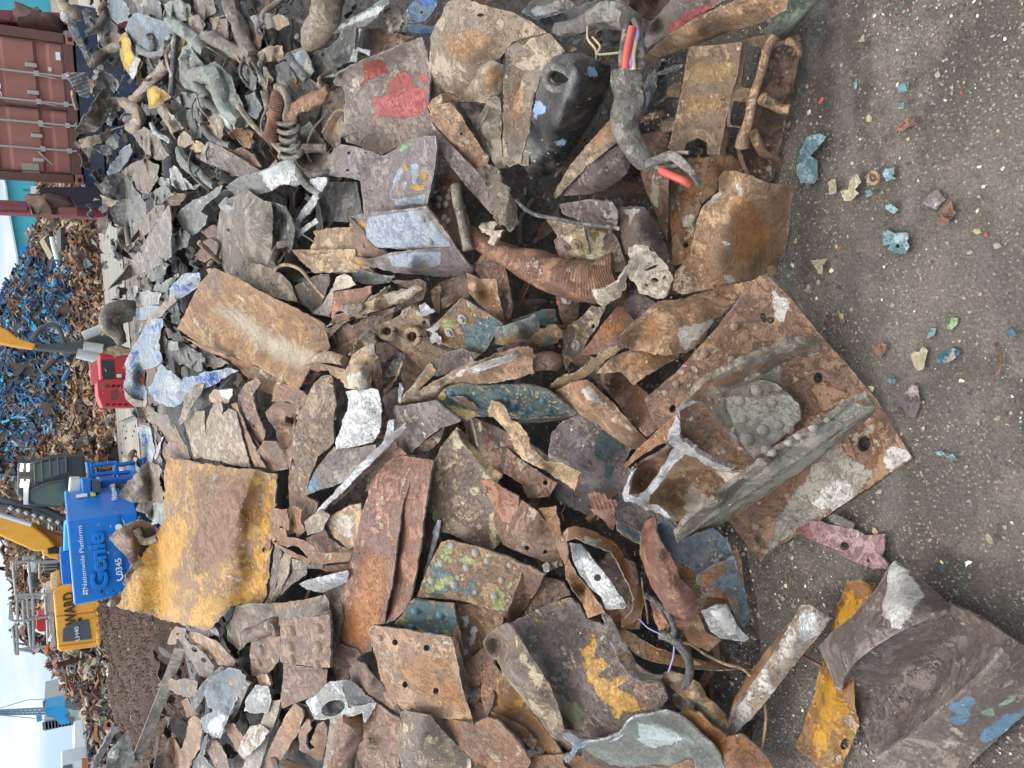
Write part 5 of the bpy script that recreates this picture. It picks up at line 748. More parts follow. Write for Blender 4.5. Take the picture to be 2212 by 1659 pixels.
S('beam_head',None,None,'rust_light',"1110,690,22 1135,650,23 1180,615,24 1250,605,23 1310,640,22 1290,680,21 1240,690,22 1180,720,22 1140,760,21",th=8,dent=2.,df=16,m1='1130,660 1200,640 1190,680',parent=g)
S('top_flange',None,None,'rust_light',"1115,760,20 1140,690,22 1250,665,22 1290,690,21 1380,830,18 1440,930,16 1510,1030,14 1490,1070,13 1455,1100,13 1380,1040,14 1280,940,16 1180,830,18",c="1300,850,20",th=9,dent=.7,holes=[(1330,868,10)],parent=g)
S('side_flange',None,None,'purple',"1115,770,17 1180,850,17 1280,960,15 1400,1080,13 1530,1230,11 1640,1380,10 1659,1480,10 1600,1460,10 1500,1360,10 1380,1230,12 1250,1060,14 1160,930,15 1130,850,16",th=8,dent=.5,parent=g)
S('tattered_end',None,None,'dusty_dark',"1440,1100,14 1500,1060,15 1560,1090,15 1600,1170,14 1659,1250,13 1700,1330,12 1690,1450,11 1650,1500,11 1560,1430,12 1540,1300,13 1480,1200,13",th=8,dent=2.6,df=15,torn=4,parent=g)
S('pale_rag','torn pale crumbly lumps where the dusty beam meets the ribbed hose','metal scrap','plaster',"1445,1470,17 1480,1450,18 1540,1430,19 1560,1460,19 1540,1490,18 1600,1490,18 1570,1550,18 1540,1590,17 1500,1580,16 1510,1530,17 1460,1510,17",th=8,dent=2.5,df=20,torn=3)
g=G('flaked_saddle_plate','purple grey saddle shaped plate with light blue and ochre flakes','metal scrap',unproj(830,380,.2)[0])
S('saddle',None,None,'purple_patch',"505,965,14 545,935,16 620,945,17 700,965,17 780,995,15 830,1010,13 900,965,14 1000,905,17 1100,880,19 1165,880,19 1172,960,18 1160,1080,17 1130,1230,16 1105,1340,15 1000,1362,14 860,1372,13 760,1385,12 700,1392,12 690,1290,13 675,1170,15 590,1150,16 435,1135,14 465,1030,14",c="600,1040,18 760,1100,13 780,1280,12 980,1100,18 950,1280,17",th=8,dent=.35,df=5,holes=[(600,990,13,11),(592,1103,12,11),(712,990,6)],m1="1000,1060 1050,1045 1060,1100 1040,1200 1010,1190;920,1090 950,1085 940,1150 900,1200 880,1320 860,1290 875,1190;945,1175 985,1180 970,1250 950,1230;880,1290 1100,1260 1090,1320 900,1340",m2="960,1050 990,1100 1000,1150 965,1100;1065,1120 1112,1110 1108,1185 1070,1165;980,1200 1100,1190 1090,1230 1000,1235",m3="915,955 1000,915 1012,950 930,1002",parent=g,torn=.8)
S('scorched_notch',None,None,'edge_bright',"345,1165,15 400,1150,16 462,1150,17 455,1180,16 430,1240,15 395,1310,13 350,1380,12 295,1425,12 275,1460,11 280,1500,11 255,1495,11 245,1460,11 255,1420,12 330,1320,13 385,1235,15 375,1200,15 350,1190,15",th=10,dent=.5,torn=1.6,sp=2.6,parent=g,edge='edge_bright')
S('torn_strip',None,None,'edge_bright',"215,1578,12 240,1530,12 300,1475,13 385,1415,14 398,1440,14 330,1490,13 285,1530,12 240,1590,11",th=10,dent=.4,torn=1.4,sp=2.6,parent=g,edge='edge_bright')
S('inner_face',None,None,'rust',"350,1340,11 400,1260,12 300,1430,9 265,1440,9 300,1380,10",th=5,dent=.2,parent=g)
S('hollow_shade_sheet','dark sheet added low to stand for shade in the torn hollow','metal scrap','grey_dark',"450,1180,3 650,1180,3 690,1390,3 600,1440,3 420,1430,3 330,1440,3 380,1310,3",th=4,dent=1.2)  # dark sheet added low; its colour stands in for the hollow's shade
g=G('grey_white_channel','brown channel end covered in grey white paint','metal scrap',unproj(870,490,.2)[0])
S('top_face',None,None,'purple_patch',"605,1405,18 680,1385,20 850,1368,20 1100,1340,19 1180,1440,17 1250,1530,15 1297,1605,13 1150,1610,14 1000,1618,15 850,1612,16 770,1605,17 720,1545,18 690,1490,18 640,1440,18",th=10,dent=.25,df=5,m1="700,1470 745,1400 900,1380 1080,1352 1150,1460 1280,1600 1000,1612 780,1605 715,1540",m2="660,1430 720,1440 720,1480 690,1490",riv=[(1080,1425,32),(1125,1560,32),(650,1478,24)],rmat='rivet_grey',parent=g)
S('side_face',None,None,'rust',"605,1405,18 640,1440,18 690,1490,18 720,1545,17 770,1605,16 850,1640,14 830,1670,13 700,1660,13 640,1640,13 620,1560,14 610,1480,16",th=8,dent=.3,riv=[(692,1588,24),(632,1468,22)],parent=g)
S('lower_lip',None,None,'purple_patch',"610,1690,13 650,1665,14 720,1690,14 860,1640,15 1000,1622,15 1150,1612,14 1297,1607,13 1360,1690,11 1405,1740,10 1405,1765,9 1330,1790,9 1200,1795,9 1050,1780,10 900,1765,11 800,1740,11 700,1725,11 640,1715,12",c="760,1700,12 1000,1700,16",th=8,dent=.6,m1="850,1660 1000,1630 1200,1630 1200,1720 1130,1740 1100,1680 1000,1740 880,1730",m2='600,1680 700,1680 700,1730',parent=g)
g=G('wood_coloured_beam','wood coloured rusty I beam end under the grey white channel','metal scrap',unproj(720,520,.15)[0])
S('upper_web',None,None,'tan',"370,1500,12 450,1482,13 620,1470,13 632,1610,12 400,1620,12 350,1618,12 385,1530,12",th=8,dent=.2,parent=g)
S('lower_flange',None,None,'tan',"232,1622,14 400,1618,14 640,1615,14 650,1665,13 715,1700,12 760,1765,11 600,1772,10 380,1768,10 300,1700,12",c="450,1700,14",th=10,dent=.3,parent=g)
S('studded_gap_plate','dark recess plate with a row of greasy bolt heads','metal scrap','rust_dark',"1120,1290,8 1200,1230,9 1290,1180,9 1330,1280,8 1370,1400,8 1400,1540,7 1330,1600,7 1250,1520,7 1170,1400,8",th=6,dent=.4,riv=[(1195,1290,30),(1230,1320,30),(1180,1330,28),(1250,1280,28),(1220,1420,28),(1245,1440,26)],rmat='rivet_grey')
W('iron_bar','short round iron bar standing in the gap right of the channel','rod','dusty_dark',"1295,1200,14 1310,1300,14 1330,1400,13 1345,1480,12 1380,1620,11",[.017,.016,.015,.02],lump=.25)
S('dark_red_plate','dark red brown plate in the gap under the dusty beam','metal scrap','rust_dark',"1170,1130,9 1300,1110,9 1320,1180,8 1200,1240,8 1150,1230,8",th=5,dent=.3)
# coil spring, rebar, pipes
W('coil_spring','large muddy coil spring','spring','loom',' '.join('%f,%f,%f'%(205+k*.55+(64+8*sin(k*.21))*cos(k*.65),760+k*5.6+34*sin(k*.65),17+3.2*sin(k*.65)) for k in range(0,47)),.0095,seg=8,n=330,lump=.4)
W('ribbed_bar','thick rusty ribbed bar left of the coil spring','rod','hose_rust',"155,600,19 140,700,19 120,800,18 100,900,17",.034,seg=14,n=50,rib=.05,lump=.2)
W('bent_bar','thick bent bar hooked above the coil spring','rod','dusty_dark',"140,570,19 190,600,20 215,680,20 200,760,19",[.02,.02,.018],lump=.25)
W('orange_bar','flat orange stained bar right of the coil spring','metal scrap','rust_orange',"190,765,18 240,720,19 330,665,20 420,625,20 465,580,20",[.028,.03,.03,.03,.02],lump=.35,flat=.5)
W('orange_pipe','thick orange stained pipe pointing down at the top of the frame','pipe','dusty',"470,-40,22 455,70,22 430,150,21 385,220,20 340,290,18",[.055,.055,.052,.055,.03],seg=16,lump=.3)
strip('curved_strip','pale grey curved blade at the top of the frame','metal scrap','grey',"480,200,17,40 560,165,18,60 640,145,18,75 730,100,18,80 800,40,18,60 860,-20,18,50",th=6,dent=.4,m1='480,200 800,20 860,60 600,180')
S('scorched_silver','bright torn white strip beside the black hollow','metal scrap','edge_bright',"605,400,18 630,320,18 640,200,18 665,182,18 680,190,18 672,260,17 660,300,17 690,320,17 740,330,16 735,365,16 700,345,16 660,330,17 650,400,17",th=8,dent=.5,torn=1.4,sp=2.6,edge='edge_bright')
S('boxy_sheet','grey folded sheet with a bright lower hem','metal scrap','grey_dark',"375,330,15 470,310,16 530,250,16 560,190,17 650,175,17 640,300,16 610,400,15 520,440,14 520,500,13 380,510,13 370,440,14",c="500,380,18 450,400,13",th=5,dent=.8,m1="380,490 520,460 620,390 615,410 530,460 520,500")
S('black_basin','dark curved sheet in the hollow above the red patched plate','metal scrap','rust_dark',"670,185,9 800,180,10 930,220,10 1020,240,10 900,300,10 760,360,9 680,370,8 690,290,8",th=5,dent=.5)
S('blue_grey_flap','light blue grey painted flap beside the grey folded sheet','metal scrap','grey_blue',"240,350,17 310,325,17 345,370,17 375,460,16 340,510,15 310,500,15 270,430,16",th=5,dent=.4)
W('bent_strip','bent grey strip along the blue grey flap','metal scrap','grey_dark',"205,355,17 250,420,17 300,490,17 325,515,16",.016,lump=.3,flat=.5)
g=G('blue_bracket','blue painted rusty bracket at the top frame edge','metal scrap',unproj(920,30,.2)[0])
S('bracket_face',None,None,'blue_cast',"950,100,18 1000,30,20 1050,-20,20 1180,-30,20 1170,40,19 1130,90,18 1100,135,17 1020,150,17 960,150,17",th=8,dent=.5,m1="1060,-20 1180,-20 1150,50 1080,40",holes=[(1073,80,12)],parent=g)
S('bracket_foot',None,None,'blue_cast',"945,205,15 965,160,16 1060,165,16 1150,180,15 1140,215,14 1000,210,14",th=8,dent=.4,m1='945,205 1150,180 1140,215',parent=g)
S('furry_clump','dirty clump of shredded grey scrap beside the blue bracket','metal scrap','dusty_dark',"830,60,14 880,30,15 930,60,15 950,120,15 930,190,14 870,200,14 840,140,14",th=10,dent=3,df=22,torn=4)
g=G('dusty_hood','rounded dusty grey hood with a curled edge','metal scrap',unproj(560,500,.2)[0])
S('hood',None,None,'dusty_dark',"-250,1500,15 -240,1380,17 -180,1290,19 -60,1230,20 40,1300,21 100,1310,21 110,1400,21 105,1520,20 100,1640,18 60,1800,16 -60,1850,14 -180,1810,13 -230,1700,13 -255,1600,14",c="-80,1450,26 0,1600,22 60,1400,24",th=5,dent=.8,df=6,parent=g)
S('side_curl',None,None,'grey_dark',"105,1310,20 190,1340,20 230,1420,18 250,1490,17 235,1600,15 215,1640,14 150,1580,14 130,1500,16 115,1400,19",c="170,1420,14",th=5,dent=.5,parent=g)
S('grey_spatula','pale dusty spatula shaped plate','metal scrap','grey',"-200,1210,18 -100,1140,19 0,1120,20 140,1060,20 235,1010,20 250,1030,19 270,1100,18 292,1195,17 260,1208,17 180,1190,18 90,1240,17 0,1265,17 -120,1280,17",th=7,dent=.6,m1='0,1120 240,1010 280,1180 100,1230')
g=G('curved_basin','dark curved bowl of sheet metal behind the coil spring','metal scrap',unproj(680,330,.15)[0])
S('bowl',None,None,'dusty_dark',"245,1010,15 262,900,16 300,830,16 350,795,15 400,860,11 450,940,9 480,1000,10 455,1080,11 435,1140,12 400,1190,13 340,1150,14 285,1090,15",c="350,1000,6",th=6,dent=.4,parent=g)
W('bowl_rim',None,None,'loom',"270,1100,17 300,1170,17 350,1220,16 420,1265,15",.013,parent=g)
S('floor_panel','flat grey brown plate on the heap right of the coil spring','metal scrap','dusty_dark',"380,540,7 460,520,7 470,600,7 440,680,7 360,800,6 300,830,6 270,740,6 330,640,7",th=6,dent=.8)
S('small_grey_sheet','rust stained sheet below the blue grey flap','metal scrap','grey_dark',"200,520,13 290,470,14 400,540,14 440,600,13 330,660,12 250,690,12 220,640,12",th=5,dent=1.2,m2='200,520 290,480 280,600')
# ================================================================ grey car scrap at the top of the heap
T(0,0)
S('mesh_corner','white perforated mesh sheet corner against the container','metal scrap','silver',"408,482,20 435,465,21 500,468,21 570,472,20 580,540,19 592,635,18 560,632,18 520,628,18 480,580,19 450,530,20",th=4,dent=.8,df=12,m1='408,480 440,465 480,570 520,628 480,580',ridge=.5,rfreq=1.3,rang=70)
W('mesh_tail','thin strip hanging off the white mesh corner','metal scrap','dusty',"470,590,15 480,640,15 500,710,14",.012,lump=.4)
S('long_strut','long silver crumpled strut leaning up in front of the container','metal scrap','silver',"388,90,22 420,60,24 470,70,24 500,110,24 490,150,24 520,230,23 560,320,21 600,370,19 605,410,18 580,440,17 565,420,18 540,350,20 500,280,22 450,195,24 430,150,24 395,130,23",th=12,dent=1.6,df=14,m1='440,120 560,330 600,400 500,260')
S('orange_lip','orange stained metal lip under the white mesh corner','metal scrap','rust_orange',"570,505,16 600,520,17 630,590,17 610,610,16 580,560,16",th=6,dent=.5)
W('top_frame_tube','bent tan tube at the top of the long silver strut','pipe','dusty',"405,-20,22 405,30,23 440,55,24 480,80,24 490,130,23",.03,lump=.3,seg=10)
g=G('yellow_shell','bright yellow dented metal shell with a white torn edge','metal scrap',unproj(277,118,.2)[0])
S('shell',None,None,'yellow_paint',"770,270,19 790,225,21 815,205,22 845,260,22 855,330,21 870,360,20 900,380,18 925,405,17 910,440,17 885,470,18 862,508,18 830,475,19 800,430,20 780,370,20",c="820,350,25",th=4,dent=.9,m1="780,230 840,250 860,380 840,440 800,400",parent=g)
S('torn_edge',None,None,'edge_bright',"840,440,20 880,370,21 905,385,20 895,430,20 880,480,19 860,512,19 845,490,19",th=4,dent=1.4,df=20,parent=g,edge='edge_bright')
S('yellow_shell','smaller yellow dented shell lower down the grey scrap','metal scrap','yellow_paint',"948,605,20 965,570,22 1000,552,23 1060,580,22 1112,630,20 1060,660,20 1030,690,19 1000,700,18 965,705,18 960,650,19",th=4,dent=1.4,c="1010,620,25",m1="950,600 1000,560 1040,620 980,700")
S('yellow_inside','dull yellow inner face of a torn cylinder','metal scrap','yellow_paint',"1095,250,13 1130,225,14 1190,220,14 1210,250,14 1170,340,12 1130,330,12 1100,300,12",th=4,dent=.8)
W('cylinder_rim','white rim of the dull yellow torn cylinder','pipe','silver',"1110,230,17 1090,260,18 1070,300,18 1080,360,17 1105,365,17 1120,330,17 1130,260,17 1140,225,17",.013,seg=8,lump=.3)
g=G('crumpled_car_panel','large pale green grey crumpled car panel','car part',unproj(450,200,.2)[0])
S('panel',None,None,'grey_green',"1155,380,22 1180,310,24 1222,285,25 1260,340,24 1330,430,22 1390,400,23 1440,430,22 1500,500,21 1540,600,20 1580,700,18 1625,790,16 1600,825,15 1540,830,15 1490,842,15 1440,800,17 1380,750,19 1350,650,20 1290,600,21 1200,570,21 1165,520,22",c="1240,430,28 1280,520,18 1400,520,26 1420,620,18 1500,640,23 1480,750,17 1340,560,24 1200,450,19",th=4,dent=1.8,df=8,m1="1385,680 1415,640 1440,700 1500,820 1480,840 1420,760;1200,320 1240,340 1280,420 1240,400",torn=2,parent=g)
W('panel_rib',None,None,'grey_green',"1260,490,26 1330,480,27 1400,500,26 1440,600,24 1480,700,21 1560,800,18",[.03,.04,.045,.045,.04,.03],lump=.4,seg=12,parent=g)
W('panel_rib',None,None,'grey_green',"1220,330,26 1210,400,26 1230,470,26 1290,560,25 1340,640,22",[.02,.035,.03,.03,.02],lump=.4,seg=12,parent=g)
S('flat_grey_door','flat blue grey panel above the crumpled car panel','car part','grey_blue',"810,190,16 835,130,18 870,80,19 960,100,19 1080,150,18 1150,190,17 1200,230,16 1160,300,15 1090,330,14 1000,345,14 900,340,14 850,280,15",th=4,dent=1.2,df=6)
W('white_rail','thin white bent rail across the blue grey panel','rod','grey',"900,310,20 930,340,20 1000,355,20 1060,330,20 1085,280,20",.018,lump=.4)
W('trim_rail','long narrow trim lying along the crumpled car panel','rod','grey_dark',"1140,225,18 1130,350,19 1120,480,18 1110,620,17",.014,lump=.3)
for i,(pp,rr,lab,mt) in enumerate((
 ("1100,130,19 1180,190,20 1260,260,20 1340,340,18",[.03,0.038,0.038,0.034],'thick dented grey green tube','grey_green'),
 ("1330,240,17 1400,260,18 1500,310,18 1590,370,17 1650,420,16",[.03,0.038,0.038,0.034,.03],'long dusty tube sloping to the right','dusty_dark'),
 ("1480,-20,17 1510,80,18 1560,180,18 1600,300,17 1640,370,16",[0.045,0.038,0.034,0.045,0.038],'large bone shaped casting','dusty_dark'),
 ("560,220,18 620,190,19 670,130,19 690,60,18",[.02,.026,.024,.02],'curved hooked muddy grey pipe','dusty_dark'),
 ("580,430,17 640,370,19 720,320,20 790,290,19",[0.022,0.038,0.038,0.022],'dusty sleeve shaped pipe','dusty_dark'),
 ("800,660,22 860,690,23 900,760,22 870,830,21 830,820,20",[0.034,0.041,0.041,0.038,.03],'fat manifold pipe with an open end','dusty'),
 ("840,700,17 900,620,18 950,560,18 1030,470,17 1090,420,16",[0.038,0.034,.03,0.034,.03],'brown grey branch of scrap tube','dusty'),
 ("1060,700,19 1090,760,19 1130,820,18 1160,870,17",[0.038,0.038,0.041,0.038],'stubby pipe with a dark bore','dusty'),
 ("1320,700,16 1315,780,17 1350,870,17 1420,930,16 1500,950,15",[.02,.024,.024,.022,.02],'bent grey rail beside the pale car panel','grey_dark'),
 ("1160,970,18 1190,1040,19 1240,1090,18 1290,1120,17",[.025,.035,.035,.025],'smooth grey curved bar','grey_green'),
 ("1290,1110,16 1330,1160,16 1390,1210,15",[.02,.02,.02],'short straight grey bar end','grey'),
 ("1470,1330,18 1520,1350,18 1590,1385,17",[.04,.04,.042],'short pale grey pipe stub','silver'),
 ("980,800,22 1010,860,22 1060,890,21 1105,920,20",[.012,.015,.015,.012],'white tipped curved rod','silver'),
 ("430,340,0 430,340,0 430,341,0",[.001,.001],None,None),
 )):
    if lab: W('scrap_pipe',lab,'pipe',mt,pp,[v*.8 for v in rr],seg=14,lump=.5,hollow=(i in (5,7)))
S('orange_crust','orange brown rusted crumbly crust below the pale car panel','metal scrap','rust_orange',"1485,860,20 1530,830,21 1580,835,20 1620,850,19 1650,920,18 1620,960,17 1590,960,17 1560,910,18 1510,890,19",th=10,dent=3,df=20,torn=3)
S('rough_purple_plate','rough purple grey plate sloping under the spatula shaped plate','metal scrap','purple',"1295,1035,17 1310,970,18 1340,920,19 1365,915,19 1500,990,18 1690,1110,16 1700,1170,15 1659,1180,14 1500,1130,14 1460,1110,15 1400,1080,15",th=8,dent=.9,df=14)
S('pale_triangle_plate','pale mauve triangular plate above the blue crushed can','metal scrap','purple_blue',"700,1880,18 770,1800,19 860,1680,20 940,1560,21 1020,1440,21 1095,1325,21 1108,1390,20 1110,1520,19 1108,1665,18 1000,1740,17 870,1790,16 800,1820,16",th=6,dent=.3,df=5)
S('twisted_fork','twisted pale grey bracket with a forked tail','metal scrap','grey',"1135,1400,20 1180,1350,21 1250,1300,22 1330,1270,22 1400,1215,21 1440,1200,20 1430,1250,19 1350,1310,19 1300,1370,18 1340,1400,17 1330,1460,16 1280,1500,15 1250,1530,15 1200,1500,15 1170,1450,17 1150,1420,19",c="1240,1400,16",th=6,dent=1.4,df=12,m1='1150,1400 1400,1230 1300,1310')
S('brown_flap','dark brown sheet pocket beside the dusty hood','metal scrap','rust_dark',"1310,1570,14 1360,1540,15 1420,1580,15 1400,1660,13 1330,1700,12 1280,1680,12",th=5,dent=.6)
# irregular crumpled grey lumps, each placed where the photograph shows one
_l=[("480,850,17 520,790,19 560,730,21 610,650,22 660,575,22 710,590,22 728,650,21 700,720,20 680,790,19 620,850,18 560,870,17","crumpled dusty cylinder block against the container foot","dusty_dark",2.4),
("508,910,16 560,885,18 640,880,19 700,840,20 730,830,20 700,890,18 640,930,17 580,950,16 530,960,15","rust edged flange under the crumpled cylinder block","dusty",1.4),
("600,960,19 640,945,20 680,940,20 720,970,19 735,1000,18 690,1010,18 630,985,18","small pale bone like casting","silver",2.2),
("670,950,17 700,900,19 750,860,20 780,890,19 760,950,18 720,990,17","round grey green cast fitting","grey_green",2.2),
("690,1110,16 740,1040,19 790,960,21 840,935,22 855,980,21 830,1040,20 780,1100,19 720,1150,17 700,1170,16","pale blue grey finned sheet","grey_blue",1.4),
("640,1200,16 690,1140,18 780,1110,20 850,1180,20 900,1250,19 870,1290,18 820,1320,17 740,1280,16 680,1280,15","large grey crumpled sheet corner over the brown heap","grey_dark",1.6),
("645,1260,14 700,1280,15 760,1300,16 720,1350,15 690,1330,14","frayed brown corner above the concrete strip","dusty",2.2),
("740,1300,16 830,1290,18 900,1250,19 950,1330,19 940,1410,18 880,1460,17 800,1480,15 740,1440,15 720,1360,15","grey crushed tin with sharp folds","grey",2.6),
("780,1130,17 850,1060,19 940,1030,20 1030,1070,20 1020,1160,18 960,1260,18 900,1240,18 850,1180,18","dark smooth engine cover","dusty_dark",2.0),
("1000,1170,17 1050,1140,18 1100,1160,18 1100,1220,17 1050,1210,16","small pale green crushed part","grey_green",2.0),
("1095,1090,19 1130,1070,20 1190,1150,19 1250,1210,18 1300,1190,17 1260,1230,16 1200,1230,16 1160,1220,16 1110,1200,17","silver crumpled foil beside the smooth grey bar","silver",2.4),
("970,1260,18 1020,1220,19 1080,1210,19 1130,1260,18 1070,1300,17 1000,1320,16","pale crushed clip near the forked bracket","grey",2.4),
("1150,900,18 1190,850,20 1240,880,20 1260,930,19 1200,960,18 1150,940,17","tan folded flap below the bellows","dusty",1.0),
("1230,960,17 1270,910,18 1330,940,18 1310,990,17 1250,980,16","small pale cardboard like flap","tan",.7),
("860,870,20 930,820,22 1020,880,22 1060,960,20 1100,1010,19 1030,1040,18 960,1000,18 900,940,18","dusty green grey engine block lump","dusty_dark",2.8),
("560,640,20 600,600,21 640,470,22 700,470,22 760,540,21 740,600,20 700,570,20 650,580,20","frosted grey torn tube cluster","grey",2.8),
("600,460,20 640,450,21 720,480,21 770,530,20 760,590,19 700,540,19 640,540,18","silver grey rag of metal","silver",3.0),
("640,260,16 700,200,18 780,220,18 790,280,17 740,330,16 680,340,15","grey crumpled wedge beside the yellow shell","dusty_dark",2.2),
("620,120,18 700,110,20 760,170,20 770,230,19 700,250,18 650,240,17","brown grey twisted hood","grey_dark",2.2),
("700,0,18 780,-20,20 840,60,20 830,130,19 760,160,18 700,110,17","lavender grey crushed panel at the top frame edge","grey_blue",2.2),
("850,-20,17 980,-30,18 1090,60,18 1120,140,17 1010,110,16 900,80,16","pale grey folded sheet at the top frame edge","grey",2.0),
("1060,30,20 1150,-10,22 1230,30,21 1250,120,20 1180,140,19 1110,130,19","white grey frosted lump at the top frame edge","grey_green",2.8),
("1180,120,17 1290,90,19 1330,160,18 1300,230,17 1210,220,16","brown bent shell right of the frosted lump","dusty_dark",2.2),
("1250,-20,16 1380,-30,17 1400,80,17 1330,120,16 1270,70,15","muddy brown block at the top frame edge","dusty_dark",2.0),
("1360,120,15 1450,100,17 1510,180,17 1500,260,16 1400,230,15","muddy brown gearbox lump","dusty_dark",2.6),
("1560,150,14 1659,130,15 1700,230,15 1680,330,14 1600,300,13","rusty brown lump beside the bone shaped casting","rust_dark",2.4),
("690,640,19 740,620,20 790,640,20 780,720,19 720,730,18","small ribbed dark sleeve","dusty_dark",1.6),
("1020,720,18 1060,700,20 1130,760,20 1190,830,18 1140,880,17 1080,820,17","white crumpled torn bellows","silver",3.0),
("1130,640,17 1180,600,19 1270,610,19 1340,640,18 1330,720,17 1270,700,16 1190,690,16","pale shredded trim below the car panel","grey",2.6),
("1200,720,15 1270,700,16 1320,800,16 1300,900,15 1240,860,14","dark blue grey crushed sheet","grey_dark",2.0),
("1340,760,17 1400,740,18 1450,800,18 1440,900,17 1500,950,16 1480,990,15 1390,930,15 1340,850,16","tan crushed bracket with an orange inside","dusty",2.2),
("1450,980,14 1560,960,15 1650,1000,15 1690,1080,14 1600,1060,13 1500,1010,13","dark brown crumpled sheet beside the rough purple plate","rust_dark",2.0),
("870,1450,17 950,1400,19 1010,1330,20 1060,1330,20 1060,1400,19 990,1480,18 920,1540,17 870,1560,16","brown grey folded skirt above the triangular plate","dusty_dark",2.4),
("760,1470,15 850,1480,17 880,1560,17 830,1640,16 770,1580,15","crushed grey drum end beside the concrete strip","dusty_dark",2.4),
("1060,1240,16 1130,1250,17 1200,1260,17 1170,1330,16 1100,1340,15","dark brown wedge beside the forked bracket","rust_dark",1.8),
("1120,1530,15 1180,1480,17 1230,1520,17 1210,1600,16 1150,1620,15","dark greasy ring end by the triangular plate","grey_dark",2.2),
("1300,1500,13 1380,1460,14 1460,1480,14 1480,1560,13 1380,1560,12","dark brown sheet by the pale pipe stub","rust_dark",1.5),
("1560,430,17 1620,440,18 1680,520,18 1660,600,17 1590,560,16","pale crumpled grey scraps beside the orange stained pipe","grey",2.8),
("1590,620,16 1650,600,17 1690,700,17 1660,770,16 1610,740,15","grey blue crushed tin by the ribbed bar","grey_blue",2.2),
("1620,110,17 1700,80,18 1780,100,18 1800,170,17 1730,190,16 1660,180,16","pale crumpled part near the thick orange pipe","grey",2.6),
("1740,130,17 1800,90,19 1870,110,19 1880,160,18 1800,200,17","dusty curled pipe elbow","dusty",2.0),
("1660,350,15 1740,300,16 1830,290,16 1840,370,15 1780,400,14 1690,400,14","brown sheet with yellow smears","dusty",1.8),
("1660,420,17 1720,440,18 1770,520,18 1740,580,17 1680,540,16","dusty rounded pot below the yellow smears","dusty",2.2),
("1780,420,15 1870,400,17 1920,520,16 1880,600,15 1800,560,14","dark bluish crushed sheet","grey_dark",1.8)]
for pp,lab,mt,dn in _l: S('crushed_part',lab,'metal scrap',mt,pp,th=3.5,dent=dn*1.5,df=17,torn=2.0,sp=3.4)
# ---------------------------------------------------------------- blue crushed can and neighbours
T(0,1)
g=G('crushed_blue_can','big crushed tank with blue and white flaking paint','crushed tank',unproj(330,790,.3)[0])
S('outer_skin',None,None,'blue_car',"800,860,20 812,780,22 815,690,23 850,600,24 900,520,25 950,440,25 1000,400,25 1055,400,24 1060,440,24 1035,520,24 1030,600,24 1045,680,23 990,730,22 930,730,22 910,800,22 950,880,21 945,940,20 880,950,19 820,930,19",c="900,680,30 970,560,29 860,800,26",th=5,dent=2.2,df=9,m1="960,440 1050,430 1030,470 980,480;930,760 1050,760 1040,820 960,820;850,620 900,600 880,720 840,760;1000,600 1030,640 1030,700",parent=g,torn=2)
S('lower_skin',None,None,'blue_car',"1040,690,18 1100,740,18 1180,800,17 1250,780,16 1400,740,17 1500,720,17 1540,740,16 1460,790,16 1380,830,15 1300,870,15 1200,930,15 1130,980,15 1050,960,16 1000,940,17 960,870,18 1000,800,19",c="1150,870,20 1350,780,20",th=5,dent=2.6,df=11,m1="1240,770 1400,750 1480,730 1380,830 1260,810;1320,820 1460,780 1380,860;980,860 1040,870 1040,900 990,900",m2="1080,760 1200,820 1150,900 1060,860",parent=g,torn=3)
S('pale_rim',None,None,'plaster',"800,860,19 830,900,20 880,930,20 950,945,20 940,980,18 870,975,17 820,930,18",th=10,dent=1.,parent=g)
S('upper_lobe',None,None,'blue_car',"1095,290,20 1100,210,22 1150,150,23 1200,110,23 1290,105,22 1305,150,21 1280,200,20 1230,240,20 1170,270,20 1130,310,19",c="1200,180,26",th=5,dent=1.8,m1="1140,200 1290,150 1200,240 1150,240",m2='1180,130 1260,120 1220,180',parent=g)
S('fold_arm',None,None,'dusty',"940,430,22 1000,360,23 1060,300,23 1130,270,22 1150,290,21 1090,340,21 1050,390,22 990,420,22",th=6,dent=1.,parent=g)
S('blue_fold',None,None,'blue_car',"880,340,18 960,320,19 1050,330,19 1060,350,18 980,400,19 900,420,18 870,390,17",th=5,dent=2.0,parent=g)
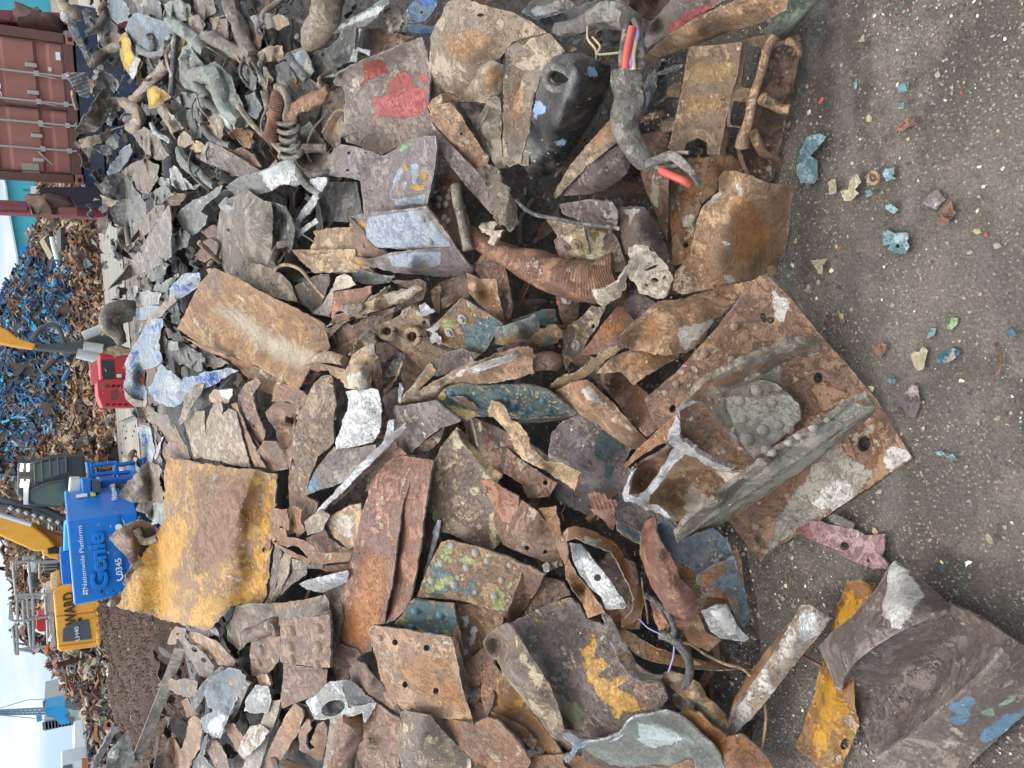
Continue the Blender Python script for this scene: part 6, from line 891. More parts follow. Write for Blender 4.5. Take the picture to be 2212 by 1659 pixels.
_l=[("1060,560,16 1110,540,18 1180,560,18 1250,600,17 1300,640,16 1260,700,14 1160,700,14 1080,660,15","tangle of grey shredded metal inside the crushed tank","grey_dark",3.2),
("1040,470,19 1070,490,20 1080,560,19 1050,640,18 1035,560,18","dusty ring strap inside the crushed tank","dusty",1.8),
("1090,570,21 1110,550,22 1150,560,22 1155,610,21 1110,615,20","pale mint round cap inside the crushed tank","grey_green",.8),
("1150,620,15 1240,600,16 1330,650,16 1340,740,14 1250,740,13 1170,690,13","pale shredded metal under the long orange sheet","grey",3.2),
("1240,620,18 1300,620,19 1330,660,18 1280,680,17","black plastic fragment beside the orange sheet","black_plastic",1.8),
("960,30,15 1040,10,17 1090,60,17 1060,130,16 980,170,15 950,110,14","dark grey crumpled cover below the triangular plate","grey_dark",3.0),
("1000,190,15 1090,160,17 1160,110,17 1130,180,16 1060,240,15 1010,250,14","grey ragged sheet beside the blue lobe","grey",2.6),
("880,240,15 950,230,17 1040,240,17 1030,310,16 940,330,15 880,300,14","pale grey crushed sheet beside the crushed tank","silver",2.6),
("820,260,15 860,190,17 890,200,17 880,280,16 840,310,15","white torn sheet over the concrete strip","silver",2.4),
("1060,240,15 1090,230,16 1100,330,15 1070,380,14","dark folded gap piece by the blue lobe","grey_dark",1.6),
("870,440,17 930,440,18 900,510,17 870,500,16","pale crushed fragment above the tank","silver",2.0),
("1180,560,12 1280,580,13 1420,650,12 1480,700,12 1380,730,11 1250,680,11","muddy grey scraps under the orange sheet","dusty_dark",2.8),
("1110,330,17 1150,300,18 1170,380,17 1150,440,16 1120,400,16","dark sheet between the blue lobe and orange sheet","grey_dark",2.0),
]
for pp,lab,mt,dn in _l: S('crushed_part',lab,'metal scrap',mt,pp,th=3.5,dent=dn*1.3,df=16,torn=2.5,sp=3.2)
S('tapered_sheet','long tapering dusty sheet right of the crushed tank','metal scrap','dusty_dark',"925,1015,15 1000,1010,17 1080,1030,18 1130,1080,18 1170,1170,17 1210,1240,16 1238,1310,14 1190,1270,14 1120,1210,14 1040,1130,14 970,1080,14",c="1080,1100,20",th=5,dent=.5,m1="1000,1080 1130,1150 1220,1290 1120,1210")
S('box_strut','dusty square strut lying behind the curved bundle','metal scrap','dusty',"1180,1050,16 1240,1010,18 1320,1005,18 1330,1100,17 1325,1310,15 1255,1315,15 1230,1200,16 1200,1110,16",th=10,dent=.6)
S('grey_shroud','dark grey ragged cloth like sheet above the dusty strut','metal scrap','dusty_dark',"1150,1080,19 1180,1000,21 1200,900,21 1260,840,21 1320,830,21 1300,900,20 1240,980,20 1200,1060,19 1170,1100,18",th=4,dent=1.4)
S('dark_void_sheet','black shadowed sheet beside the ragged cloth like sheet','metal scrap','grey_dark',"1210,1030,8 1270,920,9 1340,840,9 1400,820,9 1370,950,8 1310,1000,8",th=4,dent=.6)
g=G('curved_bundle','bundle of curved brown rusty sheets with a white tag','metal scrap',unproj(490,930,.25)[0])
for k,(pp,mt) in enumerate((("1313,1310,17 1320,1180,19 1345,1050,21 1380,960,22 1440,945,22 1445,990,21 1420,1100,20 1415,1220,18 1430,1330,16",'dusty'),("1415,1290,18 1410,1150,19 1430,1040,21 1480,985,21 1530,1010,20 1560,1130,18 1590,1250,16 1620,1370,14 1540,1360,14 1450,1340,16",'dusty'),("1500,960,19 1530,950,19 1590,1100,17 1640,1220,15 1720,1370,13 1650,1370,12 1590,1240,14 1550,1120,16",'rust_light'),("1540,920,16 1600,870,17 1620,960,16 1590,1030,15 1620,1140,14 1680,1230,13 1660,1260,12 1570,1130,14",'rust_orange'))):
    S('curved_leaf',None,None,mt,pp,th=6,dent=.6,parent=g)
S('bundle_knob',None,None,'tan',"1352,905,23 1380,870,24 1500,860,24 1505,900,23 1480,950,22 1410,960,22 1370,945,22",th=12,dent=1.2,parent=g)
S('white_tag','small white square tag on the curved bundle','tag','silver',"1412,870,27 1508,862,27 1505,900,26 1485,930,26 1435,905,26",th=3,dent=.1,m1='all')
S('leaf_frill','torn rust frill beside the curved bundle','metal scrap','rust',"1540,900,19 1590,830,20 1659,790,20 1690,820,19 1640,900,18 1660,1000,17 1720,1150,15 1690,1240,14 1620,1130,15 1580,1010,17 1560,950,18",th=5,dent=1.0)
g=G('grey_rag','dirty grey crumpled rag like sheet leaning on the blue lift','metal scrap',unproj(300,1050,.2)[0])
S('rag_body',None,None,'dusty_dark',"775,1550,20 800,1500,22 860,1430,23 920,1360,24 960,1330,24 1020,1350,23 1058,1390,22 1030,1440,21 1055,1520,20 1062,1600,19 1010,1595,18 960,1590,19 900,1595,19 850,1595,19 800,1575,19",c="930,1470,26 1000,1500,19 880,1530,23",th=4,dent=2.4,df=8,parent=g,torn=2)
S('rag_upper',None,None,'blue_car',"890,1110,18 930,1095,20 975,1110,20 990,1180,19 1000,1260,18 985,1340,18 960,1330,18 930,1250,18 905,1180,18",th=4,dent=1.4,m1='920,1150 960,1150 970,1220 930,1220',m2='890,1110 980,1110 990,1150 900,1140;960,1250 1000,1260 985,1340',parent=g)
S('rag_link',None,None,'dusty_dark',"985,1090,16 1020,1110,16 1010,1200,16 1040,1300,15 1060,1390,15 1010,1350,15 990,1250,15",th=4,dent=1.4,parent=g)
S('thin_white_sliver','thin pale sliver sheet above the ragged rag','metal scrap','silver',"1000,1330,17 1020,1230,18 1060,1165,18 1045,1210,17 1025,1290,16",th=3,dent=.3)
S('brown_corner_piece','brown sheets between the rag and the yellow plate','metal scrap','rust',"1030,1290,10 1100,1200,12 1180,1230,12 1240,1310,11 1140,1310,10 1060,1400,10",th=5,dent=1.4)
S('dark_brown_fill','dark crumpled sheet left of the tapering dusty sheet','metal scrap','dusty_dark',"880,960,13 950,960,15 1000,1000,15 940,1040,14 900,1060,13",th=4,dent=2.)
# arched axle casing behind
g=G('arched_casing','grey arched ring casing standing on the far side of the heap','car part',unproj(255,680,.2)[0])
W('arch',None,None,'dusty_dark',"860,340,14 790,335,16 720,350,17 685,400,17 700,460,16 760,500,14 790,560,12",[.05,.045,.04,.04,.04,.04,.03],seg=12,lump=.25,parent=g)
S('arch_plate',None,None,'dusty',"720,390,12 790,380,13 860,390,12 860,420,12 800,440,11 800,560,10 775,600,10 775,500,11 740,460,12",th=10,dent=.6,parent=g)
S('arch_foot',None,None,'tan',"690,600,13 760,590,14 840,600,14 850,640,13 770,645,12 690,635,12",th=20,dent=.6,parent=g)
# yellow plate
T(0,2)
S('yellow_sheet','large buckled steel plate with worn yellow paint','metal scrap','yellow_rust',ridge=2.6,rfreq=15,rang=8,out="745,600,22 830,440,24 960,220,26 1070,40,27 1062,-100,26 1060,-250,25 1078,-368,24 1130,-345,24 1300,-320,24 1480,-290,24 1659,-270,24 1790,-242,24 1785,-100,23 1775,60,22 1750,300,20 1725,560,17 1700,600,16 1560,600,16 1500,615,17 1430,690,17 1385,740,17 1330,768,17 1200,735,18 1000,672,20 850,640,21",c="1200,100,22 1400,-100,27 1350,200,22 1250,400,23 1500,350,20 1600,0,20 1180,-150,24 1100,500,22 1550,150,23",th=8,dent=.8,df=5,m1="760,600 960,230 1110,20 1180,-20 1230,100 1240,200 1170,330 1190,480 1140,580 1230,640 1160,730 1000,670;1230,620 1330,520 1400,560 1500,490 1560,480 1659,380 1700,200 1740,100 1720,500 1640,590 1500,600 1420,690 1330,760 1200,735;1640,250 1720,-50 1750,-180 1760,100 1720,480 1650,430;1080,-340 1180,-320 1160,-240 1090,-200;1090,-150 1140,-160 1150,-60 1100,-20",m2="1103,400 1130,375 1180,378 1188,420 1160,455 1110,440;1250,-260 1600,-200 1640,60 1500,300 1300,380 1230,200 1280,20",torn=3)
S('cowl_scrap','brown bent plate with a grey end lying over the blue lift','metal scrap','rust',"702,165,22 760,110,24 840,65,25 900,50,25 965,65,24 1020,110,23 1045,160,22 1000,200,21 985,260,20 915,330,20 880,380,20 830,300,21 770,240,22",c="860,180,28 900,130,22",th=7,dent=.9)
S('cowl_scrap_end','pale tan square end of the brown bent plate','metal scrap','tan',"830,240,23 900,280,22 930,330,21 880,375,21 840,320,22",th=6,dent=.6) 
W('scrap_stick','tan bent stick beside the brown bent plate','rod','dusty',"880,110,25 910,170,25 950,190,25 1030,165,24",.022,lump=.5)
S('white_rubble','white crumbly lump between the blue lift and the yellow plate','metal scrap','silver',"800,450,18 830,380,20 860,340,20 890,350,20 860,400,20 820,470,19 805,480,18",th=10,dent=2.6,df=16)
S('tan_wedge_lump','tan crumpled wedge at the lower corner of the blue lift','metal scrap','dusty',"690,600,18 720,550,20 780,520,21 790,560,20 760,610,19 720,620,18",th=10,dent=2.,df=14)
S('white_shredded','white shredded foil right of the brown bent plate','metal scrap','silver',"950,20,16 990,-60,18 1060,-60,18 1130,0,18 1120,60,17 1060,70,17 990,90,16",th=5,dent=3.2,df=18,torn=4)
S('brown_crate_scrap','dirty brown folded sheet under the shredded foil','metal scrap','dusty_dark',"880,-10,14 900,-70,15 960,-120,15 1000,-60,15 960,20,15",th=6,dent=2.4)
# left bottom side
W('wooden_beam','long weathered wooden beam sloping down to the lower frame edge','beam','wood',"1180,850,16 1120,1010,16 1050,1190,16 980,1370,16 905,1560,16 830,1740,16",.042,seg=4,lump=.05,n=30)
S('perforated_bracket','grey perforated bracket on the upper end of the wooden beam','metal scrap','dusty_dark',"1085,850,18 1110,770,20 1140,738,20 1200,760,20 1195,810,19 1240,860,18 1230,910,17 1180,900,17 1170,850,18 1100,860,17",holes=[(1150,790,9),(1150,830,9)],th=5,dent=.8,m1="1085,850 1140,740 1190,780 1160,850")
S('lattice_offcut','dark lattice offcut beside the perforated bracket','metal scrap','dusty_dark',"1200,920,15 1240,850,16 1330,920,16 1390,1000,15 1360,1080,14 1290,1060,14 1250,980,14",holes=[(1260,890,22,16,40),(1320,960,20,14,40)],th=6,dent=1.)
S('brown_back_sheet','reddish brown sheet below the tip of the yellow plate','metal scrap','rust_light',"1200,770,14 1290,780,16 1390,830,16 1470,900,15 1530,970,14 1510,1000,13 1420,990,13 1340,930,13 1260,860,13",th=5,dent=.8)
S('torn_grey_spike','torn grey spike standing across the wooden beam','metal scrap','dusty_dark',"1028,1125,20 1070,1080,22 1150,1085,22 1230,1090,21 1280,1100,20 1270,1170,19 1220,1200,18 1160,1190,19 1080,1150,20",th=6,dent=1.8,df=12,torn=3,m1='1030,1125 1080,1085 1200,1100 1100,1120')
g=G('crumpled_grey_box','crumpled blue grey sheet box beside the wooden beam','metal scrap',unproj(480,1440,.25)[0])
S('box_sheet',None,None,'grey_blue',"1330,1190,22 1340,1110,24 1400,1060,24 1480,1000,24 1560,1030,23 1600,1060,22 1590,1110,21 1540,1200,20 1480,1330,19 1430,1470,18 1370,1455,18 1310,1410,18 1300,1330,19 1380,1290,20 1340,1250,21",c="1430,1150,18 1430,1230,23 1400,1380,21",th=4,dent=1.8,df=8,m1="1400,1310 1480,1310 1430,1460 1320,1410",m2="1500,1080 1560,1070 1520,1140",parent=g,torn=2)
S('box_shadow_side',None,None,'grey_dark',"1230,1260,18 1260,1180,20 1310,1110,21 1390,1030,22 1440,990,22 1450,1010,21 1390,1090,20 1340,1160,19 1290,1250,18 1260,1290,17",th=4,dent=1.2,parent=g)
S('lower_beam','dusty steel beam below the crumpled grey box','metal scrap','dusty_dark',"1590,1090,15 1620,1110,15 1560,1240,14 1480,1400,12 1400,1480,11 1370,1460,12 1450,1380,13 1500,1260,14",th=10,dent=.5)
_l=[("1170,1560,12 1200,1460,13 1225,1340,14 1260,1320,14 1305,1350,13 1310,1440,12 1290,1540,12 1250,1600,11 1200,1700,10 1150,1740,9","brown curved sheet with a rolled rim at the lower left","rust_light",.6),
("1090,1480,11 1120,1450,12 1170,1530,11 1230,1660,10 1240,1740,9 1180,1740,9 1130,1620,10","bright orange flat bar at the lower left","rust_orange",.3),
("1230,1740,10 1250,1620,12 1290,1560,13 1320,1470,14 1345,1440,14 1340,1500,13 1320,1580,12 1400,1680,11 1430,1740,10","dark torn curved sheet at the lower left","grey_dark",1.2),
("1180,1230,12 1210,1200,13 1250,1280,13 1310,1330,12 1320,1360,12 1260,1310,12 1210,1330,11","orange stained strip under the crumpled grey box","rust_orange",.7),
("1340,1470,10 1400,1480,11 1460,1560,10 1500,1680,9 1520,1740,9 1440,1740,9 1390,1640,9 1340,1540,10","rust brown slat at the lower left","rust",.4),
("1440,1380,9 1510,1370,10 1590,1470,10 1680,1590,9 1700,1680,8 1620,1640,8 1530,1540,8","dark orange flat bar in shade at the lower left","rust_orange",.4),
("1540,1545,15 1570,1470,17 1620,1390,18 1690,1370,18 1740,1420,17 1700,1500,16 1620,1570,15 1570,1600,14","crumpled off white sheet at the lower left","white_foil",2.2),
("1585,1290,17 1600,1200,18 1659,1120,18 1740,1130,17 1760,1220,16 1740,1300,15 1660,1310,15","pale grey white folded sheet beside the riveted bracket","silver",2.2),
("1000,1640,8 1010,1580,9 1060,1560,9 1080,1660,8 1060,1740,7 990,1740,7","mauve brown sheet in the shade of the beam","purple",.5),
("1440,1290,17 1500,1180,18 1560,1080,18 1590,1060,18 1600,1130,17 1550,1240,16 1480,1330,15","pale blue grey sheet lying over the dusty beam","grey_blue",1.4),
]
for pp,lab,mt,dn in _l: S('bent_sheet',lab,'metal scrap',mt,pp,th=6,dent=dn,df=9,torn=1.6)
S('grey_truck_sheet','big pale grey crushed sheet at the lower left frame corner','metal scrap','grey',"670,1740,15 690,1600,17 720,1530,18 780,1470,19 830,1415,19 858,1500,18 870,1600,17 895,1620,16 885,1740,14",c="780,1600,15 740,1560,20",th=5,dent=1.6,df=6,m1="700,1580 780,1500 760,1620;820,1420 850,1520 830,1500")
S('pink_white_post','pink and white splintered post at the lower left frame corner','post','silver',"565,1740,22 610,1600,24 680,1480,25 735,1385,26 770,1390,26 785,1415,25 740,1440,25 680,1560,24 620,1690,22 610,1740,22",th=14,dent=.5)
# ================================================================ plain materials for the yard
plain('road','a8a49b',.9,0,.22,sc=3); plain('steel_grey','9aa2a4',.5,.2,dirt=0.25); plain('pale_grey','bfc6c8',.6,dirt=0.3); plain('cab_dark','2b3236',.35,0,.2,spec=.6)
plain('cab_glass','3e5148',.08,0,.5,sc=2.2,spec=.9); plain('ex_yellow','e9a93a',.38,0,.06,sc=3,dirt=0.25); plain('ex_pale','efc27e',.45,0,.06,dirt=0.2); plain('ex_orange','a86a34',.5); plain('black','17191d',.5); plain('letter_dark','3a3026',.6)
plain('panel_grey','4a5460',.5,0,.08); plain('white_letter','e6eef0',.5,0,.05); plain('lift_blue','0a7cd8',.30,0,.06,sc=2,spec=.5,dirt=0.16); plain('lift_light','2ab2ee',.30,0,.06,sc=2,spec=.5,dirt=0.16); plain('lift_dark','0a66b4',.4); plain('cream','d6d9c8',.6)
plain('gen_red','c23a3f',.5,0,.12,dirt=0.3); plain('gen_pink','dd6d76',.5,0,.1); plain('container','a06a5e',dirt=.3,rough=.62,var=.16,sc=2.2,bump=.3)#,.62,0,.16,sc=2.2,bump=.3)
plain('container_dark','6c4a44',.7,0,.2); plain('gasket','5b4a48',.8); plain('galv','b0aeac',.45,.3,.12,sc=20); plain('placard','9b9688',.8,0,.1,sc=20)
plain('navy','2c3a55',.55,0,.25,sc=4,dirt=0.4); plain('purple_dark','2b2230',.7); plain('maroon','84454c',.6,0,.2,sc=5,dirt=0.4); plain('mud_brown','6f5a50',.9,0,.3,sc=12,bump=.6); plain('teal_wall','4fb6c6',.7,0,.08,sc=.6); plain('teal_dark','3f7d82',.7); plain('bright_blue','1595d8',.5); plain('white_wall','cfd9de',.7,0,.04,sc=.5)
plain('flat_wall','a9b0ae',.8,0,.08,sc=.2); plain('flat_dark','5f6e78',.7); plain('crane_blue','2f9bd6',.5,0,.1,sc=.2); plain('crane_grey','6c8ea4',.6); plain('sticker','d9cf6a',.6); plain('lamp_glow','fff0d8',.5,0,0,emit=6); plain('orange_lamp','e8733c',.4); plain('grey_hose','4b5154',.6); plain('tank_red','c0303c',.4,0,.1)
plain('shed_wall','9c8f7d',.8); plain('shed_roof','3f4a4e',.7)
# far scrap fragment materials: 0..n
FR={}
for k,cs in dict(blue=['365c7c','4f7a9a','1f374f','406a8c','2b4d6c','6a8fa8','182736','27b4dd','8a5f4c'],brown=['8f6843','86684a','6a4c3a','bfa584','57402f','a07a50','7d6a55','8d8578','49362c'],mixed=['6d5244','8a6a52','54433a','a0907c','46505a','3b3029','c9c2b2','7d5544','5d6062']).items():
    for i,c in enumerate(cs): plain('scrap_%s_%d'%(k,i),c,.8,0,.35,sc=6,bump=.3)
    FR[k]=len(cs)
# ---------------------------------------------------------------- ground
def ground_mat():
    m=bpy.data.materials.new('yard_dirt'); m.use_nodes=True; nt=m.node_tree; N=nt.nodes; L=nt.links; bs=N['Principled BSDF']
    tc=N.new('ShaderNodeTexCoord')
    def nz(s,d,r=.6):
        n=N.new('ShaderNodeTexNoise'); n.inputs['Scale'].default_value=s; n.inputs['Detail'].default_value=d; n.inputs['Roughness'].default_value=r; L.new(tc.outputs['Object'],n.inputs['Vector']); return n.outputs['Fac']
    def mr(v,a,b,c=0,d=1):
        n=N.new('ShaderNodeMapRange'); n.inputs['From Min'].default_value=a; n.inputs['From Max'].default_value=b; n.inputs['To Min'].default_value=c; n.inputs['To Max'].default_value=d; L.new(v,n.inputs['Value']); return n.outputs[0]
    def mix(f,a,b,mode='MIX'):
        n=N.new('ShaderNodeMix'); n.data_type='RGBA'; n.blend_type=mode; (L.new(f,n.inputs[0]) if not isinstance(f,float) else setattr(n.inputs[0],'default_value',f))
        for s,v in ((6,a),(7,b)): (setattr(n.inputs[s],'default_value',v) if isinstance(v,tuple) else L.new(v,n.inputs[s]))
        return n.outputs[2]
    col=mix(mr(nz(1.6,6),.4,.62),lin('6b645e',ALB),lin('908880',ALB))
    col=mix(mr(nz(5,7,.7),.5,.66),col,lin('9a9187',ALB))
    vo=N.new('ShaderNodeTexVoronoi'); vo.inputs['Scale'].default_value=165; L.new(tc.outputs['Object'],vo.inputs['Vector'])
    sep=N.new('ShaderNodeSeparateColor'); L.new(vo.outputs['Color'],sep.inputs[0])
    pale=mix(mr(sep.outputs[1],.2,.9),lin('a59b8b',ALB),lin('cabfa8',ALB))
    inside=mr(vo.outputs['Distance'],.55,.35)
    f=N.new('ShaderNodeMath'); f.operation='MULTIPLY'; L.new(mr(sep.outputs[0],.80,.84),f.inputs[0]); L.new(inside,f.inputs[1])
    f2=N.new('ShaderNodeMath'); f2.operation='MULTIPLY'; L.new(f.outputs[0],f2.inputs[0]); L.new(mr(nz(3,4),.38,.55),f2.inputs[1])
    col=mix(f2.outputs[0],col,pale)
    mpg=N.new('ShaderNodeMapping'); mpg.inputs['Rotation'].default_value=(0,0,.5); mpg.inputs['Scale'].default_value=(.9,5,1); L.new(tc.outputs['Object'],mpg.inputs[0]); ns=N.new('ShaderNodeTexNoise'); ns.inputs['Scale'].default_value=1.5; ns.inputs['Detail'].default_value=7; L.new(mpg.outputs[0],ns.inputs['Vector'])
    fs=N.new('ShaderNodeMath'); fs.operation='MULTIPLY'; L.new(mr(ns.outputs['Fac'],.54,.68),fs.inputs[0]); fs.inputs[1].default_value=.5; col=mix(fs.outputs[0],col,lin('a39d95',ALB))
    fs=N.new('ShaderNodeMath'); fs.operation='MULTIPLY'; L.new(mr(nz(2.2,7,.65),.56,.66),fs.inputs[0]); fs.inputs[1].default_value=.32; col=mix(fs.outputs[0],col,lin('3d3935',ALB))
    fine=nz(190,6,.8); cx=N.new('ShaderNodeCombineColor'); g=mr(fine,.3,.7,.42,1.55)
    for i in range(3): L.new(g,cx.inputs[i])
    col=mix(1.0,col,cx.outputs[0],'MULTIPLY'); L.new(col,bs.inputs['Base Color']); bs.inputs['Roughness'].default_value=.9; bs.inputs['Specular IOR Level'].default_value=.25
    h=N.new('ShaderNodeMath'); h.operation='MULTIPLY_ADD'; L.new(fine,h.inputs[0]); h.inputs[1].default_value=.6; L.new(nz(60,6,.7),h.inputs[2])
    h2=N.new('ShaderNodeMath'); h2.operation='MULTIPLY_ADD'; L.new(vo.outputs['Distance'],h2.inputs[0]); h2.inputs[1].default_value=-.5; L.new(h.outputs[0],h2.inputs[2])
    b=N.new('ShaderNodeBump'); b.inputs['Strength'].default_value=1.0; b.inputs['Distance'].default_value=.02; L.new(h2.outputs[0],b.inputs['Height']); L.new(b.outputs[0],bs.inputs['Normal'])
    MATS['yard_dirt']=m
ground_mat()
xs=np.unique(np.concatenate([np.linspace(-600,-4,14),np.linspace(-3,3,200),np.linspace(4,600,14)])); ys=np.unique(np.concatenate([[-60,-5,0],np.linspace(.3,3.2,100),np.linspace(4,30,12),np.linspace(60,1500,8)]))
XX,YY=np.meshgrid(xs,ys); ZZ=np.array([[.012*noise.fractal(Vector((x*1.7,y*1.7,0)),.8,2,4)+.004*noise.noise(Vector((x*22,y*22,3))) if abs(x)<3.1 and .2<y<3.3 else -.0 for x in xs] for y in ys])
nx=len(xs); V=np.stack([XX.ravel(),YY.ravel(),ZZ.ravel()-.006],1); F=[(j*nx+i,j*nx+i+1,(j+1)*nx+i+1,(j+1)*nx+i) for j in range(len(ys)-1) for i in range(nx-1)]
tag(link('ground',mesh('ground',V,F,None,True,80),'yard_dirt'),'dark gritty dirt of the scrap yard',None,None,'structure')
# streaked concrete lane beyond the heap
q=[P(120,-260,21),P(300,1500,21),P(296,1500,28),P(100,-260,28)]
m=bpy.data.materials.new('lane'); m.use_nodes=True; nt=m.node_tree; N=nt.nodes; L=nt.links; bs=N['Principled BSDF']; tc=N.new('ShaderNodeTexCoord'); mp=N.new('ShaderNodeMapping'); mp.inputs['Scale'].default_value=(.18,3.5,1); mp.inputs['Rotation'].default_value=(0,0,radians(4)); n=N.new('ShaderNodeTexNoise'); n.inputs['Scale'].default_value=1.3; n.inputs['Detail'].default_value=7
L.new(tc.outputs['Object'],mp.inputs[0]); L.new(mp.outputs[0],n.inputs['Vector']); r=N.new('ShaderNodeMix'); r.data_type='RGBA'; r.inputs[6].default_value=lin('66625b',ALB); r.inputs[7].default_value=lin('9d998f',ALB); mr=N.new('ShaderNodeMapRange'); mr.inputs['From Min'].default_value=.35; mr.inputs['From Max'].default_value=.65; L.new(n.outputs['Fac'],mr.inputs[0]); L.new(mr.outputs[0],r.inputs[0]); L.new(r.outputs[2],bs.inputs['Base Color']); bs.inputs['Roughness'].default_value=.9; MATS['lane']=m
o=link('concrete_lane',mesh('concrete_lane',[(-26,20.3,.012),(30,20.3,.012),(30,28.6,.012),(-26,28.6,.012)],[(0,1,2,3)],None,False),'lane'); tag(o,'pale streaked concrete lane behind the near heap',None,None,'structure')
# dirt hump under the near heap
metal('heap_dirt','4a423c','3a332f','584e46',rim='4a423c',speck='6a5f54',spk=.66,bump=1.0,rimw=.01)  # dirt coloured darker than the yard so gaps in the heap look shaded
xs=np.linspace(-4.6,5.2,150); ys=np.linspace(1.2,7.7,110); V=[]
for y in ys:
    for x in xs: V.append((x,y,min((y-1.52)*.22+.035*noise.fractal(Vector((x*3.3,y*3.3,9)),.8,2,4),.0) if y<1.52 else 0) if y<1.46 else (x,y,H(y)-.035-.10*min(1,max(0,(y-1.45)/.35))*min(1,max(0,(7.0-y)))+(.05*noise.fractal(Vector((x*2,y*2,1)),.8,2,4) if 1.45<y<7.3 else 0)+(0 if 1.3<y<7.5 else -.02)))
nx=len(xs); F=[(j*nx+i,j*nx+i+1,(j+1)*nx+i+1,(j+1)*nx+i) for j in range(len(ys)-1) for i in range(nx-1)]
tag(link('heap_core',mesh('heap_core',V,F),'heap_dirt'),'dark dirt and fines filling the near scrap heap','dirt',None,'stuff')
# ---------------------------------------------------------------- gravel and flakes on the ground
def chips(name,label,n,region,sizes,mats,wts,seed,flat=.45,kind='stuff',cat='gravel',dens=None):
    rg=np.random.default_rng(seed); Vs=[];Fs=[];mi=[]
    c=0
    base=np.array([(1,0,0),(.3,.95,0),(-.8,.6,0),(-.9,-.5,0),(.2,-1,0),(.1,.05,1),(0,0,-.6)])
    fc=[(0,1,5),(1,2,5),(2,3,5),(3,4,5),(4,0,5),(1,0,6),(2,1,6),(3,2,6),(4,3,6),(0,4,6)]
    while c<n:
        x=rg.uniform(*region[0]); y=rg.uniform(*region[1])
        if dens is not None and rg.random()>dens(x,y): continue
        s=sizes[0]*(sizes[1]/sizes[0])**(rg.random()**2.2); a=rg.uniform(0,6.28); B=base*rg.uniform(.65,1.3,(7,3))*s*np.array([1,rg.uniform(.5,1),flat]); 
        R=np.array([[cos(a),-sin(a),0],[sin(a),cos(a),0],[0,0,1]]); B=B@R.T
        z=.012*noise.fractal(Vector((x*1.7,y*1.7,0)),.8,2,4)-.004
        k=len(Vs)*7; Vs.append(B+np.array([x,y,max(z,H(y)-.02)+s*flat*.25])); Fs+= [tuple(i+k for i in f) for f in fc]; mi+=[int(rg.choice(len(mats),p=wts))]*10; c+=1
    me=mesh(name,np.vstack(Vs),Fs,mi,False); o=link(name,me,mats); return tag(o,label,cat,None,kind)
for nm,c in (('chip_grey','8d867c'),('chip_dark','4d4641'),('chip_cream','d2c8a6'),('chip_teal','6a8f94'),('chip_white','dcdad2'),('chip_tan','a58e72'),('chip_red','b8473c'),('chip_green','9fb37c'),('chip_mauve','85757a')): plain(nm,c,.85,0,.25,sc=60)
CM=['chip_grey','chip_dark','chip_cream','chip_teal','chip_white','chip_tan','chip_red','chip_green','chip_mauve']
chips('gravel','fine gravel and paint chips strewn over the dirt',26000,((-1.7,1.7),(.55,1.75)),(.001,.005),CM,[.40,.26,.07,.025,.035,.15,.008,.012,.04],5,dens=lambda x,y:min(1,max(.06,.5+1.3*noise.fractal(Vector((x*1.6,y*1.6,7)),.8,2,3))))
def crumbs(n,xr,yr,lift,sizes,mats,name,label,seed):
    rg=np.random.default_rng(seed); x=rg.uniform(*xr,n); y=rg.uniform(*yr,n); C_=unproj(x,y,rg.uniform(lift[0],lift[1],n)/100); Vs=[];Fs=[];mi=[]
    for i,c in enumerate(C_):
        m_=rg.integers(4,6); B=rg.normal(0,1,(m_+1,3)); B/=np.linalg.norm(B,axis=1)[:,None]; B*=rg.uniform(*sizes)*(.5+.22*c[1])*np.array([1,rg.uniform(.2,1),.35]); a=rg.uniform(0,6.28); B=B@np.array([[cos(a),-sin(a),0],[sin(a),cos(a),0],[0,0,1]])
        Vs.append(B+c)
    off=0
    for B in Vs:
        q=len(B); Fs+=[(off,off+j,off+1+(j%(q-1))) for j in range(1,q)]; mi+=[int(rg.integers(len(mats)))]*(q-1); off+=q
    return tag(link(name,mesh(name,np.vstack(Vs),Fs,mi,False),mats),label,'debris',None,'stuff')
crumbs(5200,(210,1640),(-10,1680),(-11,2),(.004,.016),['gap_shade_rust','rust_dark','gap_shade_rust','dusty_dark','rust_light','deep_grey','rust_orange'],'crumbs','rusty crumbs and flakes littering the near heap',3)
chips('rust_grit','rust flakes and small broken chips gathered along the heap toe',1600,((-1.6,1.6),(1.02,1.5)),(.002,.011),['rust','rust_dark','tan','chip_grey','chip_dark','rust_orange'],[.24,.2,.12,.2,.16,.08],21,flat=.35,dens=lambda x,y:max(.05,(y-1.0)*2))
chips('coarse_grit','larger grit scattered between the scrap and the gravel',420,((-1.5,1.5),(.6,1.6)),(.004,.0095),CM,[.40,.2,.1,.05,.05,.14,.01,.01,.04],9,flat=.4)
def flake(lab,mat,poly,th=3,**k): return S('paint_flake',lab,'paint flake',mat,poly,th=th,dent=.25,torn=k.pop('torn',1.2),sp=3.2,**k)
metal('flake_blue','7597a0','66868f','8fa6aa',rim='7fa5b0',speck='4a5558',spk=.66); metal('flake_cream','cfc6aa','b9ae90','a39a80',rim='cfc6aa',speck='7a7262',spk=.64); metal('flake_teal','3d7184','4a7f90','3d6878',rim='3d7184'); metal('flake_green','a3b88c','8ea67a','b0c29c',rim='a3b88c'); metal('flake_mauve','7f7175','746668','8a7d7f',rim='7f7175'); metal('flake_rust','8f6a58','7a5a4c','a07a64',rim='8f6a58')
T(3,0)
flake('long blue grey paint flake lying by the casting','flake_blue',"185,1050,1 200,1000,1 235,920,1.2 250,890,1.4 330,862,1.4 375,885,1 330,950,1 270,1010,1 215,1060,1")
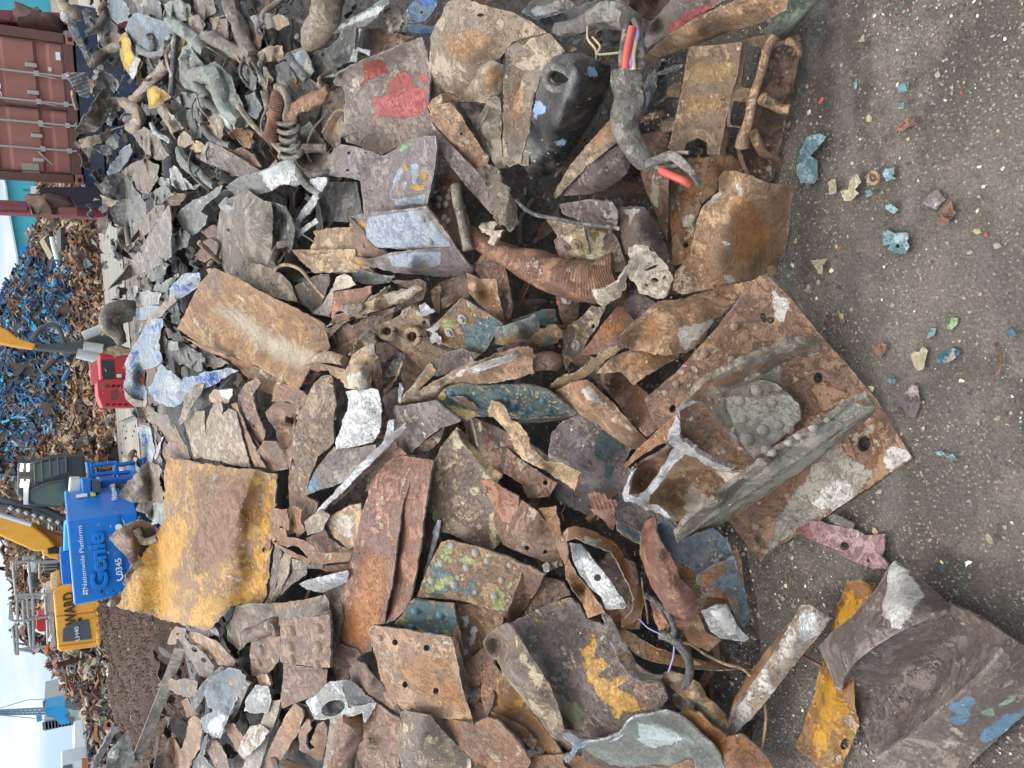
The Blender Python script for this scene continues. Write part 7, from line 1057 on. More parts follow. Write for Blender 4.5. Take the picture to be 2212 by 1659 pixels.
flake('ragged blue paint flake touching the long one','flake_blue',"180,1070,1 270,1010,1.2 320,1040,1 315,1100,.8 320,1160,1 300,1192,1 210,1185,.8 185,1120,1")
flake('cream paint flakes in a cluster left of the washer','flake_cream',"390,1180,.8 430,1160,1 440,1200,1 440,1250,.8 400,1260,.7")
flake('pointed cream and blue flake beside the washer','flake_cream',"525,1180,1 560,1130,1.2 580,1125,1 600,1180,.8 560,1230,1 590,1250,.8 540,1300,1 490,1300,.8 470,1240,.8 520,1230,1")
flake('small blue flake right of the washer','flake_blue',"740,1130,.8 760,1095,1 815,1085,.8 820,1120,.7 800,1140,.8 830,1160,.7 760,1175,.7 755,1150,.7")
flake('blue flake at the top of the gravel patch','flake_blue',"835,550,.8 890,535,1 900,590,.8 840,605,.7")
flake('small square blue flake','flake_blue',"840,680,.7 880,665,.8 878,700,.7 845,708,.7")
flake('teal blue flake below the washer','flake_blue',"755,1330,.8 800,1325,1 845,1360,.8 810,1385,.8 760,1350,.8")
flake('small blue grey flake left of the mauve flake','flake_blue',"630,1240,.8 670,1228,.9 680,1260,.7 640,1280,.7")
flake('large grey blue holed flake at the gravel centre','flake_blue',"738,1500,.8 780,1497,1 820,1510,1 915,1510,1 900,1560,.9 915,1600,1 890,1650,.8 820,1640,.9 775,1610,.8 800,1580,1 745,1590,.8",holes=[(838,1595,14)])
flake('mauve flat flake on the gravel','flake_mauve',"1000,1320,.6 1060,1240,.7 1100,1232,.7 1150,1290,.6 1090,1360,.6")
flake('brown stone flake beside the mauve flake','flake_rust',"1140,1350,.8 1190,1290,1 1195,1350,1.2 1220,1380,1 1180,1420,.8 1120,1400,.8")
flake('tan rounded stone near the mauve flake','flake_rust',"1080,1440,1.2 1110,1402,2 1170,1420,2 1175,1455,1.2 1120,1462,1")
flake('brown flaky scrap chip in the gravel','flake_rust',"850,800,.7 900,765,.9 970,800,.8 900,830,.7 850,870,.7 820,860,.7")
W('washer','small rusty round washer on the gravel','washer','rust_light',' '.join('%f,%f,.9'%(682+34*cos(t),1152+38*sin(t)) for t in np.linspace(0,2*pi,17)),.0042,seg=8,n=50,lump=.1)
flake('small red flake by the casting','chip_red',"320,670,.6 350,630,.8 362,635,.7 340,678,.6")
flake('small white stone at the top of the gravel','flake_cream',"585,270,1 610,225,1.8 628,225,1.8 622,268,1")
flake('tiny cream stone near the gravel centre','flake_cream',"635,760,1 655,740,1.8 678,760,1.6 668,790,1 640,785,1")
T(3,1)
flake('bright teal pointed flake on the right','flake_teal',"1088,690,.6 1110,650,.8 1170,610,1 1190,588,1 1250,615,.8 1230,650,.8 1170,692,.7")
flake('yellow cream flake right of the girder end','flake_cream',"925,650,.7 940,620,.9 975,625,.9 1000,585,1 1035,610,.8 1020,660,.9 1010,730,.7 970,745,.7 940,700,.8")
flake('pale green flake at the right','flake_green',"1152,470,.7 1190,400,1.2 1235,400,1 1225,440,1 1190,480,.7")
flake('mauve round flake beyond the girder tip','flake_mauve',"830,960,.5 870,900,.7 930,830,.7 975,845,.6 990,960,.6 950,1045,.5 900,1030,.6 870,980,.6")
flake('blue small flake above the mauve round flake','flake_teal',"768,800,.6 800,793,.8 832,805,.7 815,828,.6 780,820,.6")
flake('blue bean shaped flake far right','flake_teal',"1550,480,.6 1575,468,.8 1612,510,.7 1600,530,.6 1570,510,.6")
flake('pale teal flake below the girder tip','flake_blue',"1082,1270,.6 1120,1262,.8 1155,1290,.7 1120,1300,.6")
flake('frayed pale teal flake below the girder tip','flake_blue',"1165,1295,.6 1200,1280,.8 1222,1310,.7 1190,1335,.6")
flake('rust red flake right of the girder end','flake_rust',"680,590,.5 740,560,.7 772,570,.6 765,620,.6 730,655,.5 700,630,.6")
flake('pale torn grey flake near the green flake','flake_blue',"1020,540,.6 1060,470,.9 1085,470,.8 1070,515,.7")
flake('small cream stone below the pink wire','flake_cream',"1462,1060,.8 1490,1035,1.4 1508,1040,1.2 1495,1068,.8")
flake('lime cream stone above the girder edge','flake_cream',"275,30,.8 330,20,1.2 390,15,1 355,60,1 350,120,.7 325,110,.8 300,60,1")
W('red_wire','thin red wire curled on the gravel at the right','wire','rust_red',"1430,798,.5 1490,760,.8 1512,700,.8 1500,630,.8 1460,565,.5",.0018,seg=6,lump=0,n=24)
T(3,2)
flake('cream stone right of the folded plate','flake_cream',"1405,150,.8 1425,138,1.4 1460,180,1.2 1448,208,.8 1425,200,.8")
flake('small white stone above the folded plate','chip_white',"1276,325,.7 1300,318,1 1322,322,.8 1300,340,.6 1285,355,.6")
flake('small dark teal flake above the folded plate','flake_teal',"1115,370,.5 1125,345,.7 1145,355,.6 1135,395,.5")
# loose filler offcuts inside the heap
def shard_mesh(i,grey=False):
    rg=random.Random(100+i); n=rg.choice([4,5,6,7]); w=rg.uniform(.5,1); out=[]
    for k in range(n):
        t=2*pi*k/n+rg.uniform(-.25,.25); r=rg.uniform(.6,1.1); out.append((r*cos(t),r*sin(t)*w))
    bm=bmesh.new(); N_=9; bend=rg.uniform(-.6,.6); fold=rg.uniform(-.35,.35); cols=[]
    poly=np.array(out); g=np.linspace(-1.15,1.15,14); 
    B=[]
    for a,b in zip(poly,np.roll(poly,-1,0)):
        for k in range(5): B.append(a+(b-a)*k/5+np.array([rg.uniform(-.03,.03),rg.uniform(-.03,.03)]))
    B=np.array(B); X,Y=np.meshgrid(g,g); X=X.ravel();Y=Y.ravel(); kk=inpoly(X,Y,B)&(segdist(X,Y,B)>.08)
    V2=[Vector(v) for v in B]+[Vector(v) for v in zip(X[kk],Y[kk])]
    r=delaunay_2d_cdt(V2,[(j,(j+1)%len(B)) for j in range(len(B))],[],0,1e-6); v2=np.array([tuple(v) for v in r[0]]); F=np.array([f for f in r[2] if len(f)==3]); c=v2[F].mean(1); F=F[inpoly(c[:,0],c[:,1],B)]
    z=bend*v2[:,0]**2*.5+fold*np.abs(v2[:,1])+crumple(np.c_[v2,v2[:,0]*0],4.5,i+2)*(.13 if grey else .05)
    P3=np.c_[v2,z]; nn=len(P3); ed={}
    for f in F:
        for a,b in ((f[0],f[1]),(f[1],f[2]),(f[2],f[0])):
            if (b,a) in ed: del ed[(b,a)]
            else: ed[(a,b)]=1
    V=np.vstack([P3,P3-[0,0,.05]]); faces=[tuple(f) for f in F]+[tuple(f[::-1]+nn) for f in F]+[(b,a,a+nn,b+nn) for a,b in ed]
    me=mesh('offcut',V,faces,[0]*2*len(F)+[1]*len(ed),True,20); rim=segdist(v2[:,0],v2[:,1],B)*30
    a=me.attributes.new('rim','FLOAT','POINT'); a.data.foreach_set('value',np.tile(rim,2).astype(np.float32)); a=me.attributes.new('mk','FLOAT_VECTOR','POINT'); a.data.foreach_set('vector',np.full(nn*6,-60,np.float32))
    return me
bank=[]
for i,mt in enumerate(['rust_dark','gap_shade_rust','rust','gap_shade_rust','rust_dark','rust_orange','purple','dusty_dark','gap_shade_rust','grey_dark','deep_grey','grey','gap_shade_rust','dusty_dark','silver','grey_blue']):
    me=shard_mesh(i,i>8); me.materials.append(MATS[mt]); me.materials.append(MATS['edge']); bank.append(me)
bank_b=bank[:9]; bank_g=[bank[3],bank[7],bank[9],bank[10],bank[11],bank[13],bank[10],bank[14],bank[9],bank[15]]
rg=random.Random(3)
def filler(n,xr,yr,lift,sz,pool,name,lab,grp):
    c=0
    while c<n:
        x=rg.uniform(*xr); y=rg.uniform(*yr)
        p=unproj(x,y,rg.uniform(*lift)/100)[0]
        if p[1]<1.5: continue
        o=bpy.data.objects.new(name,rg.choice(pool)); COL.objects.link(o); o.location=p; s=rg.uniform(*sz)*(.6+.16*p[1]); o.scale=(s,s*rg.uniform(.5,1),s)
        o.rotation_euler=(radians(17+rg.uniform(-32,32)),radians(rg.uniform(-30,30)),rg.uniform(0,6.28)); tag(o,lab,'metal scrap',grp); c+=1
filler(235,(330,1680),(-20,1690),(-9,-2),(.05,.11),bank_b,'rusty_offcut','small rusty offcut wedged deep between the larger scrap of the near heap','rusty offcuts filling the near heap')
filler(240,(175,760),(-20,700),(-5,6),(.03,.075),bank_g,'grey_offcut','small muddy grey offcut jammed among the car scrap at the top of the near heap','muddy grey offcuts among the car scrap')
filler(60,(290,560),(640,1100),(-5,4),(.03,.07),bank_g,'grey_offcut','small muddy grey offcut jammed around the crushed blue tank','muddy offcuts around the blue tank')
filler(60,(330,640),(1370,1690),(-8,2),(.05,.10),bank_b,'rusty_offcut','small rusty offcut wedged near the wooden beam','rusty offcuts near the wooden beam')
def profile_mesh(i):
    rg=random.Random(500+i); L=1.0; kind=i%4; w=rg.uniform(.14,.3)
    sec={0:[(-w,0),(w,0)],1:[(-w,w*.9),(-w,0),(w*.7,0)],2:[(-w,w*.6),(-w,0),(w,0),(w,w*.6)],3:[(-w*.8,.3*w),(-w*.2,0),(w*.3,.25*w),(w,-.1*w)]}[kind]
    pp=[]
    for a,b in zip(sec,sec[1:]):
        for k in range(3): pp.append((a[0]+(b[0]-a[0])*k/3,a[1]+(b[1]-a[1])*k/3))
    pp.append(sec[-1]); n=26; m_=len(pp); k1=rg.uniform(-.5,.5); k2=rg.uniform(-1.4,1.4); kx=rg.uniform(-.3,.3); ka=rg.uniform(-.9,.9); V=[]
    for s_ in (0,1):
        for u in range(n):
            t=-L+2*L*u/(n-1); tw=k2*t*.5; bend=k1*abs(t-kx); sd=ka*max(0,t-kx)*.6
            for q,(y,z) in enumerate(pp):
                e=.05*noise.noise(Vector((q*.9,i*3.1,t*5))) if u in (0,n-1) else 0; zz=z-(.022 if s_ else 0); yy=y*(1+.10*noise.noise(Vector((t*3,i,0))))
                V.append((t+e*3+(.14*noise.noise(Vector((q*1.3,i,4))) if u in (0,n-1) else 0),yy*cos(tw)-zz*sin(tw)+sd,yy*sin(tw)+zz*cos(tw)+bend+.02*noise.noise(Vector((t*4,y*6,i)))))
    F=[];N0=n*m_;mi=[]
    for u in range(n-1):
        for q in range(m_-1):
            a=u*m_+q; F+=[(a,a+m_,a+m_+1,a+1),(N0+a,N0+a+1,N0+a+m_+1,N0+a+m_)]; mi+=[0,0]
    for u in range(n-1):
        for q in (0,m_-1):
            a=u*m_+q; f=(a,a+m_,N0+a+m_,N0+a); F.append(f if q else f[::-1]); mi.append(1)
    for u in (0,n-1):
        for q in range(m_-1):
            a=u*m_+q; f=(a,a+1,N0+a+1,N0+a); F.append(f); mi.append(1)
    me=mesh('profile',V,F,mi,True,24); c=len(V); a=me.attributes.new('rim','FLOAT','POINT'); a.data.foreach_set('value',np.array([6 if q in(0,m_-1) else 30 for s_ in (0,1) for u in range(n) for q in range(m_)],np.float32)); a=me.attributes.new('mk','FLOAT_VECTOR','POINT'); a.data.foreach_set('vector',np.full(c*3,-60,np.float32)); return me
pb=[];pg=[]
for i in range(14):
    me=profile_mesh(i); m2=me.copy(); me.materials.append(MATS[['rust','rust_dark','rust_light','rust_orange','purple','rust','dusty'][i%7]]); me.materials.append(MATS['edge']); pb.append(me)
    m2.materials.append(MATS[['grey','grey_dark','silver','dusty_dark','grey_blue','grey_dark','dusty'][i%7]]); m2.materials.append(MATS['edge_bright' if i%3==0 else 'edge']); pg.append(m2)
filler(150,(330,1620),(0,1690),(-3,5),(.05,.12),pb,'steel_strip','bent rusty steel strip jammed between the larger plates of the near heap','rusty steel strips between the larger plates')
filler(140,(190,740),(-20,620),(0,16),(.035,.085),pg,'grey_strip','thin bent grey strip tangled in the car scrap at the top of the near heap','grey strips tangled in the car scrap')
filler(50,(290,600),(560,1150),(2,12),(.035,.08),pg,'grey_strip','thin bent grey strip tangled around the crushed blue tank','grey strips around the blue tank')
# small pipes among the grey scrap
for k in range(60):
    x=rg.uniform(210,730); y=rg.uniform(-10,580); p=unproj(x,y,rg.uniform(.08,.19))[0]; a=rg.uniform(0,6.28); l=rg.uniform(.08,.2); ps=[Vector(p)+Vector((cos(a)*l*t,sin(a)*l*t*.6,.06*sin(t*2.2+k)+.15*l*t)) for t in (-1,-.3,.4,1)]
    W('scrap_tube','short muddy tube jammed among the car scrap at the top of the near heap','pipe',rg.choice(['dusty','dusty_dark','grey_dark','grey','loom','dusty_dark']),[tuple(v) for v in ps],rg.choice([.004,.005,.008,.012,.018]),seg=8,n=14,lump=.3,world=True,group='muddy tubes among the car scrap',hollow=rg.random()<.4)
# ================================================================ far heaps
def mound(name,label,rows,mat,cat='scrap heap',nu=70,nv=34,amp=.35,f=.9,kind='stuff',tail=8):
    R=[]
    for Y,s in rows:
        a=np.array([[float(v) for v in t.split(',')] for t in s.split()]); q=np.array([tuple(P(x,y,Y)) for x,y in a]); t=np.linspace(0,1,nu)*(len(q)-1); R.append(np.stack([np.interp(t,range(len(q)),q[:,k]) for k in range(3)],1))
    R=np.array(R); R[0,:,2]=np.minimum(R[0,:,2],0.0)-.3
    last=R[-1].copy(); last[:,1]+=tail; last[:,2]=-.3; R=np.concatenate([R,last[None]])
    tv=np.linspace(0,len(R)-1,nv); G_=np.stack([[np.interp(tv,range(len(R)),R[:,i,k]) for k in range(3)] for i in range(nu)],0).transpose(2,0,1) # nv,nu,3
    D=np.array([[noise.fractal(Vector(p*f*.6),.7,2,4)*amp for p in row] for row in G_]); D[0]*=0; D[-1]*=0; G_[:,:,2]+=D; G_[:,:,1]-=D*.4
    V=G_.reshape(-1,3); F=[(j*nu+i,j*nu+i+1,(j+1)*nu+i+1,(j+1)*nu+i) for j in range(nv-1) for i in range(nu-1)]
    cen=V.mean(0); cen[2]=0
    o=link(name,mesh(name,V-cen,F,None,True,80),mat,None,cen); tag(o,label,cat,None,kind); o['_n']=0; del o['_n']
    return G_
def frag_mesh(kind,i):
    rg=random.Random(i*7+len(kind)); bm=bmesh.new()
    if kind=='cast':   # block with round hollows
        w,h,t=1,.55,.22; n=10; vs=[]
        for c in (-.5,.5):
            pass
        P2=[(-1,-.5),(1,-.5),(1.05,.1),(.8,.5),(-.8,.5),(-1.05,.1)]; hs=[(-.45,0,.28),(.45,0,.28)]
        V2=[Vector(p) for p in P2]; E=[(k,(k+1)%6) for k in range(6)]
        for hx,hy,r in hs:
            n0=len(V2)
            for k in range(8): V2.append(Vector((hx+r*cos(-k*pi/4),hy+r*sin(-k*pi/4))))
            E+=[(n0+k,n0+(k+1)%8) for k in range(8)]
        r=delaunay_2d_cdt(V2,E,[],0,1e-6); v2=np.array([tuple(v) for v in r[0]]); F=np.array([f for f in r[2] if len(f)==3]); c=v2[F].mean(1); ok=inpoly(c[:,0],c[:,1],np.array(P2))
        for hx,hy,rr in hs: ok&=np.hypot(c[:,0]-hx,c[:,1]-hy)>rr*.9
        F=F[ok]; P3=np.c_[v2,np.zeros(len(v2))+.2]; nn=len(P3); ed={}
        for f in F:
            for a,b in ((f[0],f[1]),(f[1],f[2]),(f[2],f[0])):
                if (b,a) in ed: del ed[(b,a)]
                else: ed[(a,b)]=1
        return np.vstack([P3,P3-[0,0,.4]]),[tuple(f) for f in F]+[tuple(f[::-1]+nn) for f in F]+[(b,a,a+nn,b+nn) for a,b in ed]
    if kind=='bar':
        L=rg.uniform(1,1.7); w=rg.uniform(.08,.2); V,F=tube_mesh('b',[(-L,0,0),(-L*.3,.1*rg.uniform(-1,1),.05),(L*.3,.1*rg.uniform(-1,1),0),(L,0,.1)],w,6,.2); return V,[f for f in F]
    n=rg.choice([4,5,6]); pts_=[(rg.uniform(.6,1.1)*cos(2*pi*k/n+rg.uniform(-.3,.3)),rg.uniform(.4,.9)*sin(2*pi*k/n+rg.uniform(-.3,.3)),rg.uniform(-.3,.3)) for k in range(n)]
    V=np.array([(0,0,rg.uniform(-.25,.35))]+pts_); V=np.vstack([V,V-[0,0,.12]]); m_=n+1
    F=[(0,1+k,1+(k+1)%n) for k in range(n)]+[(m_,m_+1+(k+1)%n,m_+1+k) for k in range(n)]+[(1+(k+1)%n,1+k,m_+1+k,m_+1+(k+1)%n) for k in range(n)]
    return V,F
def scatter(G_,pal,n_ind,n_stuff,size,kinds,name,label,grp,seed,vr=(.06,.74),bias=None,stuffname='scrap_mass',stufflabel='mass of small scrap'):
    rg=random.Random(seed); nv,nu=G_.shape[:2]; base=[(frag_mesh(k,i),k) for i,k in enumerate(kinds)]; made={}
    SV=[];SF=[];SM=[];tot=0
    for c in range(n_ind+n_stuff):
        v=rg.uniform(*vr)*(nv-1); u=rg.uniform(.005,.995)*(nu-1); i,j=int(u),int(v); p=G_[j,i]*(1-(v-j))+G_[min(j+1,nv-1),i]*(v-j)
        (V,F),k=base[rg.randrange(len(base))]; ci=rg.randrange(FR[pal]) if bias is None else bias(rg,p)
        if ci is None: continue
        pal2=pal
        if isinstance(ci,tuple): pal2,ci=ci
        s=rg.uniform(*size)*((1.0+1.1*rg.random()**3) if c<n_ind else .75); R=(Matrix.Rotation(rg.uniform(0,6.28),3,'Z')@Matrix.Rotation(rg.uniform(-1.2,1.2),3,'X')@Matrix.Rotation(rg.uniform(-1.2,1.2),3,'Y'))
        if c<n_ind:
            key=(id(V),pal2,ci)
            if key not in made:
                me=mesh(name,V,F,None,False); me.materials.append(MATS['scrap_%s_%d'%(pal2,ci)]); made[key]=me
            o=bpy.data.objects.new(name,made[key]); COL.objects.link(o); o.location=p; o.rotation_euler=R.to_euler(); o.scale=(s,s,s); tag(o,label,'metal scrap',grp)
        else:
            SV.append((V*s)@np.array(R).T+p); SF+=[tuple(q+tot for q in f) for f in F]; SM+=[(pal2,ci)]*len(F); tot+=len(V)
    if SV:
        ms=sorted(set(SM)); me=mesh(stuffname,np.vstack(SV),SF,[ms.index(m) for m in SM],False); o=link(stuffname,me,['scrap_%s_%d'%m for m in ms]); tag(o,stufflabel,'scrap',None,'stuff')
plain('far_core','3a302a',.95,0,.3,sc=2); plain('far_core_blue','26384a',.95,0,.3,sc=2)
G1=mound('scrap_mound','tall mound of rusty and blue scrap beyond the lane',[(28,"232,330 228,450 232,560 236,660 242,760 252,860 260,960 264,1080 268,1240 272,1340"),(30,"190,330 185,450 190,560 194,660 196,760 202,860 214,960 220,1080 225,1240 230,1340"),(34,"130,330 128,450 132,560 130,660 125,760 130,860 140,960 150,1080 160,1240 165,1340"),(38,"112,330 108,455 88,540 55,620 40,760 40,860 50,960 60,1080 70,1240 80,1340"),(42,"110,330 104,455 62,560 2,640 -60,760 -70,860 -50,960 -20,1080 30,1240 60,1340")],'far_core',nu=90,nv=50,amp=.5)
def b1(rg,p):
    d=p-CAM; z=d@_f; y=829.5-(d@EY)/z*FD; x=(d@EX)/z*FD+1106
    lim=np.interp(y,[440,520,590,640,700,760,820,880,940,1000,1100],[60,112,150,148,160,165,150,130,100,60,-50])
    if y>560 and x<lim+rg.uniform(-14,14) and rg.random()<.84: return ('blue',rg.choice([0,0,1,2,2,3,3,4,4,5,6,6,7 if rg.random()<.5 else 3,8 if rg.random()<.4 else 4]))
    if y<600 and x<150 and rg.random()<.45: return ('mixed',rg.choice([4,8,3,0]))
    return ('brown',rg.randrange(9)) if rg.random()<.8 else ('mixed',rg.randrange(9))
scatter(G1,'brown',160,10000,(.13,.36),['cast','plate','plate','bar','cast','plate','bar','plate','plate'],'scrap_fragment','small angular fragment lying on the tall far mound','fragments on the tall far mound',11,(.03,.82),b1,stufflabel='mass of small rusty and blue scrap covering the tall far mound')
G2=mound('scrap_mound','dark mixed scrap mound behind the yellow excavator',[(34,"215,1100 218,1180 225,1300 232,1400 240,1480 250,1570 262,1700"),(40,"120,1100 120,1180 130,1300 150,1400 175,1470 205,1530 235,1700"),(46,"-10,1090 12,1190 22,1262 40,1330 55,1385 100,1436 132,1450 146,1480 165,1505 200,1545 228,1600 240,1700")],'far_core',nu=80,nv=34,amp=.5)
scatter(G2,'mixed',130,3400,(.2,.6),['plate','bar','plate','cast','bar','plate','plate'],'scrap_fragment','bent dark fragment lying on the mound behind the yellow excavator','fragments on the mound behind the yellow excavator',12,(.03,.68),None,stufflabel='mass of dark mixed scrap covering the mound behind the yellow excavator')
# swarf heap
plain('swarf','45342a',.9,0,.5,sc=7,bump=1.0)
G3=mound('swarf_heap','brown heap of fuzzy steel turnings',[(8.3,"400,1285 400,1320 400,1400 400,1500 405,1600 410,1750"),(10,"302,1292 306,1330 320,1400 335,1500 350,1600 360,1750"),(12,"252,1300 254,1330 265,1390 275,1480 300,1570 320,1620 330,1750"),(14,"216,1302 217,1330 219,1370 234,1425 240,1480 252,1565 285,1612 300,1750")],'swarf','turnings heap',nu=110,nv=60,amp=.10,f=2.4,tail=3)
rgn=np.random.default_rng(4); SV=[];SF=[];t0=0
for k in range(15000):
    u=rgn.uniform(0,108); v=rgn.uniform(2,44); p=G3[int(v),int(u)]+rgn.normal(0,.03,3); d=rgn.normal(0,1,3); d/=np.linalg.norm(d); e=np.cross(d,rgn.normal(0,1,3)); e/=np.linalg.norm(e)+1e-9; s=rgn.uniform(.012,.036)
    q=np.array([p-d*s,p+e*s*.25,p+d*s+[0,0,s*.4],p-e*s*.12]); SV.append(q); SF+=[(t0,t0+1,t0+2),(t0,t0+2,t0+3)]; t0+=4
me=mesh('steel_turnings',np.vstack(SV),SF,None,False); plain('turning_a','57412f',.8,0,.5,sc=5); tag(link('steel_turnings',me,'turning_a'),'loose curls of brown steel turnings covering the fuzzy heap','turnings',None,'stuff')
# ================================================================ container
YC=14.6
def PZ(x,y,Y=YC): return P(x,y,Y)
bl=PZ(174,398); br=PZ(154,75); x0,x1=bl.x,br.x; zb=(bl.z+br.z)/2; zt=zb+2.6
g=G('shipping_container','dull red shipping container with four locking bars on its doors','container',(x0,YC,zb))
boxm('body',None,None,'container',(x0+.02,YC+.08,zb+.02),(x1-.02,YC+6.05,zt-.02),g)
for xx in (x0,x1-.16): boxm('corner_post',None,None,'container_dark',(xx,YC-.0,zb+.12),(xx+.16,YC+.18,zt-.12),g,bev=.015)
boxm('bottom_sill',None,None,'container_dark',(x0+.162,YC-.0,zb),(x1-.162,YC+.16,zb+.14),g,bev=.01)
boxm('top_sill',None,None,'container_dark',(x0+.162,YC-.0,zt-.14),(x1-.162,YC+.16,zt),g,bev=.01)
for xx in (x0-.01,x1-.17):
    for zz in (zb-.02,zt-.1): 
        c_=boxm('corner_casting',None,None,'container',(xx,YC-.02,zz),(xx+.18,YC+.2,zz+.12),g,bev=.01); boxm('slot',None,None,'black',(xx+.055,YC-.024,zz+.03),(xx+.125,YC-.019,zz+.085),c_)
wd=(x1-x0-.36)/2
for k in range(2):
    a=x0+.18+k*(wd+.0)+ (.012 if k else 0); b=a+wd-.012
    prof=[]; z=zb+.15; prof=[(zb+.15,0),(zb+.34,0)]
    zz=zb+.34
    while zz<zt-.5:
        prof+=[(zz+.0,0),(zz+.05,.045),(zz+.17,.045),(zz+.22,0)]; zz+=.62
    prof.append((zt-.15,0)); prof=sorted(set(prof)); V=[];F=[]
    for (z_,d_) in prof: V+=[(a,YC+.03+d_,z_),(b,YC+.03+d_,z_)]
    n_=len(prof); F=[(2*i,2*i+1,2*i+3,2*i+2) for i in range(n_-1)]
    c0=Vector(((a+b)/2,YC+.05,zb+1.3)); dr=link('door',mesh('door',[Vector(v)-c0 for v in V],F,None,False),'container',g,c0); so=dr.modifiers.new('t','SOLIDIFY'); so.thickness=.03; so.offset=-1
    for xx in (a,b-.02): boxm('gasket',None,None,'gasket',(xx,YC+.005,zb+.15),(xx+.02,YC+.03,zt-.15),dr)
    boxm('gasket',None,None,'gasket',(a,YC+.005,zb+.145),(b,YC+.028,zb+.17),dr)
for (yy,xx) in ((155,139),(214,147),(260,154),(316,156)):
    lo=PZ(xx,yy+6); rd=rod('locking_bar',None,None,'galv',[(lo.x,YC-.03,zb+.05),(lo.x,YC-.03,zt-.05)],.019,g)
    for dz in (.12,.5,1.25,2.1): boxm('keeper',None,None,'galv',(lo.x-.045,YC-.045,zb+dz),(lo.x+.045,YC+.02,zb+dz+.07),rd,bev=.006)
for (px,py) in ((65,136),(70,194),(78,288),(82,342)):
    c=PZ(px,py); boxm('handle_catch',None,None,'galv',(c.x-.035,YC-.02,c.z-.09),(c.x+.035,YC+.025,c.z+.07),g,bev=.012)
for p_,q_ in (((80,157),(118,165)),((82,215),(120,222)),((84,266),(112,270)),((82,322),(112,352))):
    a=PZ(*p_);b=PZ(*q_); rod('door_handle',None,None,'galv',[(a.x,YC-.05,a.z),((a.x+b.x)/2,YC-.06,(a.z+b.z)/2),(b.x,YC-.04,b.z)],.012,g)
a=PZ(86,376);b=PZ(46,349); boxm('placard',None,None,'placard',(a.x,YC+.012,a.z),(b.x,YC+.028,b.z),g)
a=PZ(127,127);b=PZ(116,109); boxm('sticker',None,None,'white_letter',(a.x,YC+.012,a.z),(b.x,YC+.028,b.z),g)
a=PZ(109,150);b=PZ(101,141); boxm('sticker',None,None,'cream',(a.x,YC+.012,a.z),(b.x,YC+.028,b.z),g)
def label_text(s,mat,par,x_base,y0,x_cap,y1,Y,off=-.02,ext=.004,bold=0,name='lettering',bd=0):
    a=P(x_base,y0,Y); b=P(x_cap,y0,Y); size=(b.z-a.z)/.70; o=text(name,s,mat,(a.x,Y+off,a.z),size,par,None,ext,bold=bold,bd=bd)
    bpy.context.view_layer.update(); w=o.dimensions.x; e=P(x_base,y1,Y); want=e.x-a.x
    if w>0: o.scale=(want/w,1,1)
    return o
label_text('38021','white_letter',g,6,206,-10,130,YC,.012)
g.rotation_euler=(0,0,radians(-24)); g.scale=(.91,1,1)
# navy skip / trailer the container stands on, maroon stanchions
g=G('flatbed_trailer','dark navy flatbed under the red container','trailer',(x0,YC,0)); TR=g
a=P(160,402,YC+.3);b=P(200,60,YC+.3)
boxm('deck',None,None,'navy',(x0-.15,YC+.03,zb-.36),(x1+.5,YC+6.1,zb-.03),g,bev=.02)
boxm('rear_frame',None,None,'navy',(x0-.1,YC+.1,zb-.95),(x0+1.1,YC+.3,zb-.362),g,bev=.02); boxm('rear_frame',None,None,'navy',(x0+1.25,YC+.1,zb-.95),(x1-.05,YC+.3,zb-.362),g,bev=.02)
boxm('chassis',None,None,'purple_dark',(x0+.2,YC+.4,.35),(x1-.2,YC+6,zb-.363),g)
for xx in (x0+.1,x1-.5): rod('wheel',None,None,'black',[(xx,YC+1,.5),(xx+.4,YC+1,.5)],.5,g,seg=24)
TR.rotation_euler=(0,0,radians(-24)); TR.scale=(.91,1,1)
g=G('side_frame','dark purple steel frame left of the red container','steel frame',(P(150,412,13.9).x,13.9,0))
slab('frame_panel',None,None,'purple_dark',[(84,404),(214,404),(330,404),(330,470),(214,444),(165,444),(150,424),(88,424)],13.9,.2,g)
slab('maroon_block',None,None,'maroon',[(126,448),(166,448),(166,464),(126,464)],13.7,.15,g)
for yy,sgn in (((434,461),0),((23,49),1)):
    g=G('maroon_post','maroon steel post capped with brown mud '+('left' if not sgn else 'right')+' of the red container','post',(P(100,sum(yy)/2,14.2).x,14.2,0))
    slab('post',None,None,'maroon',[(-80,yy[0]-6),(60,yy[0]),(340,yy[0]+16),(340,yy[1]+16),(60,yy[1]),(-80,yy[1]-6)],14.2,.22,g,bev=.01)
    rib=P(0,sum(yy)/2,14.15); boxm('post_rib',None,None,'maroon',(rib.x-.03,14.17,1.8),(rib.x+.03,14.198,3.2),g)
T(0,0)
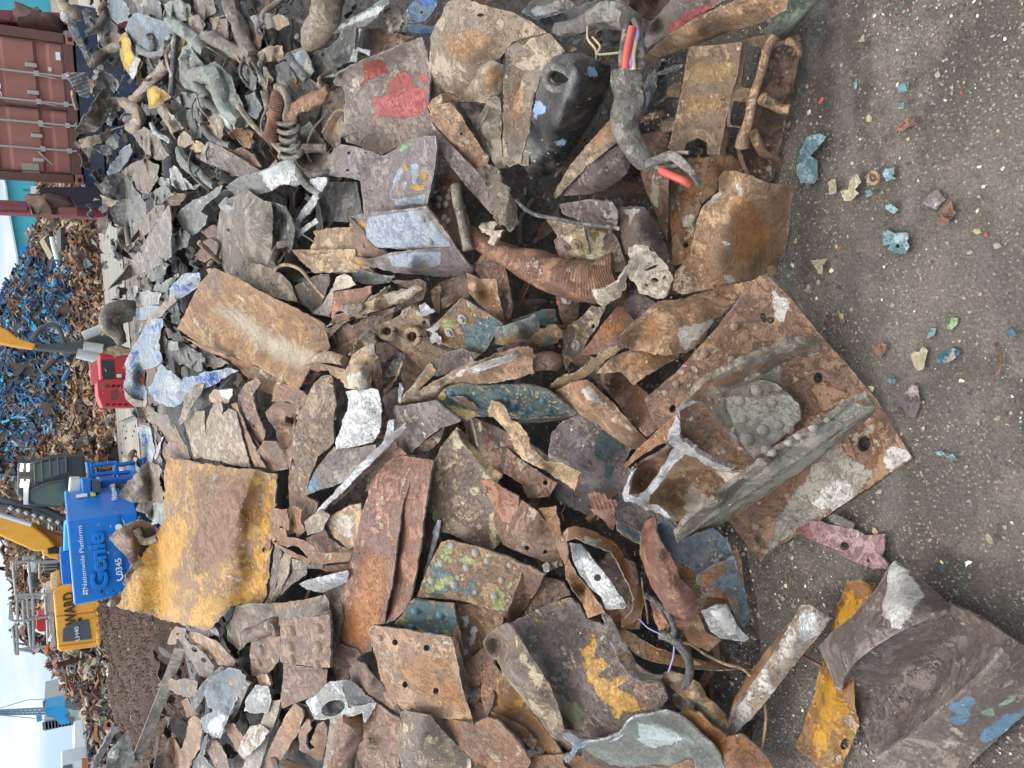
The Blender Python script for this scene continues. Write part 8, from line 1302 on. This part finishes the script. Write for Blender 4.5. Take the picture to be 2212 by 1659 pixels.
def lump(name,lab,cat,mat,poly,Y,depth,amp=.10,parent=None,seed=0):
    """rounded mass of real depth whose outline is poly"""
    q=np.array(poly,float); B=[]
    for a,b in zip(q,np.roll(q,-1,0)):
        n=max(1,int(np.hypot(*(b-a))/5)); B+= [a+(b-a)*k/n for k in range(n)]
    B=np.array(B); c=B.mean(0); V=[]; F=[]; rings=[(1,0),(.94,.32),(.8,.6),(.55,.85),(.25,.97)]; n=len(B)
    for sgn in (-1,1):
        for s,h in rings:
            for b in B:
                xy=c+(b-c)*s; p=P(xy[0],xy[1],Y); p=p+Vector((0,sgn*h*depth/2,0)); w=noise.fractal(Vector((p.x*3,p.y*3+seed,p.z*3)),.7,2,3)*amp; V.append(p+Vector((w*.5,w*sgn,w)))
        V.append(P(c[0],c[1],Y)+Vector((0,sgn*depth/2,0)))
    m_=5*n+1
    for s in range(2):
        o_=s*m_
        for r in range(4):
            for i in range(n):
                f=(o_+r*n+i,o_+r*n+(i+1)%n,o_+(r+1)*n+(i+1)%n,o_+(r+1)*n+i); F.append(f if s else f[::-1])
        for i in range(n): f=(o_+4*n+i,o_+4*n+(i+1)%n,o_+5*n); F.append(f if s else f[::-1])
    for i in range(n): F.append((i,(i+1)%n,m_+(i+1)%n,m_+i))
    loc=sum(V,Vector())/len(V); return tag(link(name,mesh(name,[v-loc for v in V],F,None,True,60),mat,parent,loc),lab,cat)
lump('mud_clod','brown muddy clod on the maroon post left of the container','clod','mud_brown',[(60,424),(105,423),(158,430),(157,442),(112,447),(112,462),(62,461)],14.1,.5)
lump('mud_clod','brown muddy clod on the maroon post right of the container','clod','mud_brown',[(37,12),(82,19),(87,37),(139,50),(137,75),(62,62),(37,55)],14.1,.5,seed=3)
# ================================================================ teal shed and things in front of it
g=G('teal_building','turquoise clad building topped by an added white strip standing for bright sky','building',tuple(P(200,300,62)[:2])+(0,))
zt1,zt0=P(12,401,62).z,P(47,640,62).z
pl=[P(-70,-160,62),P(8,380,62),P(14,401,62),P(22,461,62),P(38,548,62),P(42,589,62),P(48,660,62)]
pl=pl+[Vector((pl[-1].x,62,0)),Vector((pl[0].x,62,0))]
prism('wall',None,None,'teal_wall',pl,Vector((0,14,0)),g)
slab('sky_strip',None,None,'white_wall',[(-74,-160),(4,380),(10,401),(18,461),(34,548),(38,589),(44,660),(48,660),(42,589),(38,548),(22,461),(14,401),(8,380),(-70,-160)],61.6,14.5,g)  # added strip, its white stands in for the bright sky above the wall
for yy in (412,428): 
    a=P(70,yy,61.9); boxm('seam',None,None,'teal_dark',(a.x,61.95,.5),(a.x+.12,61.99,zt1-1),g)
slab('door_panel',None,None,'white_wall',[(66,402),(84,402),(84,423),(66,423)],61.7,.2,g)
g=G('vent_pipe','white horizontal pipe with lamp bracket in front of the turquoise wall','pipe',tuple(P(95,490,58))) 
a=P(87,463,58);b=P(98,540,58); rod('pipe_run',None,None,'white_wall',[a,(a+b)/2,b],.22,g)
slab('lamp_housing',None,None,'white_wall',[(77,495),(82,494),(83,520),(77,518)],57.8,.4,g,bev=.05)
slab('bracket_arm',None,None,'white_wall',[(82,505),(90,506),(90,509),(82,509)],57.8,.3,g)
rod('yard_lamp','glowing warm yard lamp on the far blue hoarding','lamp','lamp_glow',[P(101,507,45),P(105,511,45)],.16,None,seg=12)
g=G('blue_hoarding','bright blue steps and grey green frame by the turquoise building','structure frame',tuple(P(60,550,50)))
slab('blue_panel',None,None,'bright_blue',[(42,527),(60,531),(60,545),(43,543)],50,.6,g); slab('blue_panel',None,None,'bright_blue',[(43,546),(60,548),(60,574),(44,572)],50,.6,g)
slab('green_panel',None,None,'teal_dark',[(61,529),(79,530),(82,575),(62,575)],50.2,.6,g); rod('pole_strut',None,None,'steel_grey',[P(78,530,49.9),P(84,562,49.9)],.1,g)
rod('pale_pole','pale leaning pole at the end of the brown scrap mound','pole','white_wall',[P(112,512,30),P(118,540,30),P(124,560,30)],.08)
# ================================================================ excavator arm with grab
g=G('grab_excavator','orange yellow digger arm holding a dark scrap grab over the blue pile','excavator',tuple(P(60,740,24)))
slab('arm',None,None,'ex_yellow',[(-60,690),(0,705),(18,714),(37,729),(55,736),(78,743),(72,754),(37,749),(0,742),(-60,738)],24,.5,g,bev=.05)
slab('grab_stem',None,None,'grey_hose',[(72,743),(120,742),(165,737),(190,728),(210,724),(285,726),(290,752),(210,758),(150,760),(110,757),(75,754)],24.1,.6,g,bev=.06)
rod('hydraulic_hose',None,None,'grey_hose',[P(70,733,24),P(90,708,24),P(115,702,24),P(130,715,24),P(138,742,24)],.06,g,n=20)
for a,b,c in (((180,726),(222,709),.13),((180,749),(222,755),.16),((166,763),(214,775),.15)): rod('grab_cylinder',None,None,'pale_grey',[P(*a,23.8),P(*b,23.8)],c,g,n=8)
# ================================================================ red generator
YR=18
g=G('red_generator','red machine box with an open pink lid and vents','generator',tuple(P(270,820,YR)[:2])+(0,))
slab('front_panel',None,None,'gen_red',[(215,766),(330,765),(330,822),(218,821)],YR,1.1,g,bev=.02)
slab('side_body',None,None,'gen_red',[(209,822),(221,820),(330,815),(330,880),(221,880),(211,855)],YR-.1,1.3,g,bev=.02)
slab('top_edge',None,None,'gen_red',[(215,763),(330,762),(330,766),(215,767)],YR-.06,.05,g)
slab('open_lid',None,None,'gen_pink',[(193,786),(210,777),(214,826),(197,833)],YR+.1,.06,g,bev=.01)
slab('dark_window',None,None,'cab_dark',[(218,778),(245,778),(248,818),(221,819)],YR-.02,.05,g)
for i in range(3):
    for r,(xx) in enumerate((228,232)):
        pass
for i in range(4): slab('vent',None,None,'black',[(228+i*13,831),(236+i*13,831),(236+i*13,836),(228+i*13,837)],YR-.11,.05,g)
for i in range(4): slab('vent',None,None,'black',[(229+i*13,872),(236+i*13,871),(236+i*13,875),(229+i*13,876)],YR-.11,.05,g)
slab('label_plate',None,None,'container_dark',[(239,845),(253,842),(254,862),(240,865)],YR-.11,.03,g)
slab('knob_block',None,None,'cream',[(252,808),(264,807),(264,816),(253,817)],YR-.06,.15,g,bev=.02)
# ================================================================ yellow excavator
YE=30
g=G('yellow_excavator','yellow material handler with grey railings and dark cab','excavator',tuple(P(250,1330,YE)[:2])+(0,))
slab('engine_house',None,None,'ex_yellow',[(114,1279),(129,1268),(160,1255),(214,1250),(218,1389),(212,1398),(130,1409),(124,1402)],YE,3.2,g,bev=.12)
slab('front_housing',None,None,'ex_pale',[(109,1266),(109,1248),(114,1239),(129,1232),(134,1262),(114,1277)],YE+.3,2.2,g,bev=.06)
slab('counterweight_lip',None,None,'ex_yellow',[(209,1300),(217,1300),(219,1389),(214,1396),(208,1390)],YE-.12,.11,g,bev=.04)
slab('side_grille',None,None,'panel_grey',[(136,1359),(150,1349),(175,1341),(191,1338),(198,1381),(135,1387)],YE-.05,.1,g,bev=.02)
label_text('WARD','letter_dark',g,164.5,1346,141,1275,YE,-.06,.01,bold=.012)
label_text('LH40','white_letter',g,172,1382,162.5,1352,YE,-.09,.01)
label_text('WARD','white_letter',g,125.5,1274,117,1243,YE+.3,-.06,.01)
for a,b in (((121,1332),(204,1322)),((127,1396),(208,1386))): rod('panel_seam',None,None,'ex_orange',[P(*a,YE-.01),P(*b,YE-.01)],.012,g)
slab('latch',None,None,'black',[(168,1336),(176,1335),(176,1341),(169,1342)],YE-.04,.05,g)
slab('lower_frame',None,None,'cab_dark',[(205,1200),(330,1190),(330,1390),(220,1385),(216,1300)],YE+.6,2.0,g)
slab('roof_deck',None,None,'pale_grey',[(97,1283),(115,1280),(117,1320),(101,1323)],YE+.2,2.4,g,bev=.03); slab('roof_deck',None,None,'pale_grey',[(104,1335),(117,1334),(121,1393),(110,1395)],YE+.2,2.4,g,bev=.03)
for s in ("30,1216 90,1210","30,1216 28,1222 34,1285 98,1282","62,1214 68,1285","44,1296 22,1300 26,1340 38,1342","22,1300 20,1335 26,1341","37,1288 38,1340","58,1288 62,1335","71,1286 72,1330","34,1346 27,1354 32,1402 72,1408","62,1342 67,1400","72,1340 72,1405","36,1348 38,1415","98,1290 100,1328","102,1338 104,1392","38,1403 102,1396","58,1284 58,1292","96,1283 35,1287","38,1342 104,1332","32,1404 34,1414","75,1215 128,1212","86,1212 86,1250","50,1296 52,1345","96,1290 40,1291"):
    q=[P(*[float(v) for v in t.split(',')],YE+.1) for t in s.split()]; rod('railing',None,None,'steel_grey',q,.045,g)
slab('fuel_tank',None,None,'tank_red',[(78,1332),(84,1328),(103,1328),(104,1350),(101,1364),(84,1366),(77,1358)],YE+.6,.9,g,bev=.15)
slab('filter_cover',None,None,'white_wall',[(58,1228),(67,1212),(80,1213),(82,1222),(72,1245),(60,1240)],YE+.8,.7,g,bev=.1)
rod('exhaust',None,None,'grey_hose',[P(84,1262,YE+.6),P(74,1262,YE+.6),P(70,1250,YE+.6),P(76,1240,YE+.6)],.16,g,n=14)
slab('air_intake',None,None,'grey_hose',[(95,1203),(125,1200),(127,1232),(112,1238),(96,1240)],YE+.7,1.2,g,bev=.05)
for y_ in (1206,1212,1218,1224,1230): 
    a=P(96,y_,YE+.66);b=P(124,y_-2,YE+.66); rod('intake_rib',None,None,'steel_grey',[a,b],.03,g)
slab('top_rail_pad',None,None,'steel_grey',[(47,1208),(50,1203),(78,1200),(80,1205),(50,1212)],YE,.3,g,bev=.04)
for px,py in ((92,1272),(91,1287),(107,1377)): rod('work_lamp',None,None,'white_letter',[P(px,py,YE-.1),P(px+4,py+1,YE-.1)],.12,g)
rod('beacon',None,None,'orange_lamp',[P(97,1402,YE),P(104,1402,YE)],.13,g)
rod('beacon',None,None,'orange_lamp',[P(152,1264,YE-.1),P(157,1265,YE-.1)],.13,g)
YB=27
cab=slab('cab',None,None,'cab_dark',[(38,998),(75,999),(105,988),(182,984),(186,1028),(176,1035),(180,1080),(144,1090),(125,1097),(62,1093),(36,1068)],YB,2.0,g,bev=.08)
slab('windscreen',None,None,'cab_glass',[(66,1058),(92,1048),(140,1040),(148,1066),(134,1093),(80,1089),(66,1080)],YB-.03,.05,cab)
slab('side_glass',None,None,'cab_glass',[(75,1003),(142,990),(144,1020),(120,1028),(78,1042),(72,1030)],YB-.03,.05,cab)
for s in ("74,1000 76,1045","142,986 144,1022","66,1060 100,1044 142,1036","90,995 92,1040","40,1000 60,1002 104,990","108,990 110,1030","125,988 127,1026"): rod('guard_bar',None,None,'grey_hose',[P(*[float(v) for v in t.split(',')],YB-.08) for t in s.split()],.03,cab)
slab('roof_light_bar',None,None,'white_wall',[(51,1040),(63,1040),(61,1090),(51,1090)],YB-.2,.15,cab,bev=.02)
for px,py in ((44,1010),(58,1010),(44,1044),(57,1044)): rod('work_lamp',None,None,'lamp_glow',[P(px,py,YB-.3),P(px+5,py,YB-.3)],.12,cab)
slab('boom',None,None,'ex_yellow',[(-80,1080),(0,1113),(69,1133),(105,1162),(121,1181),(102,1192),(73,1191),(17,1166),(-80,1120)],YB+1.0,.7,g,bev=.08)
slab('boom_underside_shade',None,None,'ex_orange',[(69,1133),(100,1148),(134,1160),(136,1192),(122,1183),(105,1162)],YB+1.3,.8,g)  # darker orange puts the shading low on the boom into colour
rod('boom_edge',None,None,'white_wall',[P(-40,1100,YB+.9),P(10,1115,YB+.9),P(68,1133,YB+.9)],.07,g)
for s,r_ in (("-40,1070 40,1088 100,1102 146,1125",.1),("-40,1085 40,1100 100,1118 140,1138",.09),("10,1092 60,1108 120,1128",.1),("70,1100 120,1118 146,1118",.1)): rod('boom_hose',None,None,'grey_hose',[P(*[float(v) for v in t.split(',')],YB+.6) for t in s.split()],r_,g,n=16)
for k in range(7): rod('hose_clamp',None,None,'galv',[P(20+k*17,1094+k*5,YB+.35),P(26+k*17,1100+k*5,YB+.35)],.06,g)
slab('boom_foot',None,None,'ex_yellow',[(92,1186),(128,1190),(128,1210),(110,1206),(90,1196)],YB+1.6,.8,g,bev=.05)
slab('boom_pin',None,None,'black',[(102,1186),(121,1183),(133,1190),(131,1196),(104,1197)],YB+.9,.3,g,bev=.02)
# ================================================================ blue lift
YL=15
g=G('boom_lift','bright blue access lift with white lettering on its rear cowl','access lift',tuple(P(300,1200,YL)[:2])+(0,))
pl=P(166,1309,YL);pm=P(160,1127,YL);pr=P(158,1064,YL+1.1); zt_=P(152,1220,YL).z; zb_=.55
V=[(pl.x,YL+.06),(pl.x+.05,YL),(pm.x,YL-.02),(pr.x,YL+1.1),(pr.x,YL+1.9),(pl.x,YL+1.9)]
def plan(name,mat,pts2,z0,z1,par,bev=.05):
    n=len(pts2); vv=[Vector((x,y,z0)) for x,y in pts2]+[Vector((x,y,z1)) for x,y in pts2]; loc=sum(vv,Vector())/len(vv)
    F=[tuple(range(n)),tuple(range(2*n-1,n-1,-1))]+[(i,i+n,(i+1)%n+n,(i+1)%n) for i in range(n)]
    a=sum((pts2[i][0]*pts2[(i+1)%n][1]-pts2[(i+1)%n][0]*pts2[i][1]) for i in range(n))
    if a>0: F=[f[::-1] for f in F]
    me=mesh(name,[v-loc for v in vv],F,None,False); o=link(name,me,mat,par,loc); b=o.modifiers.new('Bevel','BEVEL'); b.width=bev; b.segments=3; b.limit_method='ANGLE'; me.polygons.foreach_set('use_smooth',np.ones(len(me.polygons),bool)); me.set_sharp_from_angle(angle=radians(30)); b.harden_normals=True; return o
cowl=plan('cowl','lift_blue',V,zb_,zt_,g,.06)
zband=P(258,1150,YL).z
plan('cowl_band','lift_dark',[(x+(-.005 if x<-1 else .004),y-.012) for x,y in V[:4]]+[(pr.x,YL+1.2),(pl.x,YL+1.2)],zband-.04,zband+.02,g,.004)
# lettering
label_text('Nationwide Platforms','white_letter',g,188.5,1271,178.5,1133,YL,-.05,.004)
c=P(184.5,1278,YL)
for k in range(4): 
    a=k*pi/2+.5; d=.032; rod('emblem',None,None,'white_letter',[(c.x+cos(a)*d*.3-sin(a)*d*.5,YL-.05,c.z+sin(a)*d*.3+cos(a)*d*.5),(c.x+cos(a)*d*1.5,YL-.05,c.z+sin(a)*d*1.5)],.012,g,seg=6)
o=label_text('Genie','lift_blue',g,233,1268,199,1146,YL,-.05,.016,bold=.008,name='embossed_badge',bd=.008)
label_text('0345','white_letter',g,264,1240,250.5,1204,YL,-.05,.004,bold=.002)
c=P(258,1245,YL); rod('handset_mark',None,None,'white_letter',[(c.x-.05,YL-.05,c.z+.045),(c.x-.055,YL-.05,c.z-.01),(c.x-.01,YL-.05,c.z-.05),(c.x+.04,YL-.05,c.z-.045)],.016,g,n=10)
c=P(256,1138,YL); rod('round_mark',None,None,'white_letter',[(c.x,YL-.05,c.z),(c.x,YL-.03,c.z)],.055,g,seg=18)
ang=math.atan2(1.12,pr.x-pm.x)
def on_side(px,py,off=.03):
    t=(py-1127)/(1064-1127); 
    return Vector((pm.x+(pr.x-pm.x)*t+off*sin(ang),YL-.02+1.12*t-off*cos(ang),0))
b=on_side(0,1099,.05); z_=P(257,1099,YL+.4).z; o=text('lettering','Nationwide','white_letter',(b.x,b.y,z_),.15,g,None,.004,(pi/2,0,ang)); bpy.context.view_layer.update(); o.scale=(1,1,1)
def quad_side(name,mat,y0,y1,x0_,x1_,par,off=.03):
    a=on_side(0,y0,off);b=on_side(0,y1,off); za=P(x0_,(y0+y1)/2,YL+.6).z; zb2=P(x1_,(y0+y1)/2,YL+.6).z; ex=Vector((-sin(ang),cos(ang),0))*.02
    return prism(name,None,None,mat,[Vector((a.x,a.y,zb2)),Vector((b.x,b.y,zb2)),Vector((b.x,b.y,za)),Vector((a.x,a.y,za))],ex,par)
quad_side('warning_label','sticker',1080,1071,197,208,g); quad_side('warning_label','sticker',1072,1066,210,218,g); quad_side('pale_label','white_letter',1079,1073,165,190,g)
slab('turret_cover',None,None,'lift_dark',[(128,1194),(153,1190),(157,1262),(134,1264)],YL+.9,.8,g,bev=.03)
slab('hose_cover',None,None,'lift_light',[(138,1136),(147,1130),(152,1190),(137,1192)],YL+.9,.8,g,bev=.03)
slab('beige_box',None,None,'cream',[(151,1036),(176,1036),(176,1075),(146,1092)],YL+1.4,1,g,bev=.03)
slab('control_box',None,None,'lift_blue',[(175,1034),(198,1034),(198,1070),(178,1070)],YL+1.0,.5,g,bev=.03)
slab('black_box',None,None,'panel_grey',[(199,1038),(216,1038),(216,1064),(200,1064)],YL+.9,.4,g)
slab('turntable',None,None,'lift_dark',[(216,1036),(330,1030),(330,1075),(218,1065)],YL+1.3,1.6,g,bev=.04)
slab('chassis',None,None,'lift_dark',[(290,1010),(345,1005),(345,1290),(292,1290)],YL+.8,2.0,g)
for s in ("189,998 195,1035","197,1006 240,1000 262,1004 310,993","197,1027 240,1022 262,1022 305,1016","249,996 254,1035","251,996 246,1036","196,998 200,1034","309,988 312,1025"): rod('basket_rail',None,None,'lift_blue',[P(*[float(v) for v in t.split(',')],YL+2.0) for t in s.split()],.045,g)
slab('basket_panel',None,None,'lift_blue',[(286,1000),(308,993),(312,1030),(290,1036)],YL+2.0,.3,g)
for xx in (pl.x+.1,pr.x-.3): rod('wheel',None,None,'black',[(xx,YL+1.2,.42),(xx+.35,YL+1.2,.42)],.42,g,seg=24)
lump('tarp_bundle','grey bundle behind the blue basket rails','bundle','dusty_dark',[(255,1010),(270,985),(290,970),(300,985),(298,1005),(285,1030),(262,1035)],19,.8)
# ================================================================ far skyline
g=G('tower_block','pale tower block with dark windows on the skyline','building',tuple(P(180,1420,300)[:2])+(0,))
slab('tower_body',None,None,'flat_wall',[(95,1427),(97,1403),(138,1410),(190,1420),(190,1440),(100,1440)][0:0]+[(96,1510),(96,1580),(150,1566),(195,1560),(195,1500),(140,1499)],300,20,g) 
for k in range(9):
    a=P(104+k*7,1575-k*1.2,299.5); boxm('window',None,None,'flat_dark',(a.x,299.6,a.z),(a.x+2.6,299.95,a.z+1.5),g)
for k in range(6):
    a=P(103+k*6,1512-k*1.2,299.5); boxm('window',None,None,'flat_dark',(a.x-3,299.6,a.z),(a.x,299.95,a.z+1.5),g)
for k in range(3):
    a=P(116+k*8,1517,299.5); boxm('window',None,None,'flat_dark',(a.x-2,299.6,a.z),(a.x,299.95,a.z+1.7),g)
g=G('dock_crane','blue dock crane with a tall lattice jib','crane',tuple(P(180,1540,260)[:2])+(0,))
slab('machine_house',None,None,'crane_blue',[(98,1530),(142,1522),(148,1536),(140,1545),(152,1562),(130,1566),(118,1552),(100,1548)],260,9,g)
slab('jib_foot',None,None,'crane_blue',[(78,1550),(88,1548),(90,1558),(80,1560)],260,4,g)
for s in ("-30,1536 98,1530","-30,1544 98,1542"," -30,1540 98,1536"): rod('jib_chord',None,None,'crane_grey',[P(*[float(v) for v in t.split(',')],258) for t in s.split()],.28,g)
for k in range(12): rod('jib_brace',None,None,'crane_grey',[P(-20+k*10,1536.3-k*.4,258),P(-15+k*10,1543.5,258),P(-10+k*10,1535.9-k*.4,258)],.16,g)
for s in ("-30,1538 60,1512 98,1510","-30,1542 75,1552","82,1554 100,1556"): rod('stay_cable',None,None,'crane_grey',[P(*[float(v) for v in t.split(',')],258) for t in s.split()],.1,g)
g=G('white_house','white low building with one dark window on the skyline','building',tuple(P(200,1615,150)[:2])+(0,))
slab('house_wall',None,None,'white_wall',[(162,1601),(180,1596),(192,1597),(192,1645),(166,1650),(165,1632),(158,1630)],150,10,g)
slab('window',None,None,'flat_dark',[(165,1618),(173,1617),(173,1627),(166,1628)],149.9,.3,g)
slab('white_shed','long white shed roof near the skyline','building','white_wall',[(177,1566),(184,1570),(190,1640),(182,1640),(180,1600)],170,12)
g=G('long_shed','long low shed with a dark roof edge by the scrap mounds','building',tuple(P(210,1600,90)[:2])+(0,))
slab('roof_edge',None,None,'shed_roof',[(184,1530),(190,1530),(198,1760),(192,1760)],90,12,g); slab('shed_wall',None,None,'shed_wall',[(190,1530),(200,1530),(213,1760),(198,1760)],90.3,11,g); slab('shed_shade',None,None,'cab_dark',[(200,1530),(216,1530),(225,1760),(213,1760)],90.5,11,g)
slab('grey_tank_hall','dark grey hall end beside the tower block','building','flat_dark',[(140,1496),(160,1497),(185,1510),(188,1532),(160,1534),(140,1528)],110,9)
g=G('parked_lorry','pale lorry cab parked at the lower left frame edge','lorry',tuple(P(170,1680,60)[:2])+(0,))
slab('lorry_cab',None,None,'white_wall',[(132,1650),(178,1640),(190,1640),(190,1720),(132,1720)],60,2.4,g,bev=.1); slab('lorry_window',None,None,'cab_glass',[(136,1655),(155,1651),(162,1690),(136,1690)],59.95,.1,g); slab('lorry_trim',None,None,'ex_orange',[(177,1640),(188,1640),(188,1720),(177,1720)],59.9,.2,g)
lump('grey_boulder','grey rounded bundle beside the brown turnings','bundle','pale_grey',[(232,1455),(240,1448),(252,1452),(255,1472),(245,1490),(234,1480)],20,.8,amp=.1)
# ================================================================ camera, sky and sun
cam=bpy.data.cameras.new('camera'); co=bpy.data.objects.new('camera',cam); COL.objects.link(co); SC.camera=co
M=Matrix(((EX[0],EY[0],-_f[0],0),(EX[1],EY[1],-_f[1],0),(EX[2],EY[2],-_f[2],1.6),(0,0,0,1))); co.matrix_world=M
cam.sensor_width=36; cam.sensor_fit='HORIZONTAL'; cam.lens=FD/2212*36; cam.clip_start=.05; cam.clip_end=4000
SC.world=bpy.data.worlds.new('World'); w=SC.world; w.use_nodes=True; N=w.node_tree.nodes; L=w.node_tree.links; bg=N['Background']
sky=N.new('ShaderNodeTexSky'); sky.sky_type='NISHITA'; sky.sun_disc=False; sky.sun_elevation=radians(56); sky.sun_rotation=radians(-28); sky.air_density=1.1; sky.dust_density=1.2
tc=N.new('ShaderNodeTexCoord'); mp=N.new('ShaderNodeMapping'); mp.inputs['Scale'].default_value=(1,1,3.6); n=N.new('ShaderNodeTexNoise'); n.inputs['Scale'].default_value=2.3; n.inputs['Detail'].default_value=8; n.inputs['Roughness'].default_value=.52
L.new(tc.outputs['Generated'],mp.inputs[0]); L.new(mp.outputs[0],n.inputs['Vector'])
mr=N.new('ShaderNodeMapRange'); mr.inputs['From Min'].default_value=.36; mr.inputs['From Max'].default_value=.62; mr.inputs['To Min'].default_value=.85; mr.inputs['To Max'].default_value=.92; L.new(n.outputs['Fac'],mr.inputs['Value'])
mx=N.new('ShaderNodeMix'); mx.data_type='RGBA'; L.new(mr.outputs[0],mx.inputs[0]); L.new(sky.outputs[0],mx.inputs[6]); sz=N.new('ShaderNodeSeparateXYZ'); L.new(tc.outputs['Generated'],sz.inputs[0]); zr=N.new('ShaderNodeMapRange'); zr.inputs['From Min'].default_value=.25; zr.inputs['From Max'].default_value=.95; L.new(sz.outputs[2],zr.inputs['Value'])
zc=N.new('ShaderNodeMix'); zc.data_type='RGBA'; zc.inputs[6].default_value=(2.3,3.15,4.3,1); zc.inputs[7].default_value=(17,16.6,16,1); L.new(zr.outputs[0],zc.inputs[0])
n3=N.new('ShaderNodeTexNoise'); n3.inputs['Scale'].default_value=3.2; n3.inputs['Detail'].default_value=7; mp3=N.new('ShaderNodeMapping'); mp3.inputs['Scale'].default_value=(1,1,5); mp3.inputs['Location'].default_value=(3,1,0); L.new(tc.outputs['Generated'],mp3.inputs[0]); L.new(mp3.outputs[0],n3.inputs['Vector']); r3=N.new('ShaderNodeMapRange'); r3.inputs['From Min'].default_value=.46; r3.inputs['From Max'].default_value=.62; L.new(n3.outputs['Fac'],r3.inputs['Value']); c3=N.new('ShaderNodeMix'); c3.data_type='RGBA'; c3.inputs[6].default_value=(2.4,3.6,5.3,1); c3.inputs[7].default_value=(4.4,4.8,5.3,1); L.new(r3.outputs[0],c3.inputs[0]); L.new(c3.outputs[2],zc.inputs[6]); L.new(zc.outputs[2],mx.inputs[7])
L.new(mx.outputs[2],bg.inputs[0]); bg.inputs[1].default_value=.15
s=bpy.data.lights.new('sun','SUN'); s.energy=1.5; s.angle=radians(14); s.color=(1,.96,.9); so=bpy.data.objects.new('sun',s); COL.objects.link(so)
el=radians(56); az=radians(-28); d=Vector((sin(az)*cos(el),cos(az)*cos(el),sin(el))); so.rotation_euler=d.to_track_quat('Z','Y').to_euler(); so.location=(0,-5,20)
SC.view_settings.view_transform='Standard'; SC.view_settings.look='None'; SC.view_settings.gamma=1; SC.view_settings.exposure=EXPO
SC.cycles.max_bounces=5; SC.cycles.diffuse_bounces=3; SC.cycles.use_denoising=True
